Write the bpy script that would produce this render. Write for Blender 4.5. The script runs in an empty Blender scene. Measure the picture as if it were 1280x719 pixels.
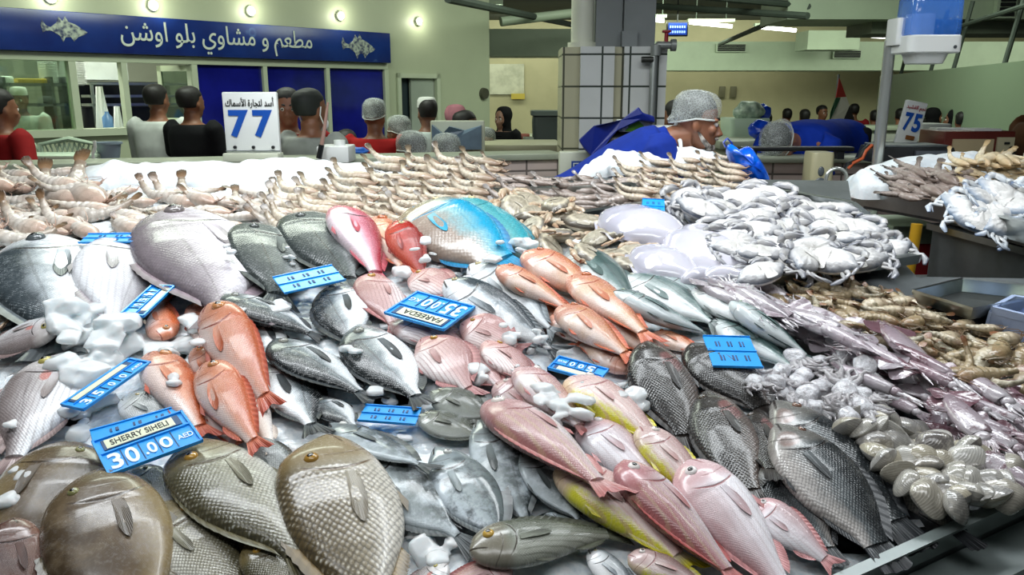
import bpy, bmesh, math, random
import numpy as np
from mathutils import Vector, Matrix, noise

# ---------------------------------------------------------------- camera, world, lights
SC = bpy.context.scene
COL = SC.collection
F = 1000.0
PITCH = math.radians(13.63)
CAMZ = 1.65
cam_d = bpy.data.cameras.new('camera')
cam_d.sensor_width = 36; cam_d.sensor_fit = 'HORIZONTAL'; cam_d.lens = F / 1280 * 36
cam_d.clip_start = 0.05; cam_d.clip_end = 200
cam = bpy.data.objects.new('camera', cam_d); COL.objects.link(cam)
cam.location = (0, 0, CAMZ); cam.rotation_euler = (math.pi / 2 - PITCH, 0, 0)
SC.camera = cam
SC.view_settings.view_transform = 'Standard'
SC.view_settings.look = 'None'
SC.view_settings.gamma = 1.0
SC.view_settings.use_curve_mapping = False
SC.view_settings.exposure = 0.0

world = bpy.data.worlds.new('world'); SC.world = world; world.use_nodes = True
world.node_tree.nodes['Background'].inputs[0].default_value = (0.60, 0.68, 0.66, 1)
world.node_tree.nodes['Background'].inputs[1].default_value = 0.11

def area(name, loc, target, sx, sy, power, color=(1, 1, 1)):
    d = bpy.data.lights.new(name, 'AREA'); d.shape = 'RECTANGLE'; d.size = sx; d.size_y = sy
    d.energy = power; d.color = color
    o = bpy.data.objects.new(name, d); COL.objects.link(o); o.location = loc
    o.rotation_euler = (Vector(target) - Vector(loc)).to_track_quat('-Z', 'Y').to_euler()
    return o
def spot(name, loc, target, power, angle=60, color=(1, 1, 1), blend=0.6, r=0.04):
    d = bpy.data.lights.new(name, 'SPOT'); d.energy = power; d.color = color
    d.spot_size = math.radians(angle); d.spot_blend = blend; d.shadow_soft_size = r
    o = bpy.data.objects.new(name, d); COL.objects.link(o); o.location = loc
    o.rotation_euler = (Vector(target) - Vector(loc)).to_track_quat('-Z', 'Y').to_euler()
    return o
# fluorescent battens above the fish stall, cool white
area('stall_light', (-0.9, 2.5, 3.0), (-0.8, 2.2, 0.9), 2.2, 0.35, 53, (0.92, 0.97, 1.0))
area('stall_light', (1.2, 2.6, 3.0), (1.0, 2.3, 0.9), 2.2, 0.35, 47, (0.92, 0.97, 1.0))
area('stall_light', (-0.3, 0.6, 3.0), (0.0, 1.6, 0.9), 2.6, 0.5, 25, (0.95, 0.98, 1.0))
spot('stall_spot_light', (-0.9, 3.1, 2.9), (-1.1, 3.4, 1.3), 44, 85, (0.95, 0.98, 1.0), 0.8, 0.1)
spot('stall_spot_light', (0.9, 3.2, 2.9), (0.75, 3.5, 1.3), 36, 75, (0.95, 0.98, 1.0), 0.8, 0.1)
spot('stall_spot_light', (2.5, 3.7, 2.9), (2.3, 3.6, 1.3), 36, 85, (0.95, 0.98, 1.0), 0.8, 0.1)
# luminaires of the hall beyond, plus an added rear wall light
area('hall_light', (-2.0, 6.0, 3.9), (-2.2, 6.6, 0), 3.0, 1.0, 130, (0.90, 1.0, 0.86))
area('hall_light', (3.0, 9.5, 4.0), (3.0, 10.5, 0), 5, 1.5, 170, (0.90, 1.0, 0.86))
area('hall_light', (1.0, 20, 4.1), (1.0, 23, 0), 14, 3, 1000, (0.90, 1.0, 0.80))
area('hall_light', (1.5, 27.6, 4.0), (1.5, 30, 1.2), 16, 1.0, 300, (0.95, 1.0, 0.82))  # added light that brightens the rear wall, stands for no fixture
area('hall_light', (14, 20, 4.1), (12, 24, 0), 10, 3, 500, (0.90, 1.0, 0.80))

# ---------------------------------------------------------------- projection helpers
CP, SP = math.cos(PITCH), math.sin(PITCH)
EYE = Vector((0, 0, CAMZ))
def ray(px, py):
    a = (px - 640.0) / F; b = (359.5 - py) / F
    return Vector((a, CP + b * SP, -SP + b * CP))
def at_depth(px, py, Y):
    d = ray(px, py); return EYE + d * (Y / d.y)
def at_z(px, py, z):
    d = ray(px, py); return EYE + d * ((z - CAMZ) / d.z)
def pix(p):
    v = Vector(p) - EYE
    z = v.y * CP - v.z * SP
    return (640 + F * v.x / z, 359.5 - F * (v.y * SP + v.z * CP) / z)
SLOPE = math.atan(0.21)
PO = Vector((0, 1.1, 0.85))
EX = Vector((1, 0, 0)); EYV = Vector((0, math.cos(SLOPE), math.sin(SLOPE))); EN = Vector((0, -math.sin(SLOPE), math.cos(SLOPE)))
def on_plane(px, py, h=0.0):
    d = ray(px, py)
    t = ((PO + EN * h - EYE).dot(EN)) / d.dot(EN)
    return EYE + d * t
def uv_of(p):
    q = p - PO; return q.x, q.dot(EYV), q.dot(EN)
def from_uv(u, v, h=0.0):
    return PO + EX * u + EYV * v + EN * h

# ---------------------------------------------------------------- materials
def lin(c):
    def f(x): return x / 12.92 if x <= 0.04045 else ((x + 0.055) / 1.055) ** 2.4
    if isinstance(c, str):
        c = c.lstrip('#'); c = [int(c[i:i + 2], 16) / 255 for i in (0, 2, 4)]
    return (f(c[0]), f(c[1]), f(c[2]), 1.0)
class NT:
    """small node-graph writer"""
    def __init__(s, name):
        s.m = bpy.data.materials.new(name); s.m.use_nodes = True
        s.t = s.m.node_tree; s.b = s.t.nodes['Principled BSDF']
    def n(s, typ, **kw):
        nd = s.t.nodes.new(typ)
        for k, v in kw.items(): setattr(nd, k, v)
        return nd
    def l(s, a, b): s.t.links.new(a, b)
    def inp(s, nd, i, v):
        if hasattr(v, 'is_linked'): s.l(v, nd.inputs[i])
        else: nd.inputs[i].default_value = v
    def math(s, op, a, b=0.0, c=0.0, clamp=False):
        nd = s.n('ShaderNodeMath', operation=op, use_clamp=clamp)
        s.inp(nd, 0, a); s.inp(nd, 1, b); s.inp(nd, 2, c); return nd.outputs[0]
    def mix(s, f, a, b, mode='MIX'):
        nd = s.n('ShaderNodeMix', data_type='RGBA', blend_type=mode); nd.clamp_factor = True
        s.inp(nd, 0, f); s.inp(nd, 6, a); s.inp(nd, 7, b); return nd.outputs[2]
    def ramp(s, f, stops, mode='LINEAR'):
        nd = s.n('ShaderNodeValToRGB'); cr = nd.color_ramp; cr.interpolation = mode
        while len(cr.elements) < len(stops): cr.elements.new(0.5)
        for e, (p, c) in zip(cr.elements, stops): e.position = p; e.color = c
        s.inp(nd, 0, f); return nd.outputs[0]
    def noise(s, vec=None, scale=5, detail=3, rough=0.55):
        nd = s.n('ShaderNodeTexNoise'); nd.inputs['Scale'].default_value = scale
        nd.inputs['Detail'].default_value = detail; nd.inputs['Roughness'].default_value = rough
        if vec is not None: s.l(vec, nd.inputs['Vector'])
        return nd.outputs[0]
    def objco(s): return s.n('ShaderNodeTexCoord').outputs['Object']
    def sstep(s, x, a, b):
        nd = s.n('ShaderNodeMapRange', interpolation_type='SMOOTHSTEP')
        s.inp(nd, 0, x); s.inp(nd, 1, a); s.inp(nd, 2, b); return nd.outputs[0]
    def bump(s, h, strength=0.3, dist=0.002, prev=None):
        nd = s.n('ShaderNodeBump'); nd.inputs['Strength'].default_value = strength
        nd.inputs['Distance'].default_value = dist; s.l(h, nd.inputs['Height'])
        if prev is not None: s.l(prev, nd.inputs['Normal'])
        return nd.outputs[0]
    def base(s, c): s.inp(s.b, 'Base Color', c)
    def set(s, **kw):
        for k, v in kw.items(): s.inp(s.b, k.replace('_', ' '), v)
_mats = {}
def mat(name, color, rough=0.5, metal=0.0, var=0.0, scale=6.0, bump=0.0, color2=None, emit=0.0, spec=0.5, coat=0.0, alpha=1.0, trans=0.0, sss=0.0, bdist=0.004):
    if name in _mats: return _mats[name]
    g = NT(name)
    c = lin(color)
    if var > 0 or color2 is not None or bump > 0:
        co = g.objco(); nz = g.noise(co, scale, 4)
        c2 = lin(color2) if color2 is not None else tuple(x * (1 - var) for x in c[:3]) + (1,)
        g.base(g.mix(g.sstep(nz, 0.35, 0.68), c, c2))
        if bump > 0: g.set(Normal=g.bump(nz, bump, bdist))
    else: g.base(c)
    g.set(Roughness=rough, Metallic=metal)
    g.b.inputs['Specular IOR Level'].default_value = spec
    g.b.inputs['Coat Weight'].default_value = coat; g.b.inputs['Coat Roughness'].default_value = 0.12
    if emit > 0:
        g.b.inputs['Emission Color'].default_value = c; g.b.inputs['Emission Strength'].default_value = emit
    if alpha < 1: g.b.inputs['Alpha'].default_value = alpha
    if trans > 0: g.b.inputs['Transmission Weight'].default_value = trans
    if sss > 0:
        g.b.inputs['Subsurface Weight'].default_value = sss; g.b.inputs['Subsurface Radius'].default_value = (1, 1, 1)
        g.b.inputs['Subsurface Scale'].default_value = 0.01
    _mats[name] = g.m
    return g.m
def tile_mat(name, color, grout, w, h, rough=0.25, color2=None, mortar=0.006, horiz='X', tint=0.06):
    if name in _mats: return _mats[name]
    g = NT(name)
    sep = g.n('ShaderNodeSeparateXYZ'); g.l(g.objco(), sep.inputs[0])
    com = g.n('ShaderNodeCombineXYZ')
    hsum = g.math('ADD', sep.outputs['X'], sep.outputs['Y']) if horiz == 'XY' else sep.outputs[horiz]
    g.l(hsum, com.inputs[0]); g.l(sep.outputs['Z'], com.inputs[1])
    br = g.n('ShaderNodeTexBrick'); br.offset = 0; br.offset_frequency = 1; br.squash = 1
    g.l(com.outputs[0], br.inputs['Vector'])
    br.inputs['Color1'].default_value = lin(color); br.inputs['Color2'].default_value = lin(color2 or color)
    br.inputs['Mortar'].default_value = lin(grout); br.inputs['Scale'].default_value = 1
    br.inputs['Mortar Size'].default_value = mortar; br.inputs['Mortar Smooth'].default_value = 0.1
    br.inputs['Brick Width'].default_value = w; br.inputs['Row Height'].default_value = h
    nz = g.noise(g.objco(), 3.0, 3)
    g.base(g.mix(g.math('MULTIPLY', nz, tint * 4), br.outputs[0], lin(grout)))
    g.set(Roughness=rough)
    g.set(Normal=g.bump(g.math('SUBTRACT', 1.0, br.outputs[1]), 0.4, 0.003))
    _mats[name] = g.m; return g.m

# ---------------------------------------------------------------- mesh helpers
class MB:
    def __init__(s): s.v = []; s.f = []; s.mi = []; s.cur = 0
    def add(s, vs, fs):
        o = len(s.v); s.v += [tuple(p) for p in vs]
        for f in fs: s.f.append(tuple(i + o for i in f)); s.mi.append(s.cur)
    def box(s, a, b, M=None, bev=0.0):
        x0, y0, z0 = [min(a[i], b[i]) for i in range(3)]; x1, y1, z1 = [max(a[i], b[i]) for i in range(3)]
        if bev <= 0:
            vs = [(x0, y0, z0), (x1, y0, z0), (x1, y1, z0), (x0, y1, z0), (x0, y0, z1), (x1, y0, z1), (x1, y1, z1), (x0, y1, z1)]
            fs = [(3, 2, 1, 0), (4, 5, 6, 7), (0, 1, 5, 4), (1, 2, 6, 5), (2, 3, 7, 6), (3, 0, 4, 7)]
        else:
            bm = bmesh.new(); bmesh.ops.create_cube(bm, size=1)
            for v in bm.verts: v.co = Vector((x0 + (v.co.x + .5) * (x1 - x0), y0 + (v.co.y + .5) * (y1 - y0), z0 + (v.co.z + .5) * (z1 - z0)))
            bmesh.ops.bevel(bm, geom=bm.edges[:], offset=min(bev, .45 * min(x1 - x0, y1 - y0, z1 - z0)), segments=2, affect='EDGES', profile=0.5)
            bm.verts.index_update(); vs = [v.co.copy() for v in bm.verts]; fs = [tuple(v.index for v in f.verts) for f in bm.faces]; bm.free()
        if M is not None: vs = [M @ Vector(p) for p in vs]
        s.add(vs, fs); return s
    def rings(s, rings, cap0=True, cap1=True, closed=True):
        n = len(rings[0]); vs = [p for r in rings for p in r]; fs = []
        for i in range(len(rings) - 1):
            for j in range(n if closed else n - 1):
                k = (j + 1) % n
                fs.append((i * n + j, i * n + k, (i + 1) * n + k, (i + 1) * n + j))
        if closed and cap0: fs.append(tuple(range(n))[::-1])
        if closed and cap1: fs.append(tuple(range((len(rings) - 1) * n, len(rings) * n)))
        s.add(vs, fs); return s
    def tube(s, pts, rad, n=10, flat=1.0, up=None):
        pts = [Vector(p) for p in pts]
        rads = rad if isinstance(rad, (list, tuple)) else [rad] * len(pts)
        rings = []; prev = None
        for i, p in enumerate(pts):
            t = (pts[min(i + 1, len(pts) - 1)] - pts[max(i - 1, 0)])
            if t.length < 1e-9: t = Vector((0, 0, 1))
            t.normalize()
            if prev is None:
                a = Vector(up) if up is not None else (Vector((0, 0, 1)) if abs(t.z) < 0.9 else Vector((1, 0, 0)))
            else: a = prev
            a = (a - t * a.dot(t))
            if a.length < 1e-6: a = t.orthogonal()
            a.normalize(); b = t.cross(a); prev = a
            rings.append([p + (a * math.cos(2 * math.pi * j / n) * flat + b * math.sin(2 * math.pi * j / n)) * rads[i] for j in range(n)])
        return s.rings(rings)
    def sphere(s, c, r, nu=16, nv=10, M=None):
        c = Vector(c); r = (r, r, r) if not hasattr(r, '__len__') else r
        rings = []
        for i in range(nv + 1):
            ph = math.pi * (i + 0.02 if i == 0 else (i - 0.02 if i == nv else i)) / nv
            rings.append([Vector((r[0] * math.sin(ph) * math.cos(2 * math.pi * j / nu), r[1] * math.sin(ph) * math.sin(2 * math.pi * j / nu), -r[2] * math.cos(ph))) for j in range(nu)])
        if M is not None: rings = [[M @ p for p in rr] for rr in rings]
        return s.rings([[c + p for p in rr] for rr in rings])
    def lathe(s, prof, n=24, c=(0, 0, 0)):
        c = Vector(c)
        return s.rings([[c + Vector((r * math.cos(2 * math.pi * j / n), r * math.sin(2 * math.pi * j / n), z)) for j in range(n)] for r, z in prof])
    def prism(s, poly, d0, d1, fn):
        """poly in 2D, extruded between d0 and d1; fn(x, y, d) -> 3D"""
        n = len(poly)
        vs = [fn(x, y, d0) for x, y in poly] + [fn(x, y, d1) for x, y in poly]
        fs = [tuple(range(n))[::-1], tuple(range(n, 2 * n))] + [(i, (i + 1) % n, n + (i + 1) % n, n + i) for i in range(n)]
        s.add(vs, fs); return s
    def mesh(s, name, mats, smooth=True, angle=40):
        me = bpy.data.meshes.new(name); me.from_pydata(s.v, [], s.f)
        for m in (mats if isinstance(mats, (list, tuple)) else [mats]): me.materials.append(m)
        if any(s.mi): me.polygons.foreach_set('material_index', s.mi)
        bm = bmesh.new(); bm.from_mesh(me); bmesh.ops.recalc_face_normals(bm, faces=bm.faces)
        bm.to_mesh(me); bm.free()
        if smooth:
            me.polygons.foreach_set('use_smooth', [True] * len(me.polygons))
            try: me.set_sharp_from_angle(angle=math.radians(angle))
            except Exception: pass
        me.update(); return me
    def obj(s, name, mats, parent=None, smooth=True, angle=40):
        o = bpy.data.objects.new(name, s.mesh(name, mats, smooth, angle)); COL.objects.link(o)
        if parent is not None: o.parent = parent
        return o
def link(name, me, parent=None, M=None):
    o = bpy.data.objects.new(name, me); COL.objects.link(o)
    if parent is not None: o.parent = parent
    if M is not None: o.matrix_local = M
    return o
def tag(o, label, cat, group=None, kind=None):
    o['label'] = label; o['category'] = cat
    if group: o['group'] = group
    if kind: o['kind'] = kind
    return o
def struct(o, label=None):
    o['kind'] = 'structure'
    if label: o['label'] = label
    return o
def empty(name, loc=(0, 0, 0), M=None):
    o = bpy.data.objects.new(name, None); COL.objects.link(o); o.empty_display_size = 0.05
    if M is not None: o.matrix_world = M
    else: o.location = loc
    return o
def copy_thing(root, M, label=None):
    r = root.copy(); COL.objects.link(r); r.matrix_world = M
    if label: r['label'] = label
    for ch in root.children:
        c = ch.copy(); COL.objects.link(c); c.parent = r
        for gch in ch.children:
            d = gch.copy(); COL.objects.link(d); d.parent = c
    return r
def frame_M(o, x, z):
    """matrix with origin o, x axis x and z axis near z"""
    x = Vector(x).normalized(); z = Vector(z); z = (z - x * z.dot(x)).normalized(); y = z.cross(x)
    return Matrix((( x.x, y.x, z.x, o[0]), (x.y, y.y, z.y, o[1]), (x.z, y.z, z.z, o[2]), (0, 0, 0, 1)))
def recenter(o):
    """put a mesh object's origin at the middle of its base"""
    me = o.data; co = np.empty(len(me.vertices) * 3, 'f'); me.vertices.foreach_get('co', co); co = co.reshape(-1, 3)
    c = np.array([(co[:, 0].min() + co[:, 0].max()) / 2, (co[:, 1].min() + co[:, 1].max()) / 2, co[:, 2].min()], 'f')
    co -= c; me.vertices.foreach_set('co', co.ravel()); me.update()
    o.location = Vector([float(t) for t in c]); return o

# Arabic letters: joined forms in visual order
_AR = {'م': (0xFEE1, 4), 'ط': (0xFEC1, 4), 'ع': (0xFEC9, 4), 'و': (0xFEED, 2), 'ش': (0xFEB5, 4), 'ا': (0xFE8D, 2), 'ي': (0xFEF1, 4), 'ب': (0xFE8F, 4),
       'ل': (0xFEDD, 4), 'ن': (0xFEE5, 4), 'أ': (0xFE83, 2), 'س': (0xFEB1, 4), 'د': (0xFEA9, 2), 'ت': (0xFE95, 4), 'ج': (0xFE9D, 4), 'ر': (0xFEAD, 2),
       'ة': (0xFE93, 2), 'ه': (0xFEE9, 4), 'ك': (0xFED9, 4), 'L': (0xFEF7, 2), 'ق': (0xFED5, 4), 'ح': (0xFEA1, 4)}
def arabic(text):
    text = text.replace('لأ', 'L'); out = []
    for w in text.split(' '):
        r = ''
        for i, ch in enumerate(w):
            base, k = _AR[ch]
            pj = i > 0 and _AR[w[i - 1]][1] == 4
            nj = k == 4 and i < len(w) - 1
            r += chr(base + (3 if pj and nj else 2 if nj else 1 if pj else 0))
        out.append(r[::-1])
    return ' '.join(out[::-1])
def text_mesh(body, width=None, height=None, depth=0.001, bold=0.0):
    """flat lettering centred on its origin in local XY, scaled to width x height"""
    c = bpy.data.curves.new('lettering', 'FONT'); c.body = body; c.extrude = 0.02; c.offset = bold; c.resolution_u = 4
    o = bpy.data.objects.new('lettering', c); COL.objects.link(o); bpy.context.view_layer.update()
    me = bpy.data.meshes.new_from_object(o.evaluated_get(bpy.context.evaluated_depsgraph_get()))
    bpy.data.objects.remove(o); bpy.data.curves.remove(c)
    co = np.empty(len(me.vertices) * 3, 'f'); me.vertices.foreach_get('co', co); co = co.reshape(-1, 3)
    lo, hi = co.min(0), co.max(0); sz = hi - lo; co -= (lo + hi) / 2
    sx = width / sz[0] if width else None; sy = height / sz[1] if height else None
    sx = sx or sy; sy = sy or sx
    co[:, 0] *= sx; co[:, 1] *= sy; co[:, 2] *= depth / max(sz[2], 1e-6)
    me.vertices.foreach_set('co', co.ravel()); me.update()
    return me
def lettering(body, M, material, parent=None, name='lettering', **kw):
    me = text_mesh(body, **kw); me.materials.clear(); me.materials.append(material)
    o = bpy.data.objects.new(name, me); COL.objects.link(o); o.parent = parent
    o.matrix_local = M
    return o
R = random.Random(7)
# ================================================================ THE SETTING
def box_obj(name, a, b, m, bev=0.0, parent=None, M=None):
    k = MB(); k.box(a, b, None, bev); o = k.obj(name, m, parent)
    if M is not None: o.matrix_world = M
    return o
m_cream = mat('cream_paint', '#c3cdb2', 0.55, var=0.06, scale=2)
m_shopwall = mat('shop_wall_paint', '#b7c0a2', 0.45, var=0.06, scale=1.5)
m_tan = mat('tan_paint', '#b0ab86', 0.6, var=0.10, scale=1.2)
m_greenwall = mat('green_partition', '#879c80', 0.5, var=0.05, scale=1.0)
m_duct = mat('pale_duct', '#b9c9ae', 0.45, var=0.08, scale=2)
m_ceil = mat('dark_ceiling', '#3b4540', 0.8, var=0.3, scale=0.8)
m_floor = mat('wet_floor', '#4b4f4c', 0.25, var=0.25, scale=3)
m_steel = mat('brushed_steel', '#b4bab8', 0.28, 1.0, var=0.12, scale=14)
m_steeld = mat('dull_steel', '#7c8284', 0.42, 0.85, var=0.2, scale=8)
m_chrome = mat('chrome', '#cfd3ce', 0.16, 0.7)
m_black = mat('black_plastic', '#15171a', 0.35)
m_white = mat('white_plastic', '#e6e9e6', 0.35)
m_offwhite = mat('off_white_plastic', '#c9cdb8', 0.4)
m_dark = mat('dark_recess', '#141716', 0.7)
m_concrete = mat('grey_column_paint', '#7d8382', 0.6, var=0.15, scale=3)
m_pipew = mat('white_pipe_paint', '#cfd2bf', 0.4, var=0.08, scale=5)
m_lamp = mat('lit_tube', '#f4fbf0', 0.4, emit=9.0)
m_red = mat('red_plastic', '#8e1f24', 0.45)
m_blue = mat('blue_plastic', '#0c6fd8', 0.3, coat=0.3)
m_bluebag = mat('blue_bag_film', '#0a3fc0', 0.28, var=0.4, scale=14, coat=0.4)
m_yellow = mat('yellow_paint', '#b58a1c', 0.4)
m_wood = mat('brown_laminate', '#6c2a22', 0.35, var=0.2, scale=8)
m_beige = mat('beige_card', '#c7b48f', 0.6, var=0.06)
m_navytext = mat('blue_print', '#0c4fae', 0.4)
m_blackprint = mat('black_print', '#101214', 0.5)
m_redprint = mat('red_print', '#a83040', 0.5)
m_whiteprint = mat('white_print', '#eef2ef', 0.45)

fl = MB().box((-14, -3, -0.1), (26, 31, 0)).obj('floor', m_floor); struct(fl)
ce = MB().box((-14, -3, 4.2), (26, 31, 4.35)).obj('ceiling', m_ceil); struct(ce)
k = MB().box((-14, 30, 0), (26, 30.2, 5.2)); wb = k.obj('wall_back', m_tan); struct(wb)
k = MB().box((-14.2, -3, 0), (-14, 31, 5.2)); struct(k.obj('wall_left', m_cream))
k = MB().box((26, -3, 0), (26.2, 31, 5.2)); struct(k.obj('wall_right', m_cream))

# --- shop front: an angled wall
WU = Vector((0.682, 0.7314, 0)); WN = Vector((-0.7314, 0.682, 0))
w0 = at_depth(0, 117, 7.5); WO = Vector((w0.x, w0.y, 0))
WM = Matrix(((WU.x, WN.x, 0, WO.x), (WU.y, WN.y, 0, WO.y), (0, 0, 1, 0), (0, 0, 0, 1)))
def wat(px, py, d=0.0):
    r = ray(px, py); t = (WO + WN * d - EYE).dot(WN) / r.dot(WN); p = EYE + r * t - WO
    return p.dot(WU), p.z
def wbox(mb, px0, px1, py0, py1, d0, d1, pyref=None):
    """box on the shop wall seen between the pixels, from depth d0 to d1 into the wall"""
    xm = (px0 + px1) / 2
    mb.box((wat(px0, 117, d0)[0], d0, wat(xm, py1, d0)[1]), (wat(px1, 117, d0)[0], d1, wat(xm, py0, d0)[1])); return mb
S = lambda px: wat(px, 117)[0]
z_sb = wat(240, 71)[1]; z_st = wat(240, 26)[1]; z_h = wat(240, 77)[1] - 0.02; z_sill = wat(40, 163)[1]; z_l = wat(40, 176)[1]
sE = S(483); sEnd = S(612); sL = S(-120); sD0 = S(496); sD1 = S(549); z_d = wat(522, 92)[1]
k = MB()
k.box((sL, 0, z_h), (sEnd, 0.12, 5.2))                       # above the windows
k.box((S(483), 0, 0), (sD0, 0.12, z_h)); k.box((sD1, 0, 0), (sEnd, 0.12, z_h)); k.box((sD0, 0, z_d), (sD1, 0.12, z_h))
k.box((sL, 0, 0), (S(243), 0.12, z_sill))
k.box((sEnd - 0.12, 0.12, 0), (sEnd, 4.0, 5.2))
o = k.obj('wall_shop', m_shopwall); o.matrix_world = WM; struct(o)
k = MB()
k.box((sL, -0.05, z_h - 0.01), (sE, 0.0, z_sb - 0.004), bev=0.004)
for a, b in ((88, 97), (153, 160), (240, 247), (328.5, 333.5), (406.5, 411), (479, 484)):
    k.box((S(a), -0.045, 0 if a > 200 else z_sill - 0.02), (S(b), 0.06, z_h))
k.box((sL, -0.06, z_sill - 0.07), (S(244), 0.05, z_sill + 0.0))
o = k.obj('trim_1', m_cream); o.matrix_world = WM; struct(o)
# glass
def glass_mat(name, tint, refl=0.12):
    g = NT(name); out = g.t.nodes['Material Output']
    tr = g.n('ShaderNodeBsdfTransparent'); tr.inputs[0].default_value = lin(tint)
    gl = g.n('ShaderNodeBsdfGlossy'); gl.inputs['Roughness'].default_value = 0.03; gl.inputs[0].default_value = (0.9, 1, 0.95, 1)
    mx = g.n('ShaderNodeMixShader'); mx.inputs[0].default_value = refl
    g.l(tr.outputs[0], mx.inputs[1]); g.l(gl.outputs[0], mx.inputs[2]); g.l(mx.outputs[0], out.inputs[0]); return g.m
m_glass = glass_mat('window_glass', '#c9d6c8', 0.10)
m_blueglass = mat('deep_blue_panel', '#1a1f8c', 0.12, var=0.55, scale=1.3, coat=0.5)  # uneven blue paints reflections into the panel colour
o = MB().box((sL, 0.02, z_sill), (S(88), 0.03, z_h)).obj('window_1', m_glass); o.matrix_world = WM; struct(o)
for i, (a, b) in enumerate(((247, 328.5), (333.5, 406.5), (411, 479))):
    o = MB().box((S(a), 0.0, 0.02), (S(b), 0.03, z_h)).obj('window_%d' % (i + 2), m_blueglass); o.matrix_world = WM; struct(o)
# open casement leaf beside the serving hatch
k = MB(); Mx = WM @ Matrix.Translation((S(238), -0.05, 0)) @ Matrix.Rotation(math.radians(-62), 4, 'Z')
wl = 0.42
for a, b in (((-wl, 0, z_sill + .02), (-wl + .05, .035, z_h - .02)), ((-.05, 0, z_sill + .02), (0, .035, z_h - .02)), ((-wl, 0, z_sill + .02), (0, .035, z_sill + .08)), ((-wl, 0, z_h - .08), (0, .035, z_h - .02))): k.box(a, b)
o = k.obj('window_5', m_cream); o.matrix_world = Mx; struct(o)
g_ = MB().box((-wl + .05, .012, z_sill + .08), (-.05, .02, z_h - .08)).obj('window_pane', m_glass, o)
# door in the cream wall
k = MB(); fw = 0.06
k.box((sD0, -0.03, 0), (sD0 + fw, 0.1, z_d)); k.box((sD1 - fw, -0.03, 0), (sD1, 0.1, z_d)); k.box((sD0, -0.03, z_d - fw), (sD1, 0.1, z_d))
o = k.obj('door_1', m_cream); o.matrix_world = WM; struct(o)
m_frost = mat('frosted_door_glass', '#a9b3a6', 0.2, var=0.15, scale=1.2, coat=0.3)
k = MB().box((sD0 + 0.27, 0.03, 0.02), (sD1 - fw, 0.07, z_d - fw)); q = k.obj('door_leaf', m_frost, o)
k = MB().box((sD0 + fw, 0.09, 0.0), (sD0 + .27, 0.11, z_d - fw)); k.obj('door_gap', mat('door_gap_dark', '#12282f', 0.6), o)
# wall socket ring
k = MB(); c = wat(604, 117); k.tube([(c[0], -0.05, c[1]), (c[0], 0.0, c[1])], [0.075, 0.085], 20)
o = k.obj('wall_vent', mat('vent_bronze', '#4a4a3c', 0.4)); o.matrix_world = WM
tag(o, 'small round dark vent on the cream wall at its end corner', 'vent')
# sign board
g = NT('sign_blue')
co = g.objco(); vor = g.n('ShaderNodeTexVoronoi'); vor.inputs['Scale'].default_value = 3.2; g.l(co, vor.inputs['Vector'])
ringm = g.math('SUBTRACT', 1.0, g.sstep(g.math('ABSOLUTE', g.math('SUBTRACT', vor.outputs['Distance'], 0.16)), 0.01, 0.05))
nz = g.noise(co, 1.6, 4)
g.base(g.mix(g.math('MULTIPLY', ringm, g.sstep(nz, 0.52, 0.7)), g.ramp(nz, [(0.3, lin('#101e5e')), (0.7, lin('#1c3c8a'))]), lin('#5f86b8')))
g.set(Roughness=0.25); m_sign = g.m
k = MB().box((sL, -0.12, z_sb), (sE, -0.005, z_st), bev=0.008); sign = k.obj('shop_sign', m_sign); sign.matrix_world = WM
tag(sign, 'long blue sign board with white Arabic lettering and fish emblems above the shop windows', 'sign')
m_signtxt = mat('sign_lettering_white', '#d8e2d6', 0.4)
RX = Matrix.Rotation(math.pi / 2, 4, 'X')
s0, s1 = S(152), S(386); zc = wat(268, 50)[1]
lettering(arabic('مطعم و مشاوي بلو اوشن'), Matrix.Translation(((s0 + s1) / 2, -0.128, zc - 0.01)) @ RX, m_signtxt, sign, width=s1 - s0, height=0.30, depth=0.006, bold=0.004)
def emblem(px, py, L):
    k = MB(); cx, cz = wat(px, py)
    top = [(-.5, .10), (-.46, .22), (-.40, .10), (-.30, .06), (-.16, .16), (-.10, .30), (-.02, .20), (.04, .32), (.10, .20), (.24, .15), (.40, .05), (.5, -.02)]
    bot = [(.42, -.08), (.28, -.13), (.18, -.24), (.12, -.14), (0, -.15), (-.06, -.26), (-.12, -.12), (-.28, -.02), (-.40, -.02), (-.47, -.06)]
    poly = [(cx + x * L, cz + z * L) for x, z in top + bot]
    k.prism(poly[::-1], -0.126, -0.119, lambda x, z, d: (x, d, z))
    o = k.obj('emblem', mat('emblem_white', '#b9c4b4', 0.5, color2='#26305a', scale=26), sign, smooth=False)
emblem(75, 39, 0.40); emblem(441, 60, 0.50)
# round lamps on the wall above the sign
for i, (px, py) in enumerate(((62, -3), (190, 7), (312, 14), (424, 20), (522, 27))):
    s_, z_ = wat(px, py)
    TM = Matrix.Translation((s_, 0, z_)) @ Matrix.Rotation(math.pi / 2, 4, 'X')
    k = MB(); k.lathe([(.001, 0), (.055, 0), (.055, .035), (.045, .04), (.04, .03), (.001, .03)], 24); o = k.obj('wall_lamp', m_offwhite); o.matrix_world = WM @ TM
    k = MB(); k.lathe([(.001, .031), (.040, .031), (.036, .045), (.02, .055), (.001, .058)], 24); k.obj('lamp_glass', m_lamp, o)
    tag(o, ['leftmost', 'second from the left', 'middle', 'fourth from the left', 'rightmost'][i] + ' of five small round lamps on the wall above the blue sign', 'lamp', 'wall lamps above the sign')
    d_ = bpy.data.lights.new('lamp_glow', 'POINT'); d_.energy = 3.2; d_.color = (1.0, 1.0, .82); d_.shadow_soft_size = .05; l_ = bpy.data.objects.new('lamp_glow', d_); COL.objects.link(l_); l_.location = WM @ Vector((s_, -.16, z_))

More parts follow.
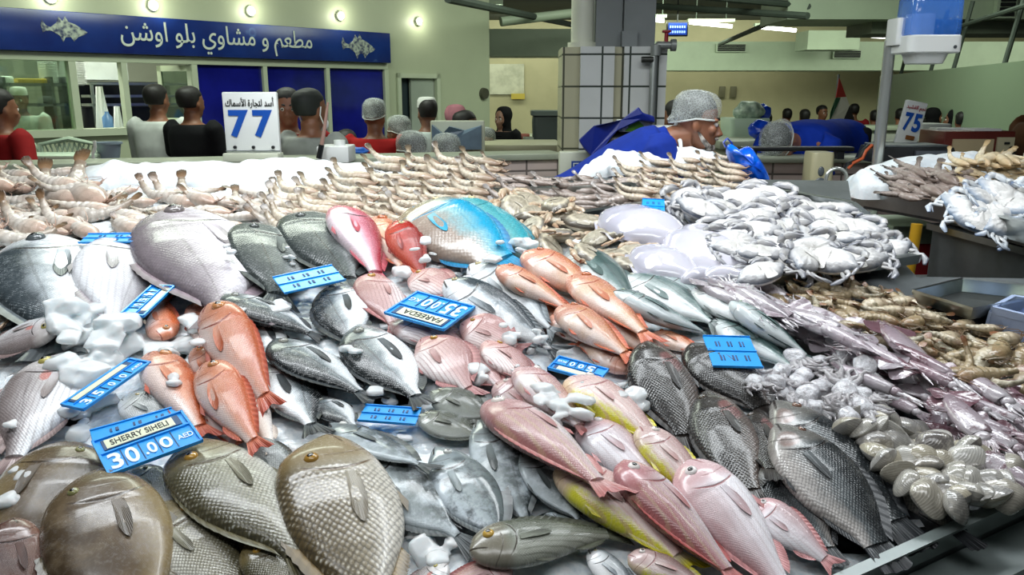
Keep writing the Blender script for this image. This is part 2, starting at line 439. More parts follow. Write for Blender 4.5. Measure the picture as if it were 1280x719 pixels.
# --- kitchen behind the hatch
m_kitwall = mat('kitchen_wall', '#8d9180', 0.5, var=0.1, scale=2)
k = MB(); dB = 3.2
k.box((sL, dB, 0), (S(250) + 1.4, dB + .1, 3.2)); k.box((sL - .1, .1, 0), (sL, dB, 3.2)); k.box((S(250) + 1.4, 0.12, 0), (S(250) + 1.5, dB, 3.2)); k.box((sL, .12, 3.1), (S(250) + 1.5, dB, 3.2))
o = k.obj('wall_kitchen', m_kitwall); o.matrix_world = WM; struct(o)
area('kitchen_light', WM @ Vector((S(120), 1.2, 3.05)), WM @ Vector((S(120), 1.4, 0)), 2.4, 0.8, 150, (0.95, 1, 0.9))
def wthing(name, label, cat, build, m, group=None):
    k = MB(); build(k); o = k.obj(name, m); o.matrix_world = WM; tag(o, label, cat, group); return o
def hood(k):
    d = 1.5
    a, b = wat(96, 70, d), wat(150, 100, d)
    k.prism([(a[0], b[1]), (b[0] + .1, b[1]), (b[0] + .1, a[1] + .25), (a[0] + .1, a[1] + .25)], d, d + .7, lambda x, z, y: (x, y, z))
wthing('extractor_hood', 'bright stainless extractor hood inside the kitchen hatch', 'hood', hood, mat('hood_steel', '#c9cfca', .35, .35, var=.15, scale=5))
def oven(k):
    d = 1.5; a, b = wat(100, 101, d), wat(238, 170, d)
    k.box((a[0], d + .05, 0), (b[0], d + .7, a[1] - .30)); k.box((a[0], d + .45, a[1] - .3), (b[0], d + .7, a[1]))
o = wthing('range_cooker', 'black cooking range under the hood in the kitchen', 'cooker', oven, m_black)
k = MB(); d = 1.4
for py in (106, 122, 133): a, b = wat(112, py, d), wat(240, py, d); k.box((a[0], d, a[1]), (b[0], d + .25, a[1] + .03))
for px in (113, 150, 198, 238): a = wat(px, 104, d); k.box((a[0], d, 0.9), (a[0] + .03, d + .03, a[1]))
o = k.obj('kitchen_rack', m_steel); o.matrix_world = WM; tag(o, 'steel wire rack in front of the black cooking range', 'rack')
k = MB(); d = 1.0
for py in (107, 134): a, b = wat(-40, py, d), wat(84, py, d); k.box((a[0], d, a[1]), (b[0], d + .3, a[1] + .03))
for px in (-38, 2, 62, 83): a = wat(px, 96, d); k.box((a[0], d, 0.9), (a[0] + .03, d + .3, a[1]))
o = k.obj('pass_shelf', m_steeld); o.matrix_world = WM; tag(o, 'two-tier steel shelf behind the left shop window', 'shelf')
for i, (px, py, n, lab) in enumerate(((67, 105, 14, 'tall stack of white plates on the shelf behind the left window'), (103, 107, 18, 'stack of pale bowls beside the hood at the hatch'))):
    k = MB(); d = 1.1; c = wat(px, py, d)
    for j in range(n): k.lathe([(.02, 0), (.05, .0), (.095, .018), (.093, .022), (.05, .008), (.02, .006)], 20, (c[0], d + .12, c[1] + j * .016))
    o = k.obj('plate_stack', m_white); o.matrix_world = WM; tag(o, lab, 'plates')
k = MB(); d = 1.05; a, b = wat(22, 98, d), wat(60, 106, d); k.box((a[0], d, b[1]), (b[0], d + .25, a[1]), bev=.01)
o = k.obj('serving_tray', mat('yellow_tray', '#b3952d', 0.5)); o.matrix_world = WM; tag(o, 'yellow tray lying on the upper shelf behind the left window', 'tray')
k = MB(); a, b = wat(2, 95, d), wat(19, 107, d); k.box((a[0], d, b[1]), (b[0], d + .25, a[1]), bev=.02)
o = k.obj('food_box', m_white); o.matrix_world = WM; tag(o, 'white box on the upper shelf left of the yellow tray', 'box')
def cloth(k, px, py0, py1, w, d=0.4):
    c0, c1 = wat(px, py0, d), wat(px, py1, d); rows = []
    for i in range(9):
        t = i / 8; z = c0[1] + (c1[1] - c0[1]) * t; ww = w * (.35 + .65 * t)
        rows.append([Vector((c0[0] + ww * math.cos(2 * math.pi * j / 20) * (1 + .12 * math.sin(j * 2.4)), d + .05 + .05 * math.sin(2 * math.pi * j / 20) * (1 + .3 * math.sin(j * 1.9)), z)) for j in range(20)])
    k.rings(rows)
wthing('hanging_apron', 'white cloth hanging in the middle of the kitchen hatch', 'cloth', lambda k: cloth(k, 126, 108, 161, .075), m_white)
wthing('hanging_towel', 'narrow white towel hanging to the right of the blue bottle', 'cloth', lambda k: cloth(k, 148, 133, 163, .05), m_white)
k = MB(); c = wat(136, 163, .25); k.lathe([(.001, 0), (.05, 0), (.05, .13), (.02, .17), (.02, .19), (.001, .19)], 18, (c[0], .25, c[1]))
o = k.obj('plastic_bottle', mat('pale_blue_bottle', '#5f86b8', 0.25)); o.matrix_world = WM; tag(o, 'blue plastic bottle standing on the hatch sill', 'bottle')
# --- things in front of the shop: plastic chair, table, sink
m_chair = mat('pale_green_plastic', '#b9cdb6', 0.4)
cc = at_depth(64, 200, 6.2); ch = empty('plastic_chair', (cc.x, cc.y, 0)); tag(ch, 'white moulded plastic chair with a latticed back under the left window', 'chair')
k = MB(); bz = at_depth(64, 178, 6.2).z
pts = [(-.25, .22, .45), (-.26, .25, .7), (-.22, .27, bz - .03), (0, .29, bz + .01), (.22, .27, bz - .03), (.26, .25, .7), (.25, .22, .45)]
k.tube(pts, .022, 8)
for i in range(-5, 6):
    k.tube([(i * .04 - .12, .27, .55), (i * .04 + .12, .285, bz - .02)], .008, 6); k.tube([(i * .04 + .12, .27, .55), (i * .04 - .12, .285, bz - .02)], .008, 6)
k.obj('backrest', m_chair, ch)
k = MB().box((-.25, -.22, .42), (.25, .24, .46), bev=.02); k.obj('seat', m_chair, ch)
for sx in (-1, 1):
    for sy in (-1, 1): MB().tube([(.22 * sx, .2 * sy, .43), (.26 * sx, .24 * sy, 0)], [.025, .018], 8).obj('leg', m_chair, ch)
ta = at_depth(-80, 194, 5.55); tb = at_depth(108, 194, 5.55)
tab = empty('work_table', ((ta.x + tb.x) / 2, 5.55, 0)); tag(tab, 'pale green topped table in front of the plastic chair', 'table')
k = MB(); w_ = (tb.x - ta.x) / 2; k.box((-w_, -.05, ta.z - .04), (w_, .3, ta.z), bev=.01); k.obj('table_top', m_chair, tab)
for sx in (-.9, .9):
    for yy in (0, .25): MB().box((sx * w_ - .02, yy - .02, 0), (sx * w_ + .02, yy + .02, ta.z - .04)).obj('leg', m_steeld, tab)
bk = at_depth(137, 196, 5.8); zb_ = at_depth(137, 196, 5.8).z; k = MB()
k.lathe([(.05, -.03), (.065, -.02), (.085, .09), (.095, .09), (.095, .105), (.08, .105), (.06, .0), (.001, -.01)], 24, (bk.x, bk.y, zb_))
k.lathe([(.04, 0), (.04, zb_ - .02), (.001, zb_ - .02)], 12, (bk.x, bk.y, 0))
o = k.obj('wash_basin', mat('grey_blue_basin', '#8796a4', 0.35)); tag(o, 'grey blue wash basin on a stand under the kitchen hatch', 'basin')
k = MB(); p = [at_depth(118, 176 + 0, 5.6), at_depth(119, 184, 5.6), at_depth(116, 192, 5.6), at_depth(117, 199, 5.6)]; k.tube(p, .012, 8); k.tube([p[-1], (p[-1].x, p[-1].y, 0)], .012, 8)
o = k.obj('water_hose', m_white); tag(o, 'white bent hose pipe left of the grey blue basin', 'hose')

# --- the hall beyond
def slab(name, px0, px1, py0, py1, Y, dy, m, kind='structure'):
    a = at_depth(px0, (py0 + py1) / 2, Y); b = at_depth(px1, (py0 + py1) / 2, Y)
    z0 = at_depth((px0 + px1) / 2, py1, Y).z; z1 = at_depth((px0 + px1) / 2, py0, Y).z
    o = MB().box((a.x, Y, z0), (b.x, Y + dy, z1)).obj(name, m)
    if kind: o['kind'] = kind
    return o
slab('trim_2', 560, 760, 36, 70, 17.0, 1.0, m_duct)
slab('trim_4', 760, 1310, 52, 88, 25.0, 1.5, m_duct)
slab('trim_5', 985, 1420, -6, 24, 13.0, 1.4, m_duct)
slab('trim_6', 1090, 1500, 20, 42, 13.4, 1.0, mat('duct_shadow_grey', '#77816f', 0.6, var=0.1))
slab('trim_7', 1010, 1075, 38, 62, 23.0, 1.0, m_duct)
m_beam = mat('ceiling_beam', '#4d584e', 0.7, var=0.1)
for i, (px0, py0, px1, py1, Y0, Y1) in enumerate(((560, -2, 720, 32, 9, 16), (760, 4, 1010, 20, 16, 12), (900, 55, 1010, 8, 20, 13), (840, -8, 1100, 16, 12, 14))):
    a, b = at_depth(px0, py0, Y0), at_depth(px1, py1, Y1)
    k = MB(); k.tube([a, b], .05, 8); struct(k.obj('trim_%d' % (8 + i), m_beam))
k = MB(); a, b = at_depth(626, 27, 12.6), at_depth(720, 16, 13); k.tube([a, b], .07, 10); o = k.obj('service_pipe', m_duct); tag(o, 'long pale pipe slanting under the ceiling left of the tiled column', 'pipe')
# vents in the ducts
for i, (px, py, Y, w, lab) in enumerate(((914, 60, 24.9, .9, 'dark slotted vent in the far duct right of the blue screen'), (1059, 68, 24.9, .85, 'dark slotted vent in the far duct left of the dispenser pole'), (1258, 9, 12.9, .3, 'dark square vent in the big duct at top right'))):
    c = at_depth(px, py, Y); h = .12 if i < 2 else .16
    o = empty('duct_vent', (c.x, c.y, c.z - h)); tag(o, lab, 'vent')
    k = MB().box((-w / 2, -.02, 0), (w / 2, .08, 2 * h)); k.obj('frame', m_duct, o)
    k = MB()
    for j in range(4): k.box((-w / 2 + .04, -.045, .03 + j * (2 * h - .04) / 4), (w / 2 - .04, -.015, .03 + (j + .8) * (2 * h - .04) / 4))
    k.obj('slats', m_dark, o)
# fluorescent battens
for i, (px0, px1, py0, py1, Y, lab) in enumerate(((862, 915, 28, 33, 21, 'longest lit tube lamp hanging in the far hall right of the blue screen'), (945, 995, 33.5, 38, 22, 'lit tube lamp hanging between the two vents of the far duct'), (1089, 1106, 45, 46, 24, 'short lit tube lamp just left of the dispenser pole'), (816, 830, 25, 26, 20, 'short lit tube lamp beside the tiled column top'), (609, 625, 10, 11.5, 14, 'small lit tube lamp at the end of the shop wall'))):
    a, b = at_depth(px0, py0, Y), at_depth(px1, py1, Y); d = (b - a)
    o = empty('tube_lamp', tuple((a + b) / 2)); tag(o, lab, 'lamp', 'tube lamps in the hall')
    h = d / 2; r = .045 * Y / 21
    MB().tube([-h, h], r, 12).obj('tube', m_lamp, o)
    MB().box((-abs(h.x) - .05, -.08, .06), (abs(h.x) + .05, .08, .13)).obj('housing', m_duct, o)
    k = MB(); k.tube([(-h.x * .7, 0, .12), (-h.x * .7, 0, 4.2 - (a.z + b.z) / 2)], .012, 6); k.tube([(h.x * .7, 0, .12), (h.x * .7, 0, 4.2 - (a.z + b.z) / 2)], .012, 6)
    k.obj('hanger', m_beam, o)
# blue display
c = at_depth(847, 35, 19); o = empty('led_display', (c.x, c.y, c.z - .18)); tag(o, 'small blue lit display board hanging under the ceiling right of the column', 'display')
MB().box((-.24, 0, 0), (.24, .1, .32), bev=.01).obj('case', m_black, o)
MB().box((-.21, -.012, .03), (.21, 0, .29)).obj('screen', mat('blue_screen', '#123a9c', 0.3, emit=0.6), o)
k = MB()
for r_ in (0, 1):
    for j in range(7): k.box((-.18 + j * .053, -.02, .07 + r_ * .11), (-.145 + j * .053, -.012, .12 + r_ * .11))
k.obj('characters', mat('lit_characters', '#8fb4ff', 0.4, emit=1.5), o)
MB().tube([(0, .05, .3), (0, .05, 4.2 - (c.z - .18))], .015, 8).obj('hanger', m_black, o)
# green partition on the right
pa = at_depth(1108, 95, 16); pb = at_depth(1330, 72, 8.0)
k = MB(); nn = Vector((pb.y - pa.y, -(pb.x - pa.x), 0)).normalized() * -0.12
zt = (pa.z + pb.z) / 2
k.prism([(pa.x, pa.y), (pb.x, pb.y), (pb.x - nn.x, pb.y - nn.y), (pa.x - nn.x, pa.y - nn.y)], 0, zt, lambda x, y, d: (x, y, d))
struct(k.obj('wall_partition', m_greenwall))
k = MB(); zc_ = zt + .2
for f0 in (0.15, .4, .55, .8):
    p = pa.lerp(pb, f0); k.tube([(p.x, p.y, zt), (p.x + .15, p.y, zt + .9)], .03, 8)
k.tube([(pa.x, pa.y, zt + .5), (pb.x, pb.y, zt + .62)], .03, 8)
o = k.obj('pipe_rack', m_beam); tag(o, 'open steel pipe frame above the green partition wall', 'frame')
# posters on the rear wall left of the column
k = MB(); a, b = at_depth(612, 80, 29.9), at_depth(655, 118, 29.9); k.box((a.x, 29.9, b.z), (b.x, 29.98, a.z)); o = k.obj('wall_poster', mat('pale_poster', '#c4c6ae', 0.5, color2='#a3a58e', scale=2.5)); tag(o, 'pale notice board on the far wall left of the tiled column', 'poster')
k = MB(); a, b = at_depth(639, 117, 29.8), at_depth(656, 124, 29.8); k.box((a.x, 29.8, b.z), (b.x, 29.9, a.z)); o = k.obj('wall_notice', mat('yellow_notice', '#b9a53a', 0.5)); tag(o, 'small yellow notice on the far wall below the pale board', 'poster')
# switch plates on the rear wall
for i, px in enumerate((903, 917)):
    c = at_depth(px, 115, 29.9); o = MB().box((c.x - .11, 29.9, c.z - .2), (c.x + .11, 29.98, c.z + .2), bev=.02).obj('switch_plate', mat('switch_grey', '#6c6a52', 0.5)); tag(o, ['left', 'right'][i] + ' of two small grey switch plates on the far wall right of the column', 'switch')

# --- tiled column with concrete core, pipes
m_tile = tile_mat('white_column_tiles', '#d7dad6', '#3f4640', 0.168, 0.188, 0.2, mortar=0.006, horiz='XY')
m_tileb = tile_mat('beige_column_tiles', '#b9b699', '#4a4c3c', 0.168, 0.188, 0.25, mortar=0.006, horiz='XY')
PY = 5.0
def cx(px): return at_depth(px, 117, PY).x
zt = at_depth(766, 58, PY).z
k = MB(); k.box((cx(725), PY, 0), (cx(767), PY + .5, zt)); k.box((cx(779), PY, 0), (cx(832), PY + .5, zt))
o = k.obj('column_1', m_tile); struct(o)
k = MB(); k.box((cx(703), PY + .06, 0), (cx(725), PY + .5, zt)); k.box((cx(767), PY + .04, 0), (cx(779), PY + .5, zt)); struct(k.obj('column_2', m_tileb))
k = MB(); k.box((cx(745), PY + .10, zt), (cx(778), PY + .5, 5.2)); k.box((cx(779), PY + .06, zt), (cx(818), PY + .5, 5.2)); k.box((cx(776), PY + .02, zt), (cx(795), PY + .2, zt + .09)); struct(k.obj('column_3', m_concrete))
k = MB(); k.tube([(cx(729), PY + .14, zt), (cx(729), PY + .14, 5.2)], .07, 20); k.tube([(cx(729), PY + .14, zt), (cx(729), PY + .14, zt + .03)], .09, 20)
o = k.obj('drain_pipe', m_pipew); tag(o, 'thick white vertical pipe standing on the tiled column', 'pipe')
pz = at_depth(815, 57, PY).z; k = MB()
k.tube([(cx(814), PY - .05, 0.2), (cx(814), PY - .05, pz - .02), (cx(818), PY - .05, pz), (cx(838), PY - .05, pz)], .022, 12)
k.tube([(cx(834), PY - .05, pz), (cx(840), PY - .05, pz)], .035, 12)
k.tube([(cx(816), PY - .05, pz - .06), (cx(816), PY - .05, pz + .0)], .032, 12)
vp = k.obj('water_pipe', mat('grey_pipe', '#8b908c', 0.4, 0.4)); tag(vp, 'grey water pipe with a red valve on the right face of the tiled column', 'pipe')
k = MB(); k.tube([(cx(828), PY - .05, pz), (cx(828), PY - .05, pz + .07)], .012, 8); k.box((cx(823), PY - .07, pz + .07), (cx(833), PY - .03, pz + .085), bev=.004)
k.obj('valve_handle', m_red, vp)
k = MB(); c = at_depth(806, 75, PY); k.tube([(c.x - .03, PY - .06, c.z), (c.x + .04, PY - .06, c.z)], .018, 10); k.tube([(c.x, PY - .06, c.z), (c.x, PY + .01, c.z)], .012, 8)
o = k.obj('wall_tap', mat('tap_bronze', '#3b3d38', 0.35, 0.5)); tag(o, 'small dark tap on the white tiles left of the grey pipe', 'tap')

# --- tiled counters behind the display
m_ptile = tile_mat('pinkish_counter_tiles', '#cdbcb3', '#6b625d', 0.196, 0.30, 0.3, '#c6b5ad', 0.006, 'X')
m_cope = mat('counter_coping', '#a4ab96', 0.4, var=0.1)
def tile_counter(name, label, a, b, px_a, px_b, h=1.30):
    A = at_z(*a, h); B = at_z(*b, h); L = (B - A).length; x = (B - A).normalized()
    M = frame_M((A.x, A.y, 0), x, (0, 0, 1))
    o = empty(name, M=M); tag(o, label, 'counter')
    MB().box((0, 0.02, 0), (L, 0.30, h - .035)).obj('tiled_face', m_ptile, o)
    MB().box((-.02, -0.01, h - .035), (L + .02, 0.32, h), bev=.008).obj('coping', m_cope, o)
    return o
tile_counter('tiled_counter', 'long low tiled counter in front of the shop and left of the column', (-220, 210.5), (704, 192), 0, 0)
tile_counter('tiled_counter', 'short tiled counter behind the white crabs right of the seller', (925, 196), (1290, 197), 0, 0)
# the steel cladding post with a blue label strip at the foot of the column
a = at_depth(716, 190, 4.55); o = MB().box((a.x - .075, a.y, .6), (a.x + .10, a.y + .1, a.z + .0), bev=.01).obj('foam_box', m_offwhite)
tag(o, 'upright off white foam box with a blue label at the foot of the column', 'box')
b = at_depth(721, 218, 4.55)
MB().box((b.x - .032, a.y - .008, b.z - .07), (b.x + .032, a.y - .0, b.z + .075)).obj('label_strip', mat('blue_label', '#2a4f9e', 0.4), o)
lettering('LERO', Matrix.Translation((b.x, a.y - .010, b.z)) @ Matrix.Rotation(math.pi / 2, 4, 'X') @ Matrix.Rotation(-math.pi / 2, 4, 'Z'), m_whiteprint, o, width=.13, height=.045, depth=.002)
# ================================================================ DISPLAY SURFACE AND HEIGHT FIELD
U0, U1, V0, V1, DR = -2.3, 3.0, -0.7, 3.2, 0.01
NU, NV = int((U1 - U0) / DR), int((V1 - V0) / DR)
HF = np.zeros((NU, NV))
_uu = U0 + (np.arange(NU) + .5) * DR; _vv = V0 + (np.arange(NV) + .5) * DR
def hf_idx(u, v):
    return np.clip(((u - U0) / DR).astype(int), 0, NU - 1), np.clip(((v - V0) / DR).astype(int), 0, NV - 1)
def hf_at(u, v):
    i = min(max(int((u - U0) / DR), 0), NU - 1); j = min(max(int((v - V0) / DR), 0), NV - 1); return HF[i, j]
def poly_uv(pts): return [uv_of(on_plane(x, y))[:2] for x, y in pts]
def in_poly(u, v, poly):
    c = False; n = len(poly)
    for i in range(n):
        (x1, y1), (x2, y2) = poly[i], poly[(i + 1) % n]
        if (y1 > v) != (y2 > v) and u < (x2 - x1) * (v - y1) / (y2 - y1) + x1: c = not c
    return c
# the counter carcass: a steel cabinet under the sloping display
front_r = [(1046, 752), (1306, 630)]
pA, pB = [on_plane(*p, -0.03) for p in front_r]
outline = [(-2.3, -0.30), (uv_of(pA)[0] - .16, -0.30), uv_of(pA)[:2], uv_of(pB)[:2], (2.75, uv_of(pB)[1] + .55), (2.45, 1.30)]
outline += [uv_of(on_plane(1146, 346, -.03))[:2], uv_of(on_plane(1066, 262, -.03))[:2], uv_of(on_plane(1060, 226, -.03))[:2], (-2.3, uv_of(on_plane(600, 212, -.03))[1])]
ctr = empty('fish_counter', (0.2, 2.2, 0)); tag(ctr, 'large sloping stainless steel fish counter carrying the whole display of seafood', 'counter')
def shrink(poly, d):
    n = len(poly); out = []
    for i in range(n):
        p0, p1, p2 = Vector(poly[i - 1]), Vector(poly[i]), Vector(poly[(i + 1) % n])
        e1 = (p1 - p0).normalized(); e2 = (p2 - p1).normalized(); n1 = Vector((-e1.y, e1.x)); n2 = Vector((-e2.y, e2.x))
        b = (n1 + n2); b = b / max(b.dot(n1), .3); out.append(tuple(p1 + b * d))
    return out
off = Vector(ctr.location)
k = MB(); k.prism(outline, -0.05, -0.03, lambda x, y, d: from_uv(x, y, d) - off); k.obj('bed', m_steeld, ctr)
inn = shrink(outline, 0.05)
k = MB(); n_ = len(inn)
vs = [from_uv(x, y, -.05) - off for x, y in inn] + [Vector((from_uv(x, y).x, from_uv(x, y).y, 0.0)) - off for x, y in inn]
k.add(vs, [tuple(range(n_)), tuple(range(n_, 2 * n_))[::-1]] + [(i, n_ + i, n_ + (i + 1) % n_, (i + 1) % n_) for i in range(n_)])
k.obj('cabinet', m_steeld, ctr, smooth=False)
k = MB()
def rim(a, b, d0, d1, z0, z1):
    a, b = Vector(a), Vector(b); e = (b - a).normalized(); nr = Vector((-e.y, e.x))
    poly = [a + nr * d0, b + nr * d0, b + nr * d1, a + nr * d1]
    k.prism([tuple(p) for p in poly], z0, z1, lambda x, y, d: from_uv(x, y, d) - off)
a_, b_ = outline[2], outline[3]
e_ = (Vector(b_) - Vector(a_)).normalized(); a_ = tuple(Vector(a_) - e_ * .25)
rim(a_, b_, -0.002, 0.008, -.03, .028); rim(a_, b_, -.012, -0.002, .022, .028); rim(a_, b_, -.075, -0.002, -.055, -.045); rim(a_, b_, -.088, -.075, -.12, -.035); rim(a_, b_, -.15, -.088, -.125, -.115); rim(a_, b_, -.165, -.15, -.26, -.10)
k.obj('edge_rail', mat('edge_steel', '#8b9694', .3, .12, var=.2, scale=10), ctr, smooth=False)
ice_poly = poly_uv([(-260, 800), (1050, 735), (1160, 660), (1010, 470), (900, 380), (830, 330), (760, 290), (560, 215), (-330, 222)])
def ice_h(u, v):
    p = Vector((u * 9, v * 9, 0)); q = Vector((u * 34, v * 34, 4))
    return 0.010 + 0.016 * noise.noise(p) + 0.006 * noise.noise(q)
for i in range(0, NU):
    for j in range(0, NV):
        u, v = _uu[i], _vv[j]
        if -1.9 < u < 1.2 and in_poly(u, v, ice_poly): HF[i, j] = max(ice_h(u, v), 0)
def ice_material():
    g = NT('crushed_ice'); co = g.objco()
    n1 = g.noise(co, 60, 4, .6); v = g.n('ShaderNodeTexVoronoi'); v.inputs['Scale'].default_value = 45; g.l(co, v.inputs['Vector'])
    g.base(g.mix(g.sstep(n1, .3, .7), lin('#d3dde3'), lin('#f1f5f7')))
    g.set(Roughness=0.18, Normal=g.bump(v.outputs['Distance'], .5, .006, g.bump(n1, .4, .004)))
    g.b.inputs['Subsurface Weight'].default_value = .35; g.b.inputs['Subsurface Radius'].default_value = (.8, .95, 1); g.b.inputs['Subsurface Scale'].default_value = .02
    return g.m
m_ice = ice_material()
def snow_material():
    g = NT('packed_ice'); co = g.objco(); n1 = g.noise(co, 40, 5, .65); n2 = g.noise(co, 9, 3)
    g.base(g.mix(g.sstep(n2, .3, .7), lin('#dfe8ee'), lin('#f4f8fa')))
    g.set(Roughness=0.3, Normal=g.bump(n1, .5, .008))
    g.b.inputs['Subsurface Weight'].default_value = .3; g.b.inputs['Subsurface Radius'].default_value = (.8, .95, 1); g.b.inputs['Subsurface Scale'].default_value = .02
    return g.m
m_snow = snow_material()
k = MB(); st = 2; idx = {}
for i in range(0, NU - st, st):
    for j in range(0, NV - st, st):
        if HF[i, j] > 0 and HF[i + st, j] > 0 and HF[i, j + st] > 0 and HF[i + st, j + st] > 0:
            q = []
            for a, b in ((i, j), (i + st, j), (i + st, j + st), (i, j + st)):
                if (a, b) not in idx: idx[(a, b)] = len(k.v); k.v.append(tuple(from_uv(_uu[a], _vv[b], HF[a, b] - .012)))
                q.append(idx[(a, b)])
            k.f.append(tuple(q)); k.mi.append(0)
o = k.obj('crushed_ice', m_ice); tag(o, 'bed of crushed white ice spread under the fish on the counter', 'ice', kind='stuff')

# ================================================================ FISH
def hermite(pts, x):
    xs = np.array([p[0] for p in pts]); ys = np.array([p[1] for p in pts]); d = np.gradient(ys, xs)
    i = np.clip(np.searchsorted(xs, x, side='right') - 1, 0, len(xs) - 2)
    h = xs[i + 1] - xs[i]; t = np.clip((x - xs[i]) / h, 0, 1)
    return ((2 * t**3 - 3 * t**2 + 1) * ys[i] + (t**3 - 2 * t**2 + t) * h * d[i] + (-2 * t**3 + 3 * t**2) * ys[i + 1] + (t**3 - t**2) * h * d[i + 1])
SH = {
 'bream': dict(top=[(0, .03), (.04, .17), (.10, .33), (.20, .47), (.34, .52), (.5, .46), (.64, .30), (.75, .15), (.83, .095)], bot=[(0, -.05), (.04, -.16), (.12, -.29), (.25, -.42), (.40, -.47), (.55, -.40), (.67, -.26), (.76, -.13), (.83, -.095)], T=.34, eye=(.145, .14, .024), fork=.45, tailh=.62, dors=(.26, .76, .09), anal=(.58, .75, .08), r=(.36, .52)),
 'emperor': dict(top=[(0, .02), (.05, .22), (.11, .40), (.20, .50), (.34, .52), (.5, .46), (.64, .31), (.75, .16), (.83, .11)], bot=[(0, -.10), (.05, -.22), (.14, -.36), (.27, -.45), (.42, -.47), (.55, -.40), (.67, -.26), (.76, -.14), (.83, -.11)], T=.36, eye=(.185, .24, .019), fork=.40, tailh=.62, dors=(.27, .77, .08), anal=(.6, .76, .07), r=(.36, .50)),
 'slim': dict(top=[(0, .06), (.03, .22), (.08, .37), (.17, .48), (.30, .51), (.45, .44), (.6, .32), (.74, .19), (.84, .125)], bot=[(0, -.12), (.03, -.24), (.09, -.37), (.2, -.47), (.34, -.49), (.48, -.42), (.62, -.30), (.75, -.18), (.84, -.125)], T=.52, eye=(.12, .17, .025), fork=.50, tailh=.72, dors=(.27, .78, .09), anal=(.6, .76, .08), r=(.20, .40)),
 'rabbit': dict(top=[(0, .03), (.05, .15), (.11, .29), (.22, .43), (.38, .51), (.54, .45), (.68, .28), (.78, .11), (.84, .065)], bot=[(0, -.05), (.05, -.15), (.12, -.29), (.24, -.42), (.4, -.49), (.56, -.43), (.69, -.26), (.78, -.10), (.84, -.065)], T=.30, eye=(.115, .11, .020), fork=.35, tailh=.58, dors=(.20, .78, .10), anal=(.5, .78, .10), r=(.30, .48)),
 'grouper': dict(top=[(0, .02), (.05, .20), (.12, .36), (.24, .48), (.38, .52), (.54, .46), (.68, .34), (.78, .24), (.85, .19)], bot=[(0, -.14), (.05, -.26), (.14, -.38), (.28, -.47), (.42, -.48), (.56, -.42), (.69, -.30), (.78, -.22), (.85, -.19)], T=.40, eye=(.17, .25, .016), fork=-.1, tailh=.62, dors=(.28, .80, .09), anal=(.62, .78, .09), r=(.36, .52)),
 'tilapia': dict(top=[(0, .03), (.05, .19), (.12, .34), (.22, .46), (.36, .52), (.52, .47), (.66, .34), (.77, .21), (.84, .17)], bot=[(0, -.08), (.05, -.18), (.13, -.32), (.26, -.43), (.42, -.47), (.56, -.42), (.68, -.30), (.77, -.20), (.84, -.17)], T=.38, eye=(.115, .18, .017), fork=0.02, tailh=.55, dors=(.28, .80, .10), anal=(.62, .79, .09), r=(.32, .48)),
 'trevally': dict(top=[(0, .05), (.04, .20), (.10, .34), (.20, .46), (.36, .51), (.52, .44), (.66, .28), (.78, .11), (.86, .05)], bot=[(0, -.08), (.04, -.20), (.11, -.34), (.22, -.45), (.38, -.49), (.53, -.41), (.67, -.25), (.78, -.10), (.86, -.05)], T=.48, eye=(.075, .12, .014), fork=.65, tailh=.85, dors=(.42, .80, .06), anal=(.5, .8, .05), r=(.18, .34)),
 'parrot': dict(top=[(0, .12), (.02, .26), (.07, .39), (.17, .49), (.32, .53), (.48, .49), (.62, .39), (.75, .25), (.84, .20)], bot=[(0, -.14), (.02, -.25), (.08, -.37), (.2, -.46), (.36, -.48), (.5, -.44), (.64, -.34), (.75, -.23), (.84, -.20)], T=.46, eye=(.12, .22, .014), fork=.1, tailh=.55, dors=(.24, .80, .07), anal=(.56, .78, .06), r=(.26, .50)),
}
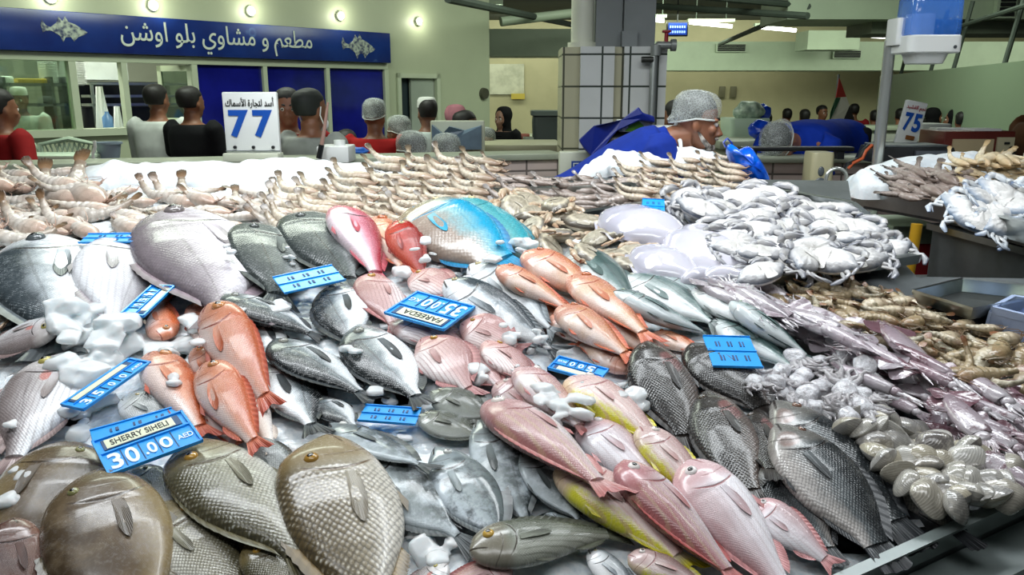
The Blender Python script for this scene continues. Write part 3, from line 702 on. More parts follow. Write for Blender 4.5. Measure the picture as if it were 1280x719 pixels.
def fish_material(name, back, mid, belly, head=None, pos=(.22, .48, .74), scale=(44, 1.0), sc_str=.5, mott=0.0, mott_c=None, mott_s=9, stripes=0, stripe_c=None, stripe_a=.3, line_c='#2a1f1c', rough=.26, spot=0.0, spot_c='#f4f7f8', lat=0.25, blot=None, gloss=.25, vbars=0, lines=1.0, bmp=.5):
    g = NT(name)
    at = g.n('ShaderNodeAttribute', attribute_name='fc'); sp = g.n('ShaderNodeSeparateXYZ'); g.l(at.outputs['Vector'], sp.inputs[0])
    fx, fy, dv = sp.outputs
    oi = g.n('ShaderNodeObjectInfo'); rnd = oi.outputs['Random']
    vv = g.n('ShaderNodeVectorMath', operation='ADD'); g.l(at.outputs['Vector'], vv.inputs[0])
    cr = g.n('ShaderNodeCombineXYZ'); g.l(g.math('MULTIPLY', rnd, 37.0), cr.inputs[0]); g.l(g.math('MULTIPLY', rnd, 11.0), cr.inputs[1]); g.l(cr.outputs[0], vv.inputs[1])
    fl = g.n('ShaderNodeVectorMath', operation='MULTIPLY'); g.l(vv.outputs[0], fl.inputs[0]); fl.inputs[1].default_value = (1, 1, 0.0)
    P = fl.outputs[0]
    n_lo = g.noise(P, 7, 3); n_hi = g.noise(P, 60, 3, .6)
    t = g.math('ADD', g.math('MULTIPLY', dv, .5), .5)
    t = g.math('ADD', t, g.math('MULTIPLY', g.math('SUBTRACT', n_lo, .5), .35)); t = g.math('ADD', t, g.math('MULTIPLY', g.math('SUBTRACT', n_hi, .5), .22))
    col = g.ramp(t, [(pos[0], lin(belly)), (pos[1], lin(mid)), (pos[2], lin(back))])
    if mott > 0:
        nm = g.noise(P, mott_s, 4, .6); col = g.mix(g.math('MULTIPLY', g.sstep(nm, .43, .68), mott), col, lin(mott_c))
    if stripes:
        sw = g.math('SINE', g.math('MULTIPLY', g.math('ADD', fy, g.math('MULTIPLY', g.math('SUBTRACT', n_lo, .5), .02)), stripes))
        body = g.sstep(fx, .22, .32)
        col = g.mix(g.math('MULTIPLY', g.math('MULTIPLY', g.sstep(sw, .3, .9), body), stripe_a), col, lin(stripe_c))
    if vbars:
        sb = g.math('SINE', g.math('MULTIPLY', fx, vbars)); col = g.mix(g.math('MULTIPLY', g.math('MULTIPLY', g.sstep(sb, .2, .9), g.sstep(dv, -.3, .3)), .35), col, lin(stripe_c or '#333333'))
    if blot: # one coloured patch: (x, y, rx, ry, colour)
        bx, by, rx, ry, bc = blot
        d = g.math('ADD', g.math('POWER', g.math('DIVIDE', g.math('SUBTRACT', fx, bx), rx), 2), g.math('POWER', g.math('DIVIDE', g.math('SUBTRACT', dv, by), ry), 2))
        d = g.math('ADD', d, g.math('MULTIPLY', g.math('SUBTRACT', n_lo, .5), 1.2)); col = g.mix(g.math('SUBTRACT', 1.0, g.sstep(d, .4, 1.2)), col, lin(bc))
    # scales: diamond lattice
    mp = g.n('ShaderNodeMapping'); mp.inputs['Rotation'].default_value = (0, 0, math.radians(45)); mp.inputs['Scale'].default_value = (scale[0] * 1.55, scale[0] * scale[1] * 1.55, 1); mp.vector_type = 'POINT'
    s2 = g.n('ShaderNodeVectorMath', operation='MULTIPLY'); g.l(at.outputs['Vector'], s2.inputs[0]); s2.inputs[1].default_value = (1, 1.25, 0)
    g.l(s2.outputs[0], mp.inputs['Vector'])
    vo = g.n('ShaderNodeTexVoronoi'); vo.inputs['Scale'].default_value = 1; vo.inputs['Randomness'].default_value = .22; g.l(mp.outputs[0], vo.inputs['Vector'])
    vd = vo.outputs['Distance']
    bodym = g.math('MULTIPLY', g.sstep(fx, .20, .30), g.sstep(fx, .93, .84))
    hard = g.math('MULTIPLY', bodym, sc_str)
    edge = g.sstep(vd, .34, .58)
    col = g.mix(g.math('MULTIPLY', edge, g.math('MULTIPLY', hard, .9)), col, g.mix(.6, col, (0.02, 0.022, 0.025, 1)))
    if spot > 0:
        fleck = g.math('MULTIPLY', g.math('MULTIPLY', g.math('SUBTRACT', 1.0, g.sstep(vd, .12, .40)), g.math('MULTIPLY', g.sstep(n_hi, .38, .62), g.sstep(g.noise(P, 16, 3), .38, .60))), g.math('MULTIPLY', bodym, spot))
        col = g.mix(fleck, col, lin(spot_c))
    if head:
        hm = g.math('SUBTRACT', 1.0, g.sstep(g.math('ADD', fx, g.math('MULTIPLY', g.math('SUBTRACT', n_lo, .5), .08)), .17, .25)); col = g.mix(g.math('MULTIPLY', hm, .75), col, lin(head))
    # gill cover edge, preopercle, mouth, lateral line
    y2 = g.math('MULTIPLY', g.math('ADD', dv, .05), g.math('ADD', dv, .05))
    gx = g.math('ABSOLUTE', g.math('SUBTRACT', fx, g.math('SUBTRACT', .268, g.math('MULTIPLY', y2, .10))))
    ginr = g.math('MULTIPLY', g.sstep(dv, .62, .45), g.sstep(dv, -.85, -.6))
    gl = g.math('MULTIPLY', g.sstep(gx, .008, .002), ginr)
    px_ = g.math('ABSOLUTE', g.math('SUBTRACT', fx, g.math('SUBTRACT', .185, g.math('MULTIPLY', y2, .07))))
    pl = g.math('MULTIPLY', g.math('MULTIPLY', g.sstep(px_, .006, .001), g.sstep(dv, .2, .0)), .5)
    my = g.math('ABSOLUTE', g.math('ADD', fy, g.math('ADD', g.math('MULTIPLY', fx, .45), .010)))
    ml = g.math('MULTIPLY', g.sstep(my, .009, .003), g.sstep(fx, .10, .075))
    lines_ = g.math('MULTIPLY', g.math('MAXIMUM', g.math('MAXIMUM', gl, pl), ml), lines)
    col = g.mix(g.math('MULTIPLY', lines_, .9), col, lin(line_c))
    if lat > 0:
        ly = g.math('ABSOLUTE', g.math('SUBTRACT', dv, g.math('SUBTRACT', .42, g.math('MULTIPLY', fx, .35))))
        col = g.mix(g.math('MULTIPLY', g.math('MULTIPLY', g.sstep(ly, .045, .015), bodym), lat), col, lin(line_c))
    # individual shade
    col = g.mix(1.0, col, g.ramp(rnd, [(0, (.86, .87, .88, 1)), (1, (1.08, 1.06, 1.05, 1))]), 'MULTIPLY')
    g.base(col)
    hgt = g.math('SUBTRACT', g.math('MULTIPLY', g.math('SUBTRACT', 1.0, vd), bodym), g.math('MULTIPLY', lines_, 1.5))
    g.set(Roughness=g.math('ADD', rough, g.math('MULTIPLY', g.math('SUBTRACT', n_hi, .5), .25)), Normal=g.bump(hgt, bmp, .0016, g.bump(n_lo, .25, .004)))
    g.b.inputs['Coat Weight'].default_value = gloss; g.b.inputs['Coat Roughness'].default_value = .12
    return g.m
def fin_material(name, c1, c2, rays=70, rough=.42):
    g = NT(name); at = g.n('ShaderNodeAttribute', attribute_name='fc'); sp = g.n('ShaderNodeSeparateXYZ'); g.l(at.outputs['Vector'], sp.inputs[0])
    w = g.math('SINE', g.math('MULTIPLY', sp.outputs[0], rays)); nz = g.noise(at.outputs['Vector'], 9, 3)
    c = g.mix(g.sstep(g.math('ADD', sp.outputs[1], g.math('MULTIPLY', g.math('SUBTRACT', nz, .5), .5)), .05, .9), lin(c1), lin(c2))
    g.base(g.mix(g.math('MULTIPLY', g.sstep(w, .1, .9), .35), c, g.mix(.5, c, (0.01, 0.01, 0.01, 1))))
    g.set(Roughness=rough, Normal=g.bump(w, .35, .001)); g.b.inputs['Coat Weight'].default_value = .12
    return g.m
SPEC = {}
def species(key, shape, fin=('#444444', '#222222'), iris='#c9b98a', **kw):
    SPEC[key] = dict(shape=SH[shape], m=fish_material('skin_' + key, **kw), fin=fin_material('fin_' + key, *fin), pec=fin_material('pectoral_' + key, kw['mid'], kw['back']) if shape != 'bream' or key != 'dark_bream' else fin_material('pectoral_' + key, '#5a6265', '#23282b'), iris=mat('iris_' + key, iris, .15, coat=.5))
m_pupil = mat('fish_pupil', '#08090a', .06, coat=1.0)
species('dark_bream', 'bream', ('#3a4145', '#1c2023'), '#8d8f86', back='#23292b', mid='#727e83', belly='#eef3f6', head='#50585a', pos=(.40, .58, .80), scale=(56, 1), sc_str=.55, spot=.75, lat=.5)
species('pale_bream', 'bream', ('#b09a97', '#7d6a68'), '#b9ad62', back='#8f8482', mid='#cdc7c8', belly='#eceff3', head='#d9d4d2', pos=(.2, .5, .85), scale=(52, 1), sc_str=.22, stripes=230, stripe_c='#8b7f80', stripe_a=.38, blot=(.30, -.05, .05, .16, '#cf8f88'))
species('big_silver', 'bream', ('#6b7478', '#3c4245'), '#565c5e', back='#3d464b', mid='#a9b2b8', belly='#f0f3f6', head='#cfd5d9', pos=(.36, .54, .74), scale=(85, 1), sc_str=.35, spot=.7, spot_c='#cfd9de', mott=.25, mott_c='#2b3235', mott_s=22)
species('white_silver', 'bream', ('#a79fa4', '#7b7478'), '#8a8788', back='#8a8487', mid='#d6d4d9', belly='#f0f1f5', head='#dad8dc', pos=(.15, .45, .95), scale=(56, 1), sc_str=.2, stripes=240, stripe_c='#9a9398', stripe_a=.25)
species('lavender_silver', 'bream', ('#a08f97', '#6d6068'), '#77706f', back='#7d7479', mid='#bfb6bd', belly='#e9e6ec', pos=(.2, .5, .82), scale=(60, 1), sc_str=.3, mott=.5, mott_c='#8d8288', mott_s=16)
species('grey_big', 'emperor', ('#555b5b', '#343939'), '#4d5250', back='#3f4645', mid='#666d6b', belly='#a9aeae', pos=(.10, .40, .8), scale=(44, 1), sc_str=.5, lat=.5, spot=.25)
species('pink_snapper', 'slim', ('#c9606e', '#a33b48'), '#d9b7a0', back='#b5404f', mid='#dd8f9f', belly='#f3dfe5', head='#c8606a', pos=(.25, .5, .82), scale=(60, 1), sc_str=.25, lat=.15)
species('red_fish', 'slim', ('#a8301f', '#7d2018'), back='#8f1f19', mid='#b3362a', belly='#c45743', pos=(.15, .45, .85), scale=(60, 1), sc_str=.25, lat=.1)
species('parrot', 'parrot', ('#1f93c0', '#0b6c9f'), back='#25a6cf', mid='#86bcc6', belly='#a8978a', head='#a09274', pos=(.34, .60, .80), scale=(30, 1), sc_str=.22, line_c='#1783ab', gloss=.4)
species('teal_parrot', 'parrot', ('#2a98ab', '#0d6276'), back='#2f98a8', mid='#5aa7ad', belly='#8fb0ae', pos=(.2, .5, .8), scale=(30, 1), sc_str=.3, line_c='#1f6c78')
species('orange', 'slim', ('#cf7355', '#b0503c'), '#c88a5a', back='#bf6038', mid='#d48e70', belly='#e8d2ca', head='#c58468', pos=(.22, .50, .80), scale=(54, 1), sc_str=.25, line_c='#8d3b2c', lat=.1)
species('goat', 'slim', ('#d9805a', '#c05838'), '#b8643a', back='#c4714e', mid='#dba488', belly='#eed9cf', head='#d39078', pos=(.2, .5, .84), scale=(54, 1), sc_str=.2, line_c='#a4472f', mott=.35, mott_c='#cf9a4a', mott_s=6, lat=.1)
species('fareeda', 'bream', ('#c08a88', '#9a5f60'), '#b98a3a', back='#a87a77', mid='#d3b0ad', belly='#efe4e3', head='#c08f88', pos=(.15, .45, .88), scale=(56, 1), sc_str=.18, stripes=200, stripe_c='#9b6f70', stripe_a=.5, line_c='#8c4a45', lat=0)
species('silver_long', 'trevally', ('#59636a', '#2f363a'), back='#39434a', mid='#a9b4bb', belly='#f1f4f6', pos=(.52, .60, .72), scale=(80, 1), sc_str=.2, lat=.2, mott=.4, mott_c='#3b444a', mott_s=8)
species('silver_white', 'trevally', ('#9aa3a8', '#60686c'), back='#7b858b', mid='#d3d9dd', belly='#f4f6f8', pos=(.3, .55, .9), scale=(80, 1), sc_str=.12, lat=.1)
species('green_back', 'trevally', ('#5d7473', '#39494a'), '#93a08a', back='#3c5654', mid='#6e8684', belly='#d7dfe0', pos=(.16, .40, .62), scale=(90, 1), sc_str=.1, lat=.3, rough=.2, gloss=.4)
species('silver_jack', 'trevally', ('#7b8886', '#4b5655'), '#a6a99c', back='#5b7371', mid='#a6b3b2', belly='#e6ebec', pos=(.3, .52, .74), scale=(90, 1), sc_str=.1, lat=.25, rough=.2, gloss=.4)
species('rabbit', 'rabbit', ('#4b5355', '#2d3335'), '#d8dad6', back='#3b4343', mid='#737e80', belly='#aab5ba', head='#6b7475', pos=(.1, .42, .82), scale=(110, 1), sc_str=.1, mott=.85, mott_c='#c3ced5', mott_s=9, lat=.2, rough=.22, gloss=.4)
species('rabbit_speck', 'rabbit', ('#596265', '#2d3335'), '#c9ccc8', back='#667272', mid='#a3afb3', belly='#cad5dc', head='#8f999c', pos=(.1, .42, .85), scale=(110, 1), sc_str=.1, mott=.85, mott_c='#3d4548', mott_s=15, lat=.1, rough=.2, gloss=.5)
species('rabbit_olive', 'rabbit', ('#4d5147', '#2c2f2a'), '#b7b79f', back='#44493f', mid='#6c7064', belly='#8f948d', pos=(.1, .42, .82), scale=(110, 1), sc_str=.1, mott=.5, mott_c='#8a9090', mott_s=7, lat=.3, rough=.24, gloss=.3)
species('emperor', 'emperor', ('#6d6647', '#4a452f'), '#b58a3a', back='#55503a', mid='#8f8b78', belly='#c9c8be', head='#7b6d48', pos=(.12, .42, .85), scale=(40, 1), sc_str=.7, spot=.8, spot_c='#cfd2c8', line_c='#4a3a22', lat=.15, bmp=.8)
species('emperor_big', 'emperor', ('#8a744a', '#5f5033'), '#a9813a', back='#62563e', mid='#968e7b', belly='#cfccc2', head='#84724e', pos=(.08, .36, .9), scale=(31, 1), sc_str=.85, spot=.85, spot_c='#d8d5c8', line_c='#5a4222', lat=.1, bmp=.7)
species('grouper', 'grouper', ('#6b6048', '#4b4332'), '#8b8a5a', back='#473b2c', mid='#5e5040', belly='#8f7f5c', head='#62543f', pos=(.05, .40, .85), scale=(110, 1), sc_str=.10, mott=.6, mott_c='#7d6d55', mott_s=8, bmp=.15, line_c='#33271a', lat=0, spot=.2)
species('grouper_red', 'grouper', ('#5b3a33', '#3f2722'), '#a39a6a', back='#4d342e', mid='#5f4138', belly='#7b5a4c', pos=(.1, .4, .85), scale=(70, 1), sc_str=.3, mott=.4, mott_c='#7a5548', mott_s=9, line_c='#2a1712', lat=0)
species('olive', 'slim', ('#6c705e', '#4a4d40'), '#c9a24a', back='#5a5f50', mid='#83887a', belly='#b3b5a8', head='#857c6c', pos=(.12, .45, .85), scale=(56, 1), sc_str=.2, stripes=220, stripe_c='#575b4c', stripe_a=.45, line_c='#41382e', lat=.2)
species('pink', 'slim', ('#cda09c', '#b06a68'), '#e9e0d8', back='#ad7c7a', mid='#d3b4b4', belly='#ebe2e4', head='#ba908f', pos=(.15, .45, .85), scale=(60, 1), sc_str=.15, stripes=150, stripe_c='#c9b58f', stripe_a=.4, line_c='#8f4f50', lat=0)
species('pink_red', 'slim', ('#c8807c', '#a84a48'), '#efe6e2', back='#ad7070', mid='#d0b2b4', belly='#efe6ea', head='#c08488', pos=(.2, .5, .86), scale=(60, 1), sc_str=.2, stripes=150, stripe_c='#cdbb95', stripe_a=.35, line_c='#8f4040', lat=0)
species('yellow_edge', 'slim', ('#d9cfae', '#cfc62a'), '#e6dcd6', back='#c29a96', mid='#e2d0cb', belly='#dcd842', head='#d6b8b4', pos=(.03, .20, .95), scale=(60, 1), sc_str=.12, stripes=150, stripe_c='#cfa6a0', stripe_a=.45, line_c='#a06060', lat=0)
species('pink_silver', 'slim', ('#d8a0a0', '#b87878'), '#efe8e6', back='#b9999c', mid='#dcd2d8', belly='#f0eef3', head='#cba3a6', pos=(.15, .5, .9), scale=(64, 1), sc_str=.22, stripes=150, stripe_c='#b9a5a8', stripe_a=.3, line_c='#95585a', lat=0)
species('dark_tilapia', 'tilapia', ('#39332f', '#1f1c1c'), '#4f463c', back='#232120', mid='#45413d', belly='#6d625c', pos=(.05, .35, .9), scale=(36, 1), sc_str=.9, spot=.55, spot_c='#8d877f', line_c='#120e0d', blot=(.27, -.45, .10, .35, '#7a5654'), lat=.2, bmp=.8)
species('grey_tilapia', 'tilapia', ('#3a3d40', '#23262a'), '#7a5a4a', back='#2f3335', mid='#63696b', belly='#c3bdb8', head='#7d7a74', pos=(.14, .40, .68), scale=(36, 1), sc_str=.8, spot=.45, spot_c='#aab0b2', line_c='#241a18', blot=(.16, -.45, .06, .35, '#b08078'), lat=.2, bmp=.7)
species('small_silver', 'emperor', ('#8d8f88', '#5f625c'), back='#6f7676', mid='#a9aeac', belly='#dfe2e2', pos=(.1, .45, .9), scale=(36, 1), sc_str=.8, spot=.7, line_c='#3a3c38')
species('white_soft', 'slim', ('#d6c9c0', '#b9aaa0'), back='#cdb5a8', mid='#e4d9d0', belly='#f2ecE8'.lower(), pos=(.1, .4, .95), scale=(60, 1), sc_str=.15, line_c='#a07a6a', lat=.1)

def fin_sheet(base, tip, t0=.0012, rows=4):
    """closed thin sheet between a base polyline and a tip polyline, with (u, v) per vertex"""
    n = len(base); V = []; A = []
    for s in (1, -1):
        for r in range(rows + 1):
            q = r / rows
            for i in range(n):
                p = base[i].lerp(tip[i], q); V.append(p + Vector((0, 0, s * t0 * (1 - .75 * q)))); A.append((i / (n - 1), q, 0))
    fs = []; m = (rows + 1) * n
    for r in range(rows):
        for i in range(n - 1):
            a = r * n + i; fs.append((a, a + 1, a + n + 1, a + n)); fs.append((m + a, m + a + n, m + a + n + 1, m + a + 1))
    border = list(range(n)) + [r * n + n - 1 for r in range(1, rows + 1)] + [rows * n + i for i in range(n - 2, -1, -1)] + [r * n for r in range(rows - 1, 0, -1)]
    for i in range(len(border)):
        a, b = border[i], border[(i + 1) % len(border)]; fs.append((a, m + a, m + b, b))
    return V, fs, A
def set_fc(me, A):
    at = me.attributes.new('fc', 'FLOAT_VECTOR', 'POINT'); at.data.foreach_set('vector', np.array(A, 'f').ravel())
FISH = []
def lay_fish(sp, hx, hy, tx, ty, wpx, side, label, group=None, flags=''):
    S_ = SPEC[sp]; sh = S_['shape']; rng = random.Random(hash((hx, hy, tx)) & 0xffff)
    h0 = h1 = 0.03; roll = 0.0
    for it in range(3):
        A = on_plane(hx, hy, h0); B = on_plane(tx, ty, h1)
        ax = (B - A); L = ax.length; ax.normalize(); zz = (EN - ax * EN.dot(ax)).normalized(); yy = zz.cross(ax)
        if it == 0:
            c = (A + B) / 2; p0 = Vector(pix(c)); p1 = Vector(pix(c + yy * .01)); da = (Vector((tx, ty)) - Vector((hx, hy))).normalized()
            perp = abs((p1 - p0).cross(da)) / .01
            H = wpx / max(perp, 1e-3); H = min(max(H, sh['r'][0] * L), sh['r'][1] * L)
            T = H * sh['T'] * .5
            xs = np.linspace(.04, .86, 14); ys = np.linspace(-.85, .85, 7)
            XX, YY = np.meshgrid(xs, ys, indexing='ij')
            top = hermite(sh['top'], XX); bot = hermite(sh['bot'], XX)
            yl = ((top + bot) / 2 + (top - bot) / 2 * YY) * H * side
            wf = T * np.sqrt(np.clip(np.minimum(1, (top - bot) / .97), .02, 1)) * (1 - YY**2) ** .5
        ua, va, _ = uv_of(A); ub, vb, _ = uv_of(B)
        du, dv_ = (ub - ua) / L, (vb - va) / L; nn = math.hypot(du, dv_)
        U = ua + XX * L * du + yl * (-dv_ / nn); V = va + XX * L * dv_ + yl * (du / nn)
        ii, jj = hf_idx(U, V); need = HF[ii, jj] + wf * .80
        Xr = (XX - .45).ravel(); Yr = yl.ravel(); nr = need.ravel()
        M_ = np.stack([np.ones_like(Xr), Xr, Yr], 1); co, *_ = np.linalg.lstsq(M_, nr, rcond=None)
        b = float(np.clip(co[1], -.30 * L, .30 * L)); r = float(np.clip(co[2], -.38, .38))
        a = float(np.percentile(nr - Xr * b - Yr * r, 68))
        h0 = a - .45 * b; h1 = a + .55 * b
        h0 = min(h0, .20); h1 = max(min(h1, .18), .004); roll = r
    A = on_plane(hx, hy, h0); B = on_plane(tx, ty, h1); ax = (B - A); L = ax.length
    Mx = frame_M(A, ax, EN) @ Matrix.Rotation(math.atan(roll), 4, 'X')
    # update height field
    XX, YY = np.meshgrid(np.linspace(.02, .95, 70), np.linspace(-.97, .97, 30), indexing='ij')
    top = np.maximum(hermite(sh['top'], XX), .08); bot = np.minimum(hermite(sh['bot'], XX), -.08)
    yl = ((top + bot) / 2 + (top - bot) / 2 * YY) * H * side
    wf = T * np.sqrt(np.clip(np.minimum(1, (top - bot) / .97), .02, 1)) * (1 - YY**2) ** .5
    ua, va, _ = uv_of(A); ub, vb, _ = uv_of(B); du, dv_ = (ub - ua) / L, (vb - va) / L; nn = math.hypot(du, dv_)
    U = ua + XX * L * du + yl * (-dv_ / nn); V = va + XX * L * dv_ + yl * (du / nn)
    Z = h0 + (h1 - h0) * XX + yl * roll + wf
    ii, jj = hf_idx(U, V); np.maximum.at(HF, (ii, jj), Z)
    build_fish(S_, L, H, T, side, Mx, rng, label, group, flags)
    FISH.append((label, L, H, h0, h1))
def build_fish(S_, L, H, T, side, Mx, rng, label, group, flags):
    sh = S_['shape']; nx, nt = 46, 26
    droop = rng.uniform(-.10, .10) if 'k' not in flags else .3; sway = rng.uniform(-.02, .02)
    def deform(p):
        x = p[0] / L; return Vector((p[0], (p[1] + sway * L * math.sin(math.pi * min(x, 1))) * 1.0, p[2] - droop * L * max(0, x - .45) ** 2))
    xs = [0.0, .006, .018] + [float(v) for v in np.linspace(.035, .86, nx)]
    xe = sh['top'][-1][0]; xs = [x for x in xs if x < xe] + [xe]
    V, A = [], []
    def half(x):
        t = float(hermite(sh['top'], np.array(x))); b = float(hermite(sh['bot'], np.array(x)))
        if x < .03:
            q = math.sqrt(max(x, 0) / .03) * .9 + .1; m_ = (t + b) / 2; t = m_ + (t - m_) * q; b = m_ + (b - m_) * q
        return t * H, b * H
    def thick(x):
        f = float(np.interp(x, [0, .02, .06, .14, .27, .42, .6, .75, .86], [.16, .34, .55, .86, 1.0, 1.0, .75, .42, .18]))
        g = .05 if x < .262 else (-.02 if x < .30 else 0)
        return T * (f + g)
    for x in xs:
        t, b = half(x); yc, hy = (t + b) / 2, (t - b) / 2; w = thick(x)
        for j in range(nt):
            th = 2 * math.pi * j / nt; c, s = math.cos(th), math.sin(th)
            z = w * math.copysign(abs(s) ** .92, s)
            p = deform((x * L, (yc + hy * c), z)); V.append((p.x, p.y * side, p.z)); A.append((x, (yc + hy * c) / L, c))
    m = len(xs); fs = [tuple(range(nt))[::-1], tuple(range((m - 1) * nt, m * nt))]
    for i in range(m - 1):
        for j in range(nt):
            q = (j + 1) % nt; fs.append((i * nt + j, i * nt + q, (i + 1) * nt + q, (i + 1) * nt + j))
    def surf_z(x, y):
        t, b = half(x); d = max(-1, min(1, (y - (t + b) / 2) / ((t - b) / 2))); return thick(x) * math.sqrt(max(0, 1 - d * d)) ** .92
    def mk(name, V, fs, A, material, parent=None):
        k = MB(); k.add([(p[0], p[1], p[2]) for p in V], fs); me = k.mesh(name, material, True, 50); set_fc(me, A)
        return link(name, me, parent)
    body = mk('fish', V, fs, A, S_['m']); body.matrix_world = Mx
    tag(body, label, 'fish', group)
    def fin(name, base, tip, t0=.0013, m=None):
        base = [deform(p) for p in base]; tip = [deform(p) for p in tip]
        Vf, ff, Af = fin_sheet([Vector((p.x, p.y * side, p.z)) for p in base], [Vector((p.x, p.y * side, p.z)) for p in tip], t0)
        return mk(name, Vf, ff, Af, m or S_['fin'], body)
    # tail
    rng_t = rng.uniform(.34, .46); n = 17; base, tip = [], []; t, b = half(xe); lift = rng.uniform(-.02, .02)
    for i in range(n):
        q = i / (n - 1) * 2 - 1
        base.append((xe * L - .012 * L, (t * .95 if q > 0 else -b * .95) * q, 0))
        ext = 1.0 - (1 - xe) * sh['fork'] * (1 - abs(q) ** 1.3)
        tip.append((ext * L - (.02 * L * abs(q) ** 6), q * H * sh['tailh'] * rng_t, lift * L * abs(q) + .006 * L * math.sin(q * 9)))
    fin('tail_fin', base, tip, .0016)
    # dorsal and anal fins, partly folded
    for nm, (x0, x1, hh), sg in (('dorsal_fin', sh['dors'], 1), ('anal_fin', sh['anal'], -1)):
        n = 27; base, tip = [], []; op = rng.uniform(.2, .6)
        for i in range(n):
            q = i / (n - 1); x = x0 + (x1 - x0) * q; t, b = half(x); y = (t if sg > 0 else b)
            hgt = hh * H * 2.0 * op * (math.sin(math.pi * min(1, q * .9 + .12)) ** .6) * (1 if (i % 2 == 0 or q > .6) else .78)
            base.append((x * L, y * .97, 0)); tip.append(((x + .05) * L, y + sg * hgt, .004))
        fin(nm, base, tip)
    # pectoral fin lying on the flank
    n = 9; base, tip = [], []; px, py = .285, -.10 * H; ang = rng.uniform(-.35, .05); ln = rng.uniform(.19, .25)
    for i in range(n):
        q = i / (n - 1) * 2 - 1; a = ang + q * .20; l_ = ln * (1 - .45 * abs(q - .3) ** 1.5)
        bx, by = px, py + q * .05 * H; ex, ey = px + l_ * math.cos(a), py + l_ * L * math.sin(a) * .7 + q * .03 * H
        base.append((bx * L, by, surf_z(bx, by) + .0005)); tip.append((ex * L, ey, surf_z(ex, ey) + .003))
    fin('pectoral_fin', base, tip, .0009, S_['pec'])
    n = 7; base, tip = [], []
    for i in range(n):
        q = i / (n - 1); x = .31 + .05 * q; t, b = half(x); base.append((x * L, b * .9, T * .2)); tip.append(((x + .11) * L, b * (1.12 - .10 * q), T * .25))
    fin('pelvic_fin', base, tip)
    if 'e' not in flags:
        ex, ey, er = sh['eye']; r = er * L * 1.4; y = ey * H * .8; z = surf_z(ex, y)
        p = deform((ex * L, y, z - r * .12))
        k = MB(); k.sphere((0, 0, 0), (r, r, r * .66), 18, 10); e = k.obj('eye', S_['iris'], body)
        e.location = (p.x, p.y * side, p.z); e.rotation_euler = (math.radians(-14) * side, math.radians(-10), 0)
        k = MB(); k.sphere((0, 0, r * .40), (r * .56, r * .56, r * .32), 14, 8); k.obj('pupil', m_pupil, e)
    if 'm' in flags:
        return body
L_, R_ = 1, -1
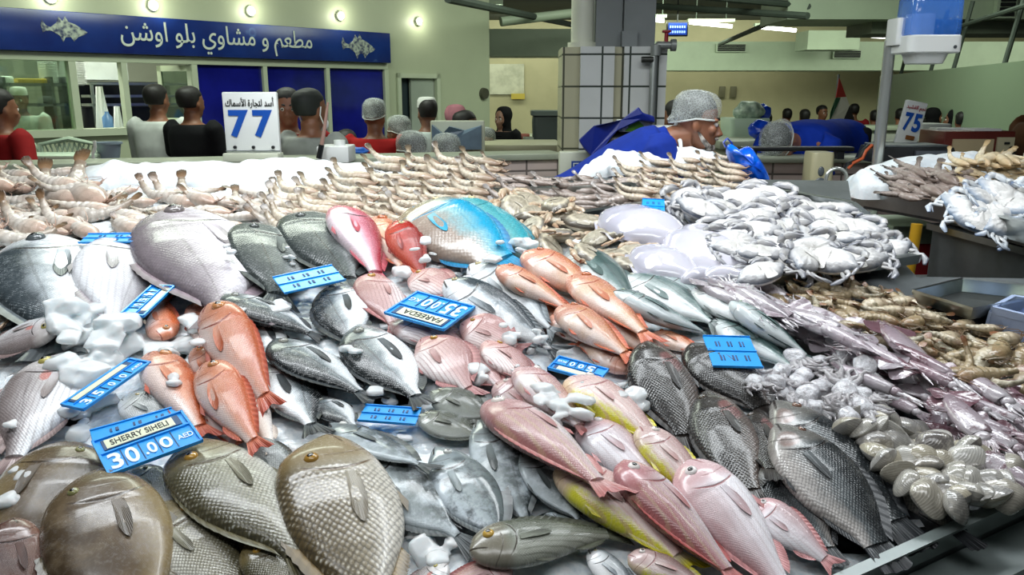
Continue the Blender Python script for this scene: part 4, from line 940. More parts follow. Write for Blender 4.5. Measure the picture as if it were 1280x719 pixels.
FL = [
 # --- lower layer, mostly covered
 ('goat', 470, 272, 512, 350, 36, L_, 'pale pink fish showing between the pink snapper and the red fish'),
 ('orange', 243, 380, 264, 455, 38, L_, 'yellowish orange fish half hidden left of the large upright orange fish'),
 ('orange', 244, 436, 280, 505, 36, L_, 'pale pinkish fish tucked between the two front orange fish'),
 ('orange', 262, 498, 304, 565, 48, L_, 'deep orange fish lying underneath the pair of front orange fish'),
 ('white_soft', 300, 478, 345, 575, 46, R_, 'soft white fish lying right of the tail of the lowest orange fish'),
 ('small_silver', 300, 556, 385, 615, 42, L_, 'small scaled silver fish under the red tail and beside the big brown emperor'),
 ('small_silver', 152, 500, 232, 528, 48, L_, 'round silver fish with a scale pattern behind the SHERRY SIHELI tag'),
 ('small_silver', 160, 588, 236, 640, 50, L_, 'small silver scaled fish just below the SHERRY SIHELI tag'),
 ('dark_bream', 322, 398, 338, 478, 46, R_, 'grey bream half hidden right of the large upright orange fish'),
 ('dark_bream', 398, 498, 452, 540, 38, R_, 'white bellied bream half covered above the back of the tag lying flat'),
 ('fareeda', 598, 372, 560, 402, 30, R_, 'small pink striped fish half hidden above right of the FAREEDA tag'),
 ('fareeda', 560, 440, 640, 492, 54, L_, 'pale pink fish with a red edge lying beneath the striped pair'),
 ('pink', 620, 480, 700, 532, 36, L_, 'pale pink fish partly covered by an ice lump left of the large pink fish'),
 ('pink_silver', 728, 528, 842, 628, 52, L_, 'rosy silver fish lying beneath the two big pink fish'),
 ('goat', 655, 370, 715, 415, 27, L_, 'small reddish fish with raised scales under the orange pink heap'),
 ('goat', 816, 417, 886, 446, 26, L_, 'orange fish end showing between the dark fish and the green backed ones'),
 ('goat', 690, 395, 760, 440, 29, L_, 'pinkish fish lying low in the middle of the orange pink heap'),
 ('goat', 640, 345, 735, 402, 29, L_, 'rosy orange fish lying low on the left of the orange pink heap'),
 ('grey_tilapia', 955, 578, 1048, 712, 66, R_, 'scaled grey fish under the pale bellied tilapia at the front edge'),
 ('grey_tilapia', 1076, 566, 1224, 690, 44, L_, 'grey fish with a dark red tail sticking out over the tray edge'),
 ('dark_tilapia', 942, 515, 968, 606, 30, R_, 'dark slim fish wedged left of the tall grey tilapia'),
 ('pink_silver', 938, 630, 1050, 712, 50, L_, 'whitish fish with a yellow tail at the front tray corner'),
 ('rabbit', 712, 640, 650, 694, 44, R_, 'grey fish mostly covered above the curved olive fish'),
 ('rabbit', 610, 512, 668, 560, 46, L_, 'grey fish half hidden left of the head of the large pink fish'),
 ('silver_white', 736, 688, 812, 765, 54, L_, 'silver scaled fish under the curved olive fish at the bottom edge'),
 ('yellow_edge', 785, 695, 905, 748, 36, L_, 'yellow edged fish cut by the bottom edge of the picture'),
 ('pink', 640, 712, 530, 745, 40, R_, 'pinkish fish at the bottom edge right of the big brown emperor'),
 ('pale_bream', 560, 706, 490, 770, 60, R_, 'silver pink fish at the bottom edge beside the ice lumps'),
 ('dark_bream', -60, 345, 30, 420, 60, L_, 'dark fish in the shade at the far left edge'),
 # --- back row
 ('big_silver', 62, 298, 74, 452, 98, R_, 'big dark backed silver fish at the left end of the back row'),
 ('white_silver', 148, 298, 142, 428, 100, L_, 'big white silver fish under the flat blue tag in the back row'),
 ('lavender_silver', 226, 266, 292, 428, 100, R_, 'very large lavender silver fish third from the left in the back row'),
 ('grey_big', 328, 283, 348, 392, 74, R_, 'dark grey fish half buried in ice in the back row'),
 ('grey_big', 384, 268, 446, 372, 86, R_, 'large grey scaly fish left of the pink snapper'),
 ('pink_snapper', 428, 261, 480, 356, 62, L_, 'glossy pink snapper standing out in the back row'),
 ('teal_parrot', 566, 252, 690, 340, 48, L_, 'slim teal parrotfish lying behind the bright turquoise one'),
 ('parrot', 520, 262, 648, 346, 68, L_, 'large bright turquoise and tan parrotfish'),
 ('red_fish', 494, 278, 534, 352, 40, L_, 'deep red fish right of the pink snapper'),
 # --- silver long ones
 ('silver_long', 540, 342, 625, 400, 34, L_, 'silver fish with a dark tail right of the striped fish'),
 ('silver_white', 588, 332, 705, 425, 40, L_, 'long white silver fish next to the orange pink heap'),
 ('silver_long', 556, 352, 712, 448, 42, L_, 'long silver fish with a dark stripe along its back'),
 # --- pale breams left
 ('pale_bream', 82, 404, -45, 446, 50, L_, 'pale striped bream with a red gill streak at the left edge'),
 ('pale_bream', 80, 444, -2, 602, 98, R_, 'big pale bream with a red tail at the left edge'),
 # --- dark breams
 ('dark_bream', 278, 370, 412, 424, 46, R_, 'dark bream lying almost level below the back of the upright blue tag'),
 ('dark_bream', 420, 356, 446, 446, 68, R_, 'dark bream pointing straight up the slope left of the striped fish'),
 ('dark_bream', 342, 452, 400, 552, 78, L_, 'white bellied bream with its dark back on the right, lowest of the breams'),
 ('dark_bream', 343, 426, 474, 505, 64, R_, 'large dark bream lying across the middle of the bream heap'),
 ('dark_bream', 447, 408, 540, 520, 66, R_, 'dark bream whose tail lies across the flat blue tag'),
 # --- striped pink
 ('fareeda', 466, 343, 500, 420, 52, R_, 'pale striped pink fish left of the FAREEDA tag'),
 ('fareeda', 513, 345, 578, 372, 30, L_, 'small grey pink striped fish behind the FAREEDA tag'),
 ('fareeda', 576, 405, 660, 442, 36, L_, 'pink fish with a golden eye right of the FAREEDA tag'),
 ('fareeda', 528, 424, 596, 500, 60, L_, 'broad pale striped fish below the FAREEDA tag'),
 ('fareeda', 488, 404, 600, 436, 36, L_, 'pink striped fish lying directly under the edge of the FAREEDA tag'),
 ('fareeda', 606, 428, 676, 492, 52, L_, 'rosy striped fish right of the pale striped pair, eye upward'),
 # --- orange
 ('orange', 204, 424, 206, 372, 42, R_, 'small pinkish fish with its tail up under the blue tag reading 45'),
 ('orange', 263, 381, 346, 520, 62, L_, 'largest bright orange fish, upright at the right of the orange group'),
 ('orange', 192, 442, 264, 555, 66, L_, 'orange backed fish with a white belly right of the tag reading 35'),
 ('orange', 258, 455, 332, 572, 60, L_, 'orange fish with a red tail pointing at the big brown emperor'),
 # --- orange pink heap
 ('goat', 622, 334, 722, 392, 27, L_, 'brownish orange fish along the left edge of the orange pink heap'),
 ('goat', 656, 316, 765, 386, 36, L_, 'bright orange fish topmost of the orange pink heap'),
 ('goat', 790, 464, 716, 424, 29, R_, 'orange fish pointing the other way with a dark red eye near the small tag'),
 ('goat', 748, 392, 828, 452, 36, L_, 'yellow orange fish at the right of the orange pink heap'),
 ('goat', 701, 384, 798, 455, 37, L_, 'pale faced orange pink fish in the middle of the heap'),
 ('goat', 716, 346, 824, 428, 36, L_, 'orange pink fish with a red eye beside the green backed fish'),
 # --- green backed
 ('green_back', 892, 400, 1010, 470, 38, L_, 'green backed fish behind the flat blue tag on the right'),
 ('silver_jack', 818, 346, 915, 400, 24, L_, 'slim silver fish at the top of the green backed group'),
 ('silver_jack', 868, 362, 960, 420, 30, L_, 'silver fish half hidden beside the pale squid'),
 ('silver_jack', 778, 348, 908, 416, 40, L_, 'shining silver fish between the two large green backed fish'),
 ('green_back', 912, 378, 1024, 456, 34, L_, 'dark backed slim fish next to the squid'),
 ('green_back', 716, 312, 812, 396, 44, L_, 'blunt headed green fish below the striped crabs'),
 ('green_back', 766, 366, 896, 424, 48, L_, 'large green backed fish reaching down to the orange end'),
 # --- rabbitfish and grey
 ('rabbit_olive', 520, 520, 615, 552, 38, L_, 'dark grey fish lying level right of the flat blue tag'),
 ('rabbit_olive', 538, 490, 628, 530, 42, L_, 'olive grey fish below the dark bream tail'),
 ('rabbit', 598, 526, 668, 678, 58, L_, 'long grey fish with a white ringed eye left of the yellow edged fish'),
 ('rabbit', 444, 566, 602, 692, 72, L_, 'large mottled grey fish right of the big brown emperor'),
 ('rabbit_speck', 544, 560, 645, 700, 74, L_, 'pale speckled grey fish in the middle of the grey group'),
 ('rabbit', 411, 530, 548, 594, 42, L_, 'mottled grey fish lying level below the dark bream'),
 ('rabbit', 652, 566, 738, 668, 52, L_, 'small mottled fish with spiny fin left of the yellow edged fish'),
 # --- emperors, groupers
 ('emperor', 200, 630, 330, 780, 104, L_, 'olive scaled fish with an amber eye at the bottom edge'),
 ('emperor', 318, 668, 430, 800, 72, R_, 'brown headed white bellied fish at the bottom edge left of the big emperor'),
 ('emperor', 238, 554, 408, 722, 100, R_, 'olive emperor fish right of the SHERRY SIHELI tag'),
 ('grouper', 92, 556, -20, 748, 138, L_, 'broad brown fish lying behind the nearest brown one'),
 ('grouper_red', 12, 650, 26, 800, 90, R_, 'reddish brown fish with a pale ringed eye in the bottom left corner'),
 ('grouper', 116, 592, 176, 832, 172, R_, 'broadest brown fish in front at the bottom left'),
 ('emperor_big', 404, 547, 484, 830, 158, R_, 'big brown headed emperor with bold scales at the bottom'),
 ('olive', 586, 690, 790, 664, 52, L_, 'curved olive fish with a golden eye at the bottom edge'),
 # --- pink and yellow
 ('pink', 652, 462, 742, 548, 52, L_, 'pink faced fish with a round eye below the small tag reading 500'),
 ('yellow_edge', 713, 474, 842, 566, 54, L_, 'pale fish with a yellow edge just below the small tag'),
 ('yellow_edge', 800, 535, 905, 650, 46, L_, 'yellow edged fish between the two big pink fish'),
 ('yellow_edge', 700, 582, 880, 718, 66, L_, 'long pale fish with a bright yellow lower edge'),
 ('pink_silver', 858, 578, 1004, 768, 74, R_, 'silvery pink fish with a dark eye beside the dark fish tails'),
 ('pink', 614, 503, 778, 624, 62, R_, 'large rosy fish with fine lines and a red edge'),
 ('pink_red', 776, 578, 938, 745, 66, R_, 'big pink fish with a red fin edge and a white ringed eye'),
 # --- dark fish and tilapia
 ('dark_tilapia', 862, 432, 972, 524, 58, R_, 'dark fish behind, lying right of the leftmost blackish one'),
 ('dark_tilapia', 806, 428, 868, 572, 76, R_, 'leftmost blackish brown scaly fish below the orange end'),
 ('dark_tilapia', 882, 490, 948, 642, 74, R_, 'blackish scaly fish in front with a dark blue tail'),
 ('grey_tilapia', 968, 502, 1158, 688, 64, L_, 'long grey fish lying behind the pale bellied tilapia'),
 ('grey_tilapia', 970, 532, 1124, 716, 86, L_, 'grey tilapia with a pale belly and pinkish fin at the front edge'),
]
for e in FL: lay_fish(*e, 'fish laid out on the ice')
# ================================================================ PRICE TAGS
m_tag = mat('bright_blue_tag', '#1f9df2', 0.32, coat=.2)
m_tagd = mat('blue_tag_recess', '#1480d0', 0.4)
m_card = mat('cream_card', '#d8dcc0', 0.5)
m_slot = mat('tag_slot_dark', '#16406e', 0.5)
m_digit = mat('white_digits', '#dff0fb', 0.4)
def tag_on(c00, c10, c11, c01, label, front=True, price=None, unit=None, name=None, lift=.035, band='top', dz=None):
    """corners in pixels: left bottom, right bottom, right top, left top of the tag as read"""
    P = []
    for q, (x, y) in enumerate((c00, c10, c11, c01)):
        h = lift
        if dz: h = lift + dz[q]
        for _ in range(3):
            p = on_plane(x, y, h)
            u, v, _n = uv_of(p)
            if dz is None: h = hf_at(u, v) + lift
        P.append((p, h))
    if dz is None:
        hs = sum(h for _, h in P) / 4; gh = max(h for _, h in P); hs = .5 * hs + .5 * gh
        P = [on_plane(x, y, hs) for x, y in (c00, c10, c11, c01)]
    else: P = [p for p, _ in P]
    O = (P[0] + P[1] + P[2] + P[3]) / 4
    X = ((P[1] - P[0]) + (P[2] - P[3])) / 2; Y = ((P[3] - P[0]) + (P[2] - P[1])) / 2
    W = X.length; Z = X.cross(Y).normalized()
    if Z.z < 0: Z = -Z
    H = (Y - X.normalized() * Y.dot(X.normalized())).length
    x = X.normalized(); y = (Y - x * Y.dot(x)).normalized(); z = x.cross(y)
    M = Matrix(((x.x, y.x, z.x, O.x), (x.y, y.y, z.y, O.y), (x.z, y.z, z.z, O.z), (0, 0, 0, 1)))
    w, h = W / 2, H / 2; t = .004
    k = MB(); k.box((-w, -h, -t), (w, h, 0), bev=.002)
    b = .05 * W
    if front:
        for a_, b_ in (((-w, -h, 0), (w, -h + b * .5, .004)), ((-w, h - b * .5, 0), (w, h, .004)), ((-w, -h, 0), (-w + b * .5, h, .004)), ((w - b * .5, -h, 0), (w, h, .004)), ((-w, .10 * h, 0), (w, .16 * h, .004))): k.box(a_, b_)
    else:
        for a_, b_ in (((-w, -h, 0), (w, -h + b * .35, .003)), ((-w, h - b * .35, 0), (w, h, .003)), ((-w, -.03 * h, 0), (w, .03 * h, .003))): k.box(a_, b_)
    o = k.obj('price_tag', m_tag, None, smooth=False); o.matrix_world = M; tag(o, label, 'price tag', 'blue plastic price tags')
    if front:
        s = 1 if band == 'top' else -1
        yb = (.56 if band == 'top' else -.5) * h; yd = (-.40 if band == 'top' else .55) * h
        kk = MB(); kk.box((-.84 * w, yb - .28 * h, -.001), (.84 * w, yb + .28 * h, .0022)); kk.obj('card_holder', m_slot, o)
        kk = MB(); kk.box((-.78 * w, yb - .25 * h, .0022), (.70 * w, yb + .25 * h, .003)); cd = kk.obj('name_card', m_card, o)
        if name:
            lettering(name, Matrix.Translation((-.05 * w, yb, .0034)), m_blackprint, cd, 'printed_name', width=1.25 * w, height=.30 * h, depth=.0008, bold=.01)
        if price:
            xs = (-.74, -.40, -.02, .32); hs_ = (.84, .84, .60, .60)
            if len(price) < 4: xs = xs[1:]; hs_ = hs_[1:]
            for c_, xx, hh in zip(price, xs, hs_):
                lettering(c_, Matrix.Translation((xx * w, yd, .0012)), m_digit, o, 'digit', width=min(hh * h * .66, .26 * w), height=hh * h, depth=.0012, bold=.02)
            kk = MB()
            for xx in (-.57, -.20, .16, .50): kk.box((xx * w - .0008, yd - .48 * h, 0), (xx * w + .0008, yd + .46 * h, .002))
            kk.obj('dividers', m_slot, o)
        if unit: lettering(unit, Matrix.Translation((.74 * w, yd, .0012)), m_digit, o, 'unit', width=.34 * w, height=.26 * h, depth=.001, bold=.01)
    else:
        kk = MB()
        for r_ in (-.45, .45):
            for q in range(3):
                xx = (-.5 + q * .5) * w; kk.box((xx - .10 * w, r_ * h - .16 * h, .0002), (xx - .05 * w, r_ * h + .16 * h, .0016)); kk.box((xx + .02 * w, r_ * h - .16 * h, .0002), (xx + .09 * w, r_ * h + .16 * h, .0016))
        kk.obj('slots', m_slot, o)
    return o
tag_on((116, 568), (232, 530), (228, 508), (114, 536), 'blue price tag mostly hidden behind the SHERRY SIHELI tag', False, lift=.0)
tag_on((140, 597), (252, 549), (230, 516), (110, 552), 'large blue price tag reading SHERRY SIHELI and 30.00 AED', True, ('3', '0', '.0', '0'), 'AED', 'SHERRY SIHELI', lift=.012)
tag_on((92, 520), (187, 457), (164, 445), (88, 500), 'blue price tag on the ice reading 35 00 with a small unit', True, ('3', '5', '0', '0'), 'AED', None, lift=.01)
tag_on((187, 357), (158, 388), (170, 403), (222, 358), 'small slanting blue price tag reading 45 0 beside the white ice', True, ('4', '5', '0'), None, None, lift=.03)
tag_on((188, 291), (104, 293), (104, 303), (188, 303), 'blue price tag seen nearly edge on above the white silver fish', False, lift=.02)
tag_on((352, 370), (427, 349), (420, 332), (344, 344), 'blue price tag face down at the foot of the large grey fish', False, lift=.012)
tag_on((581, 381), (508, 361), (494, 396), (569, 417), 'blue price tag upside down reading FAREEDA and 35.00 KG', True, ('3', '5', '.0', '0'), 'KG', 'FAREEDA', lift=.014)
tag_on((462, 528), (516, 530), (530, 512), (442, 504), 'blue price tag under the dark bream tail in the middle', False, lift=.006)
tag_on((757, 463), (694, 443), (689, 464), (753, 478), 'small blue price tag upside down reading 5 00 KG', True, ('5', '0', '0'), 'KG', None, lift=.012)
tag_on((938, 421), (872, 420), (898, 458), (954, 460), 'large blue price tag turned face down by the dark backed fish', False, lift=.018)
tag_on((834, 250), (806, 249), (799, 266), (828, 268), 'small blue price tag face down behind the white cuttlefish', False, lift=.09)
# ================================================================ ICE LUMPS
def lump(k, p, r, rng):
    bm = bmesh.new(); bmesh.ops.create_icosphere(bm, subdivisions=2, radius=1)
    ax = Vector((rng.uniform(.75, 1.25), rng.uniform(.75, 1.25), rng.uniform(.30, .55))); rot = Matrix.Rotation(rng.uniform(0, 6), 3, 'Z') @ Matrix.Rotation(rng.gauss(0, .3), 3, 'X')
    sd = rng.uniform(0, 50)
    for v in bm.verts:
        q = v.co.copy(); m_ = 1 + .42 * noise.noise(q * 1.5 + Vector((sd, 0, 0)))
        q = Vector((math.copysign(abs(q.x) ** .65, q.x) * ax.x, math.copysign(abs(q.y) ** .65, q.y) * ax.y, math.copysign(abs(q.z) ** .65, q.z) * ax.z)) * m_ * r
        v.co = p + rot @ q
    bm.verts.index_update(); k.add([v.co.copy() for v in bm.verts], [tuple(v.index for v in f.verts) for f in bm.faces]); bm.free()
def lump_ice_material():
    g = NT('clear_ice'); co = g.objco(); n1 = g.noise(co, 30, 3)
    g.base(g.mix(n1, lin('#e3ebef'), lin('#f6f9fa'))); g.set(Roughness=.14, Normal=g.bump(n1, .25, .004), IOR=1.31)
    g.b.inputs['Transmission Weight'].default_value = .22
    g.b.inputs['Subsurface Weight'].default_value = .6; g.b.inputs['Subsurface Radius'].default_value = (.8, .95, 1); g.b.inputs['Subsurface Scale'].default_value = .03
    return g.m
m_lump = lump_ice_material()
ICE = [ # x, y, spread x, spread y, count, radius px
 (120, 415, 34, 22, 26, 16), (118, 465, 30, 24, 24, 15), (100, 515, 16, 16, 8, 9), (190, 432, 22, 10, 8, 10), (235, 425, 14, 14, 6, 10), (250, 408, 10, 8, 4, 9), (110, 500, 12, 10, 4, 9),
 (288, 320, 5, 22, 8, 6), (362, 325, 4, 14, 6, 5), (350, 378, 12, 8, 5, 7), (505, 332, 12, 12, 5, 9), (532, 315, 12, 14, 6, 7), (545, 335, 16, 8, 6, 6), (575, 335, 10, 8, 5, 6), (625, 320, 18, 14, 6, 8), (660, 300, 10, 14, 6, 7),
 (420, 412, 8, 8, 3, 9), (434, 430, 7, 6, 2, 8), (485, 492, 10, 8, 5, 8), (470, 482, 6, 6, 2, 7), (480, 398, 12, 9, 3, 8), (690, 490, 14, 12, 5, 11), (705, 515, 22, 12, 6, 11), (670, 505, 10, 10, 3, 8), (725, 500, 10, 14, 4, 9),
 (770, 485, 26, 12, 6, 10), (790, 500, 16, 12, 4, 9), (540, 688, 14, 12, 4, 13), (560, 680, 8, 12, 3, 9), (520, 668, 6, 8, 2, 8), (655, 415, 24, 14, 8, 8), (680, 430, 14, 10, 5, 7), (345, 385, 10, 8, 3, 8), (215, 470, 6, 8, 2, 6), (300, 385, 10, 8, 3, 6),
 (370, 560, 12, 8, 3, 9), (30, 590, 10, 8, 3, 8), (505, 545, 8, 6, 3, 6), (640, 455, 8, 8, 3, 6), (15, 530, 4, 4, 1, 6), (605, 468, 14, 12, 4, 8), (560, 398, 8, 6, 2, 6), (15, 618, 10, 10, 3, 8)]
k = MB()
for x, y, sx, sy, n, r in ICE:
    for _ in range(max(2, int(n * .9))):
        px, py = R.gauss(x, sx * .6), R.gauss(y, sy * .6); p = on_plane(px, py, .04); u, v, _n = uv_of(p); h = hf_at(u, v)
        p = on_plane(px, py, h + .006); rr = r * (p - EYE).length / F * R.uniform(.6, 1.6)
        u, v, _n = uv_of(p); lump(k, from_uv(u, v, h + rr * .05), rr, R)
me = k.mesh('ice_lumps', m_lump, True, 180); o = bpy.data.objects.new('tmp', me); COL.objects.link(o)
md = o.modifiers.new('r', 'REMESH'); md.mode = 'VOXEL'; md.voxel_size = .0045
sm = o.modifiers.new('s', 'SMOOTH'); sm.factor = .5; sm.iterations = 2
bpy.context.view_layer.update()
m2 = bpy.data.meshes.new_from_object(o.evaluated_get(bpy.context.evaluated_depsgraph_get())); bpy.data.objects.remove(o)
m2.materials.clear(); m2.materials.append(m_lump); m2.polygons.foreach_set('use_smooth', [True] * len(m2.polygons))
o = link('ice_lumps', m2); tag(o, 'lumps of clear melting ice scattered between and over the fish', 'ice', kind='stuff')
# ================================================================ ICE HEAPS AT THE BACK
def heap(name, label, pts, half_w, seed, m=None):
    """pts: list of (px, py_top, py_base) left to right; a rounded bank of packed ice standing on the display"""
    k = MB(); rows = []; rng = random.Random(seed); n = 60
    xs = [p[0] for p in pts]
    for i in range(n):
        px = xs[0] + (xs[-1] - xs[0]) * i / (n - 1)
        yt = np.interp(px, xs, [p[1] for p in pts]); yb = np.interp(px, xs, [p[2] for p in pts])
        B = on_plane(px, yb, -.01); d = ray(px, yt); Bk = B + Vector((0, half_w, 0)); ztop = EYE.z + d.z * (Bk.y / d.y)
        row = []
        e = math.sin(math.pi * min(1, max(0, i / (n - 1)))) ** .3
        for j in range(17):
            a = j / 16 * math.pi; y = -math.cos(a); z = math.sin(a) ** .75
            nzv = noise.noise(Vector((px * .045, a * 2.2, seed))) * .035 + noise.noise(Vector((px * .12, a * 5, seed + 7))) * .016
            row.append(Vector((B.x, Bk.y + y * half_w * e * 1.0, B.z - .03 + (ztop - B.z + .03) * z * (.25 + .75 * e) + nzv * (z > .05))))
        rows.append(row)
    k.rings(rows, closed=False)
    o = k.obj(name, m or m_snow, angle=180); tag(o, label, 'ice', kind='stuff')
    md = o.modifiers.new('s', 'SUBSURF'); md.levels = 1; md.render_levels = 2
    return o
heap('ice_bank', 'long white bank of packed ice behind the prawns before the shop', [(-150, 216, 222), (0, 215, 222), (40, 216, 222), (90, 208, 234), (120, 203, 238), (200, 205, 238), (240, 200, 238), (280, 203, 236), (340, 194, 230), (420, 202, 218), (480, 199, 214), (575, 203, 212)], .16, 3)
heap('ice_bank', 'white bank of packed ice in front of the seller in blue', [(722, 218, 226), (740, 198, 220), (765, 189, 212), (800, 190, 209), (850, 184, 208), (880, 182, 207), (915, 190, 207)], .15, 9)
# ================================================================ PRAWNS, CRABS, SQUID, CUTTLEFISH, CLAMS
def attr_mat(name, c_stops, band=0, band_c=None, rough=.28, mott=None, mott_s=8, coat=.35, sss=.0, rvar=(.85, 1.1), alt=None, bump=.3):
    """colour runs along the body (attribute fc.x), with bands and blotches; alt: second ramp mixed by the object's random number"""
    g = NT(name); at = g.n('ShaderNodeAttribute', attribute_name='fc'); sp = g.n('ShaderNodeSeparateXYZ'); g.l(at.outputs['Vector'], sp.inputs[0])
    oi = g.n('ShaderNodeObjectInfo'); rnd = oi.outputs['Random']; co = g.objco()
    vv = g.n('ShaderNodeVectorMath', operation='ADD'); g.l(co, vv.inputs[0]); cr = g.n('ShaderNodeCombineXYZ'); g.l(g.math('MULTIPLY', rnd, 31.0), cr.inputs[0]); g.l(cr.outputs[0], vv.inputs[1]); P = vv.outputs[0]
    n1 = g.noise(P, mott_s, 4, .6); t = g.math('ADD', sp.outputs[0], g.math('MULTIPLY', g.math('SUBTRACT', n1, .5), .25))
    col = g.ramp(t, [(p, lin(c)) for p, c in c_stops])
    if alt: col = g.mix(g.sstep(rnd, .35, .65), col, g.ramp(t, [(p, lin(c)) for p, c in alt]))
    if band:
        w = g.math('SINE', g.math('MULTIPLY', sp.outputs[0], band)); col = g.mix(g.math('MULTIPLY', g.sstep(w, .2, .95), .25), col, lin(band_c))
    if mott: col = g.mix(g.math('MULTIPLY', g.sstep(n1, .52, .66), .8), col, lin(mott))
    col = g.mix(1.0, col, g.ramp(rnd, [(0, (rvar[0],) * 3 + (1,)), (1, (rvar[1],) * 3 + (1,))]), 'MULTIPLY')
    g.base(col); g.set(Roughness=rough, Normal=g.bump(n1, bump, .02))
    g.b.inputs['Coat Weight'].default_value = coat; g.b.inputs['Coat Roughness'].default_value = .1
    if sss: g.b.inputs['Subsurface Weight'].default_value = sss; g.b.inputs['Subsurface Radius'].default_value = (1, .8, .75); g.b.inputs['Subsurface Scale'].default_value = .01
    return g.m
def fc_mesh(k, name, m, A):
    me = k.mesh(name, m, True, 55); set_fc(me, A); return me
HF_FISH = HF.copy()
# ---- prawn template: head at +x, curl in the xy plane
def prawn_meshes(curl, raise_, m_body, m_fan, feelers=True):
    n = 34; nt = 10; pts = []; p = Vector((.50, 0, 0)); a = math.pi; rad = []
    for i in range(n):
        t = i / (n - 1); pts.append(p.copy())
        if t > .38: a += curl / (n * .62)
        d = Vector((math.cos(a), math.sin(a), raise_ * max(0, t - .62) * 3)); p = p + d * (1.0 / (n - 1))
        if t < .08: r = .006 + t / .08 * .03
        elif t < .38: r = .036 + .040 * math.sin(min(1, (t - .08) / .2) * math.pi / 2)
        else:
            q = (t - .38) / .62; sg = (q * 6) % 1.0; r = (.078 - .050 * q) * (1.07 - .24 * sg)
        rad.append(r)
    k = MB(); A = []; rings = []
    for i in range(n):
        t = (pts[min(i + 1, n - 1)] - pts[max(i - 1, 0)]).normalized(); s = t.cross(Vector((0, 0, 1))).normalized(); u = s.cross(t)
        rings.append([pts[i] + s * math.cos(2 * math.pi * j / nt) * rad[i] * 1.55 + u * math.sin(2 * math.pi * j / nt) * rad[i] * 1.15 for j in range(nt)]); A += [(i / (n - 1), 0, 0)] * nt
    k.rings(rings)
    o0 = len(k.v)
    # eye and rostrum belong to the shell
    k.tube([(.47, .0, .02), (.55, .005, .05), (.60, .006, .07)], [.012, .007, .002], 5); A += [(0.02, 0, 0)] * (len(k.v) - o0)
    k2 = MB()
    if feelers:
        for s in (-1, 1):
            q = [Vector((.47, .015 * s, .01)) + Vector((f * .30 * math.cos(2.4 * f), s * .05 * f + .22 * f * f, .05 * math.sin(3 * f))) for f in (0, .25, .5, .75, 1.0)]
            k2.tube(q, [.009, .008, .006, .005, .003], 4)
        for i in range(5):
            x = .40 - i * .055; k2.tube([(x, .05, -.01), (x + .01, .105, -.03), (x - .05, .135, -.03)], [.014, .010, .005], 5)
        for i in range(5):
            q = int(n * (.45 + i * .08)); b = pts[q]; t = (pts[q + 1] - pts[q - 1]).normalized(); s = t.cross(Vector((0, 0, 1)))
            k2.tube([b - s * -rad[q] * .9, b + s * (rad[q] + .035) + t * .02], [.022, .010], 5, .5)
    m1 = fc_mesh(k, 'prawn', m_body, A)
    k3 = MB(); A3 = []; e = pts[-1]; t = (pts[-1] - pts[-3]).normalized(); s = t.cross(Vector((0, 0, 1))).normalized(); u = s.cross(t)
    for q in (-.27, -.13, 0, .13, .27):
        d = (t * math.cos(q) + s * math.sin(q)); w = d.cross(u); L = .18 - .04 * abs(q); V = []
        for i in range(6):
            f = i / 5; ww = .034 * math.sin(math.pi * min(1, f * .8 + .12)) ** .8
            V.append([e - t * .02 + d * L * f + w * ww + u * (.012 - abs(q) * .008), e - t * .02 + d * L * f + u * (.020 - abs(q) * .008), e - t * .02 + d * L * f - w * ww + u * (.012 - abs(q) * .008), e - t * .02 + d * L * f + u * (.004 - abs(q) * .008)])
        o0 = len(k3.v); k3.rings(V); A3 += [(.3 + .7 * i / 5, 0, 0) for i in range(6) for _ in range(4)]
    m3 = fc_mesh(k3, 'tail_fan', m_fan, A3)
    m2 = k2.mesh('legs', m_body) if feelers else None
    if m2: set_fc(m2, [(.1, 0, 0)] * len(m2.vertices))
    return m1, m3, m2
PR = {}; THK = {'loose': 1.4, 'white': 1.1, 'tan': 1.05, 'pale': .85, 'grey': .95}
def prawn_kind(key, stops, fan, **kw):
    mb = attr_mat('prawn_' + key, stops, **kw); mf = attr_mat('prawn_fan_' + key, fan)
    PR[key] = [prawn_meshes(c, r_, mb, mf) for c, r_ in ((.5, .1), (1.1, .0), (1.7, .15), (-.3, .25))] + [prawn_meshes(c, r_, mb, mf) for c, r_ in ((-.70, .40), (-.95, .50), (-.55, .55))]
prawn_kind('white', [(0, '#ab8470'), (.25, '#c4b2a4'), (.45, '#cdc6bd'), (.8, '#c6bdb2'), (1, '#8d7a66')], [(.2, '#a08468'), (.7, '#6b5138'), (1, '#3c3024')], band=60, band_c='#8f7f72')
prawn_kind('tan', [(0, '#8a6a54'), (.3, '#b3a08a'), (.5, '#c2b5a2'), (.8, '#c4b8a6'), (1, '#8a7a64')], [(.2, '#9a8a72'), (.8, '#574a3a'), (1, '#3c3226')], band=60, band_c='#8a7a66')
prawn_kind('grey', [(0, '#7d6b60'), (.35, '#9a8c84'), (.8, '#a89c94'), (1, '#6f635c')], [(.3, '#857a70'), (1, '#4c4540')], band=38, band_c='#6d6058')
prawn_kind('loose', [(0, '#8f6a4a'), (.35, '#a8926f'), (.8, '#b9a684'), (1, '#84704e')], [(.3, '#9a7c58'), (1, '#7a4a30')], band=38, band_c='#6e6046', mott='#6c6448', alt=[(0, '#7c6450'), (.35, '#c6b79c'), (.8, '#b5ad98'), (1, '#77705c')])
prawn_kind('pale', [(0, '#c9ad86'), (.35, '#dccaa6'), (.8, '#e2d6bc'), (1, '#b59c74')], [(.3, '#cdb58a'), (1, '#8a7048')], band=38, band_c='#b09a76')
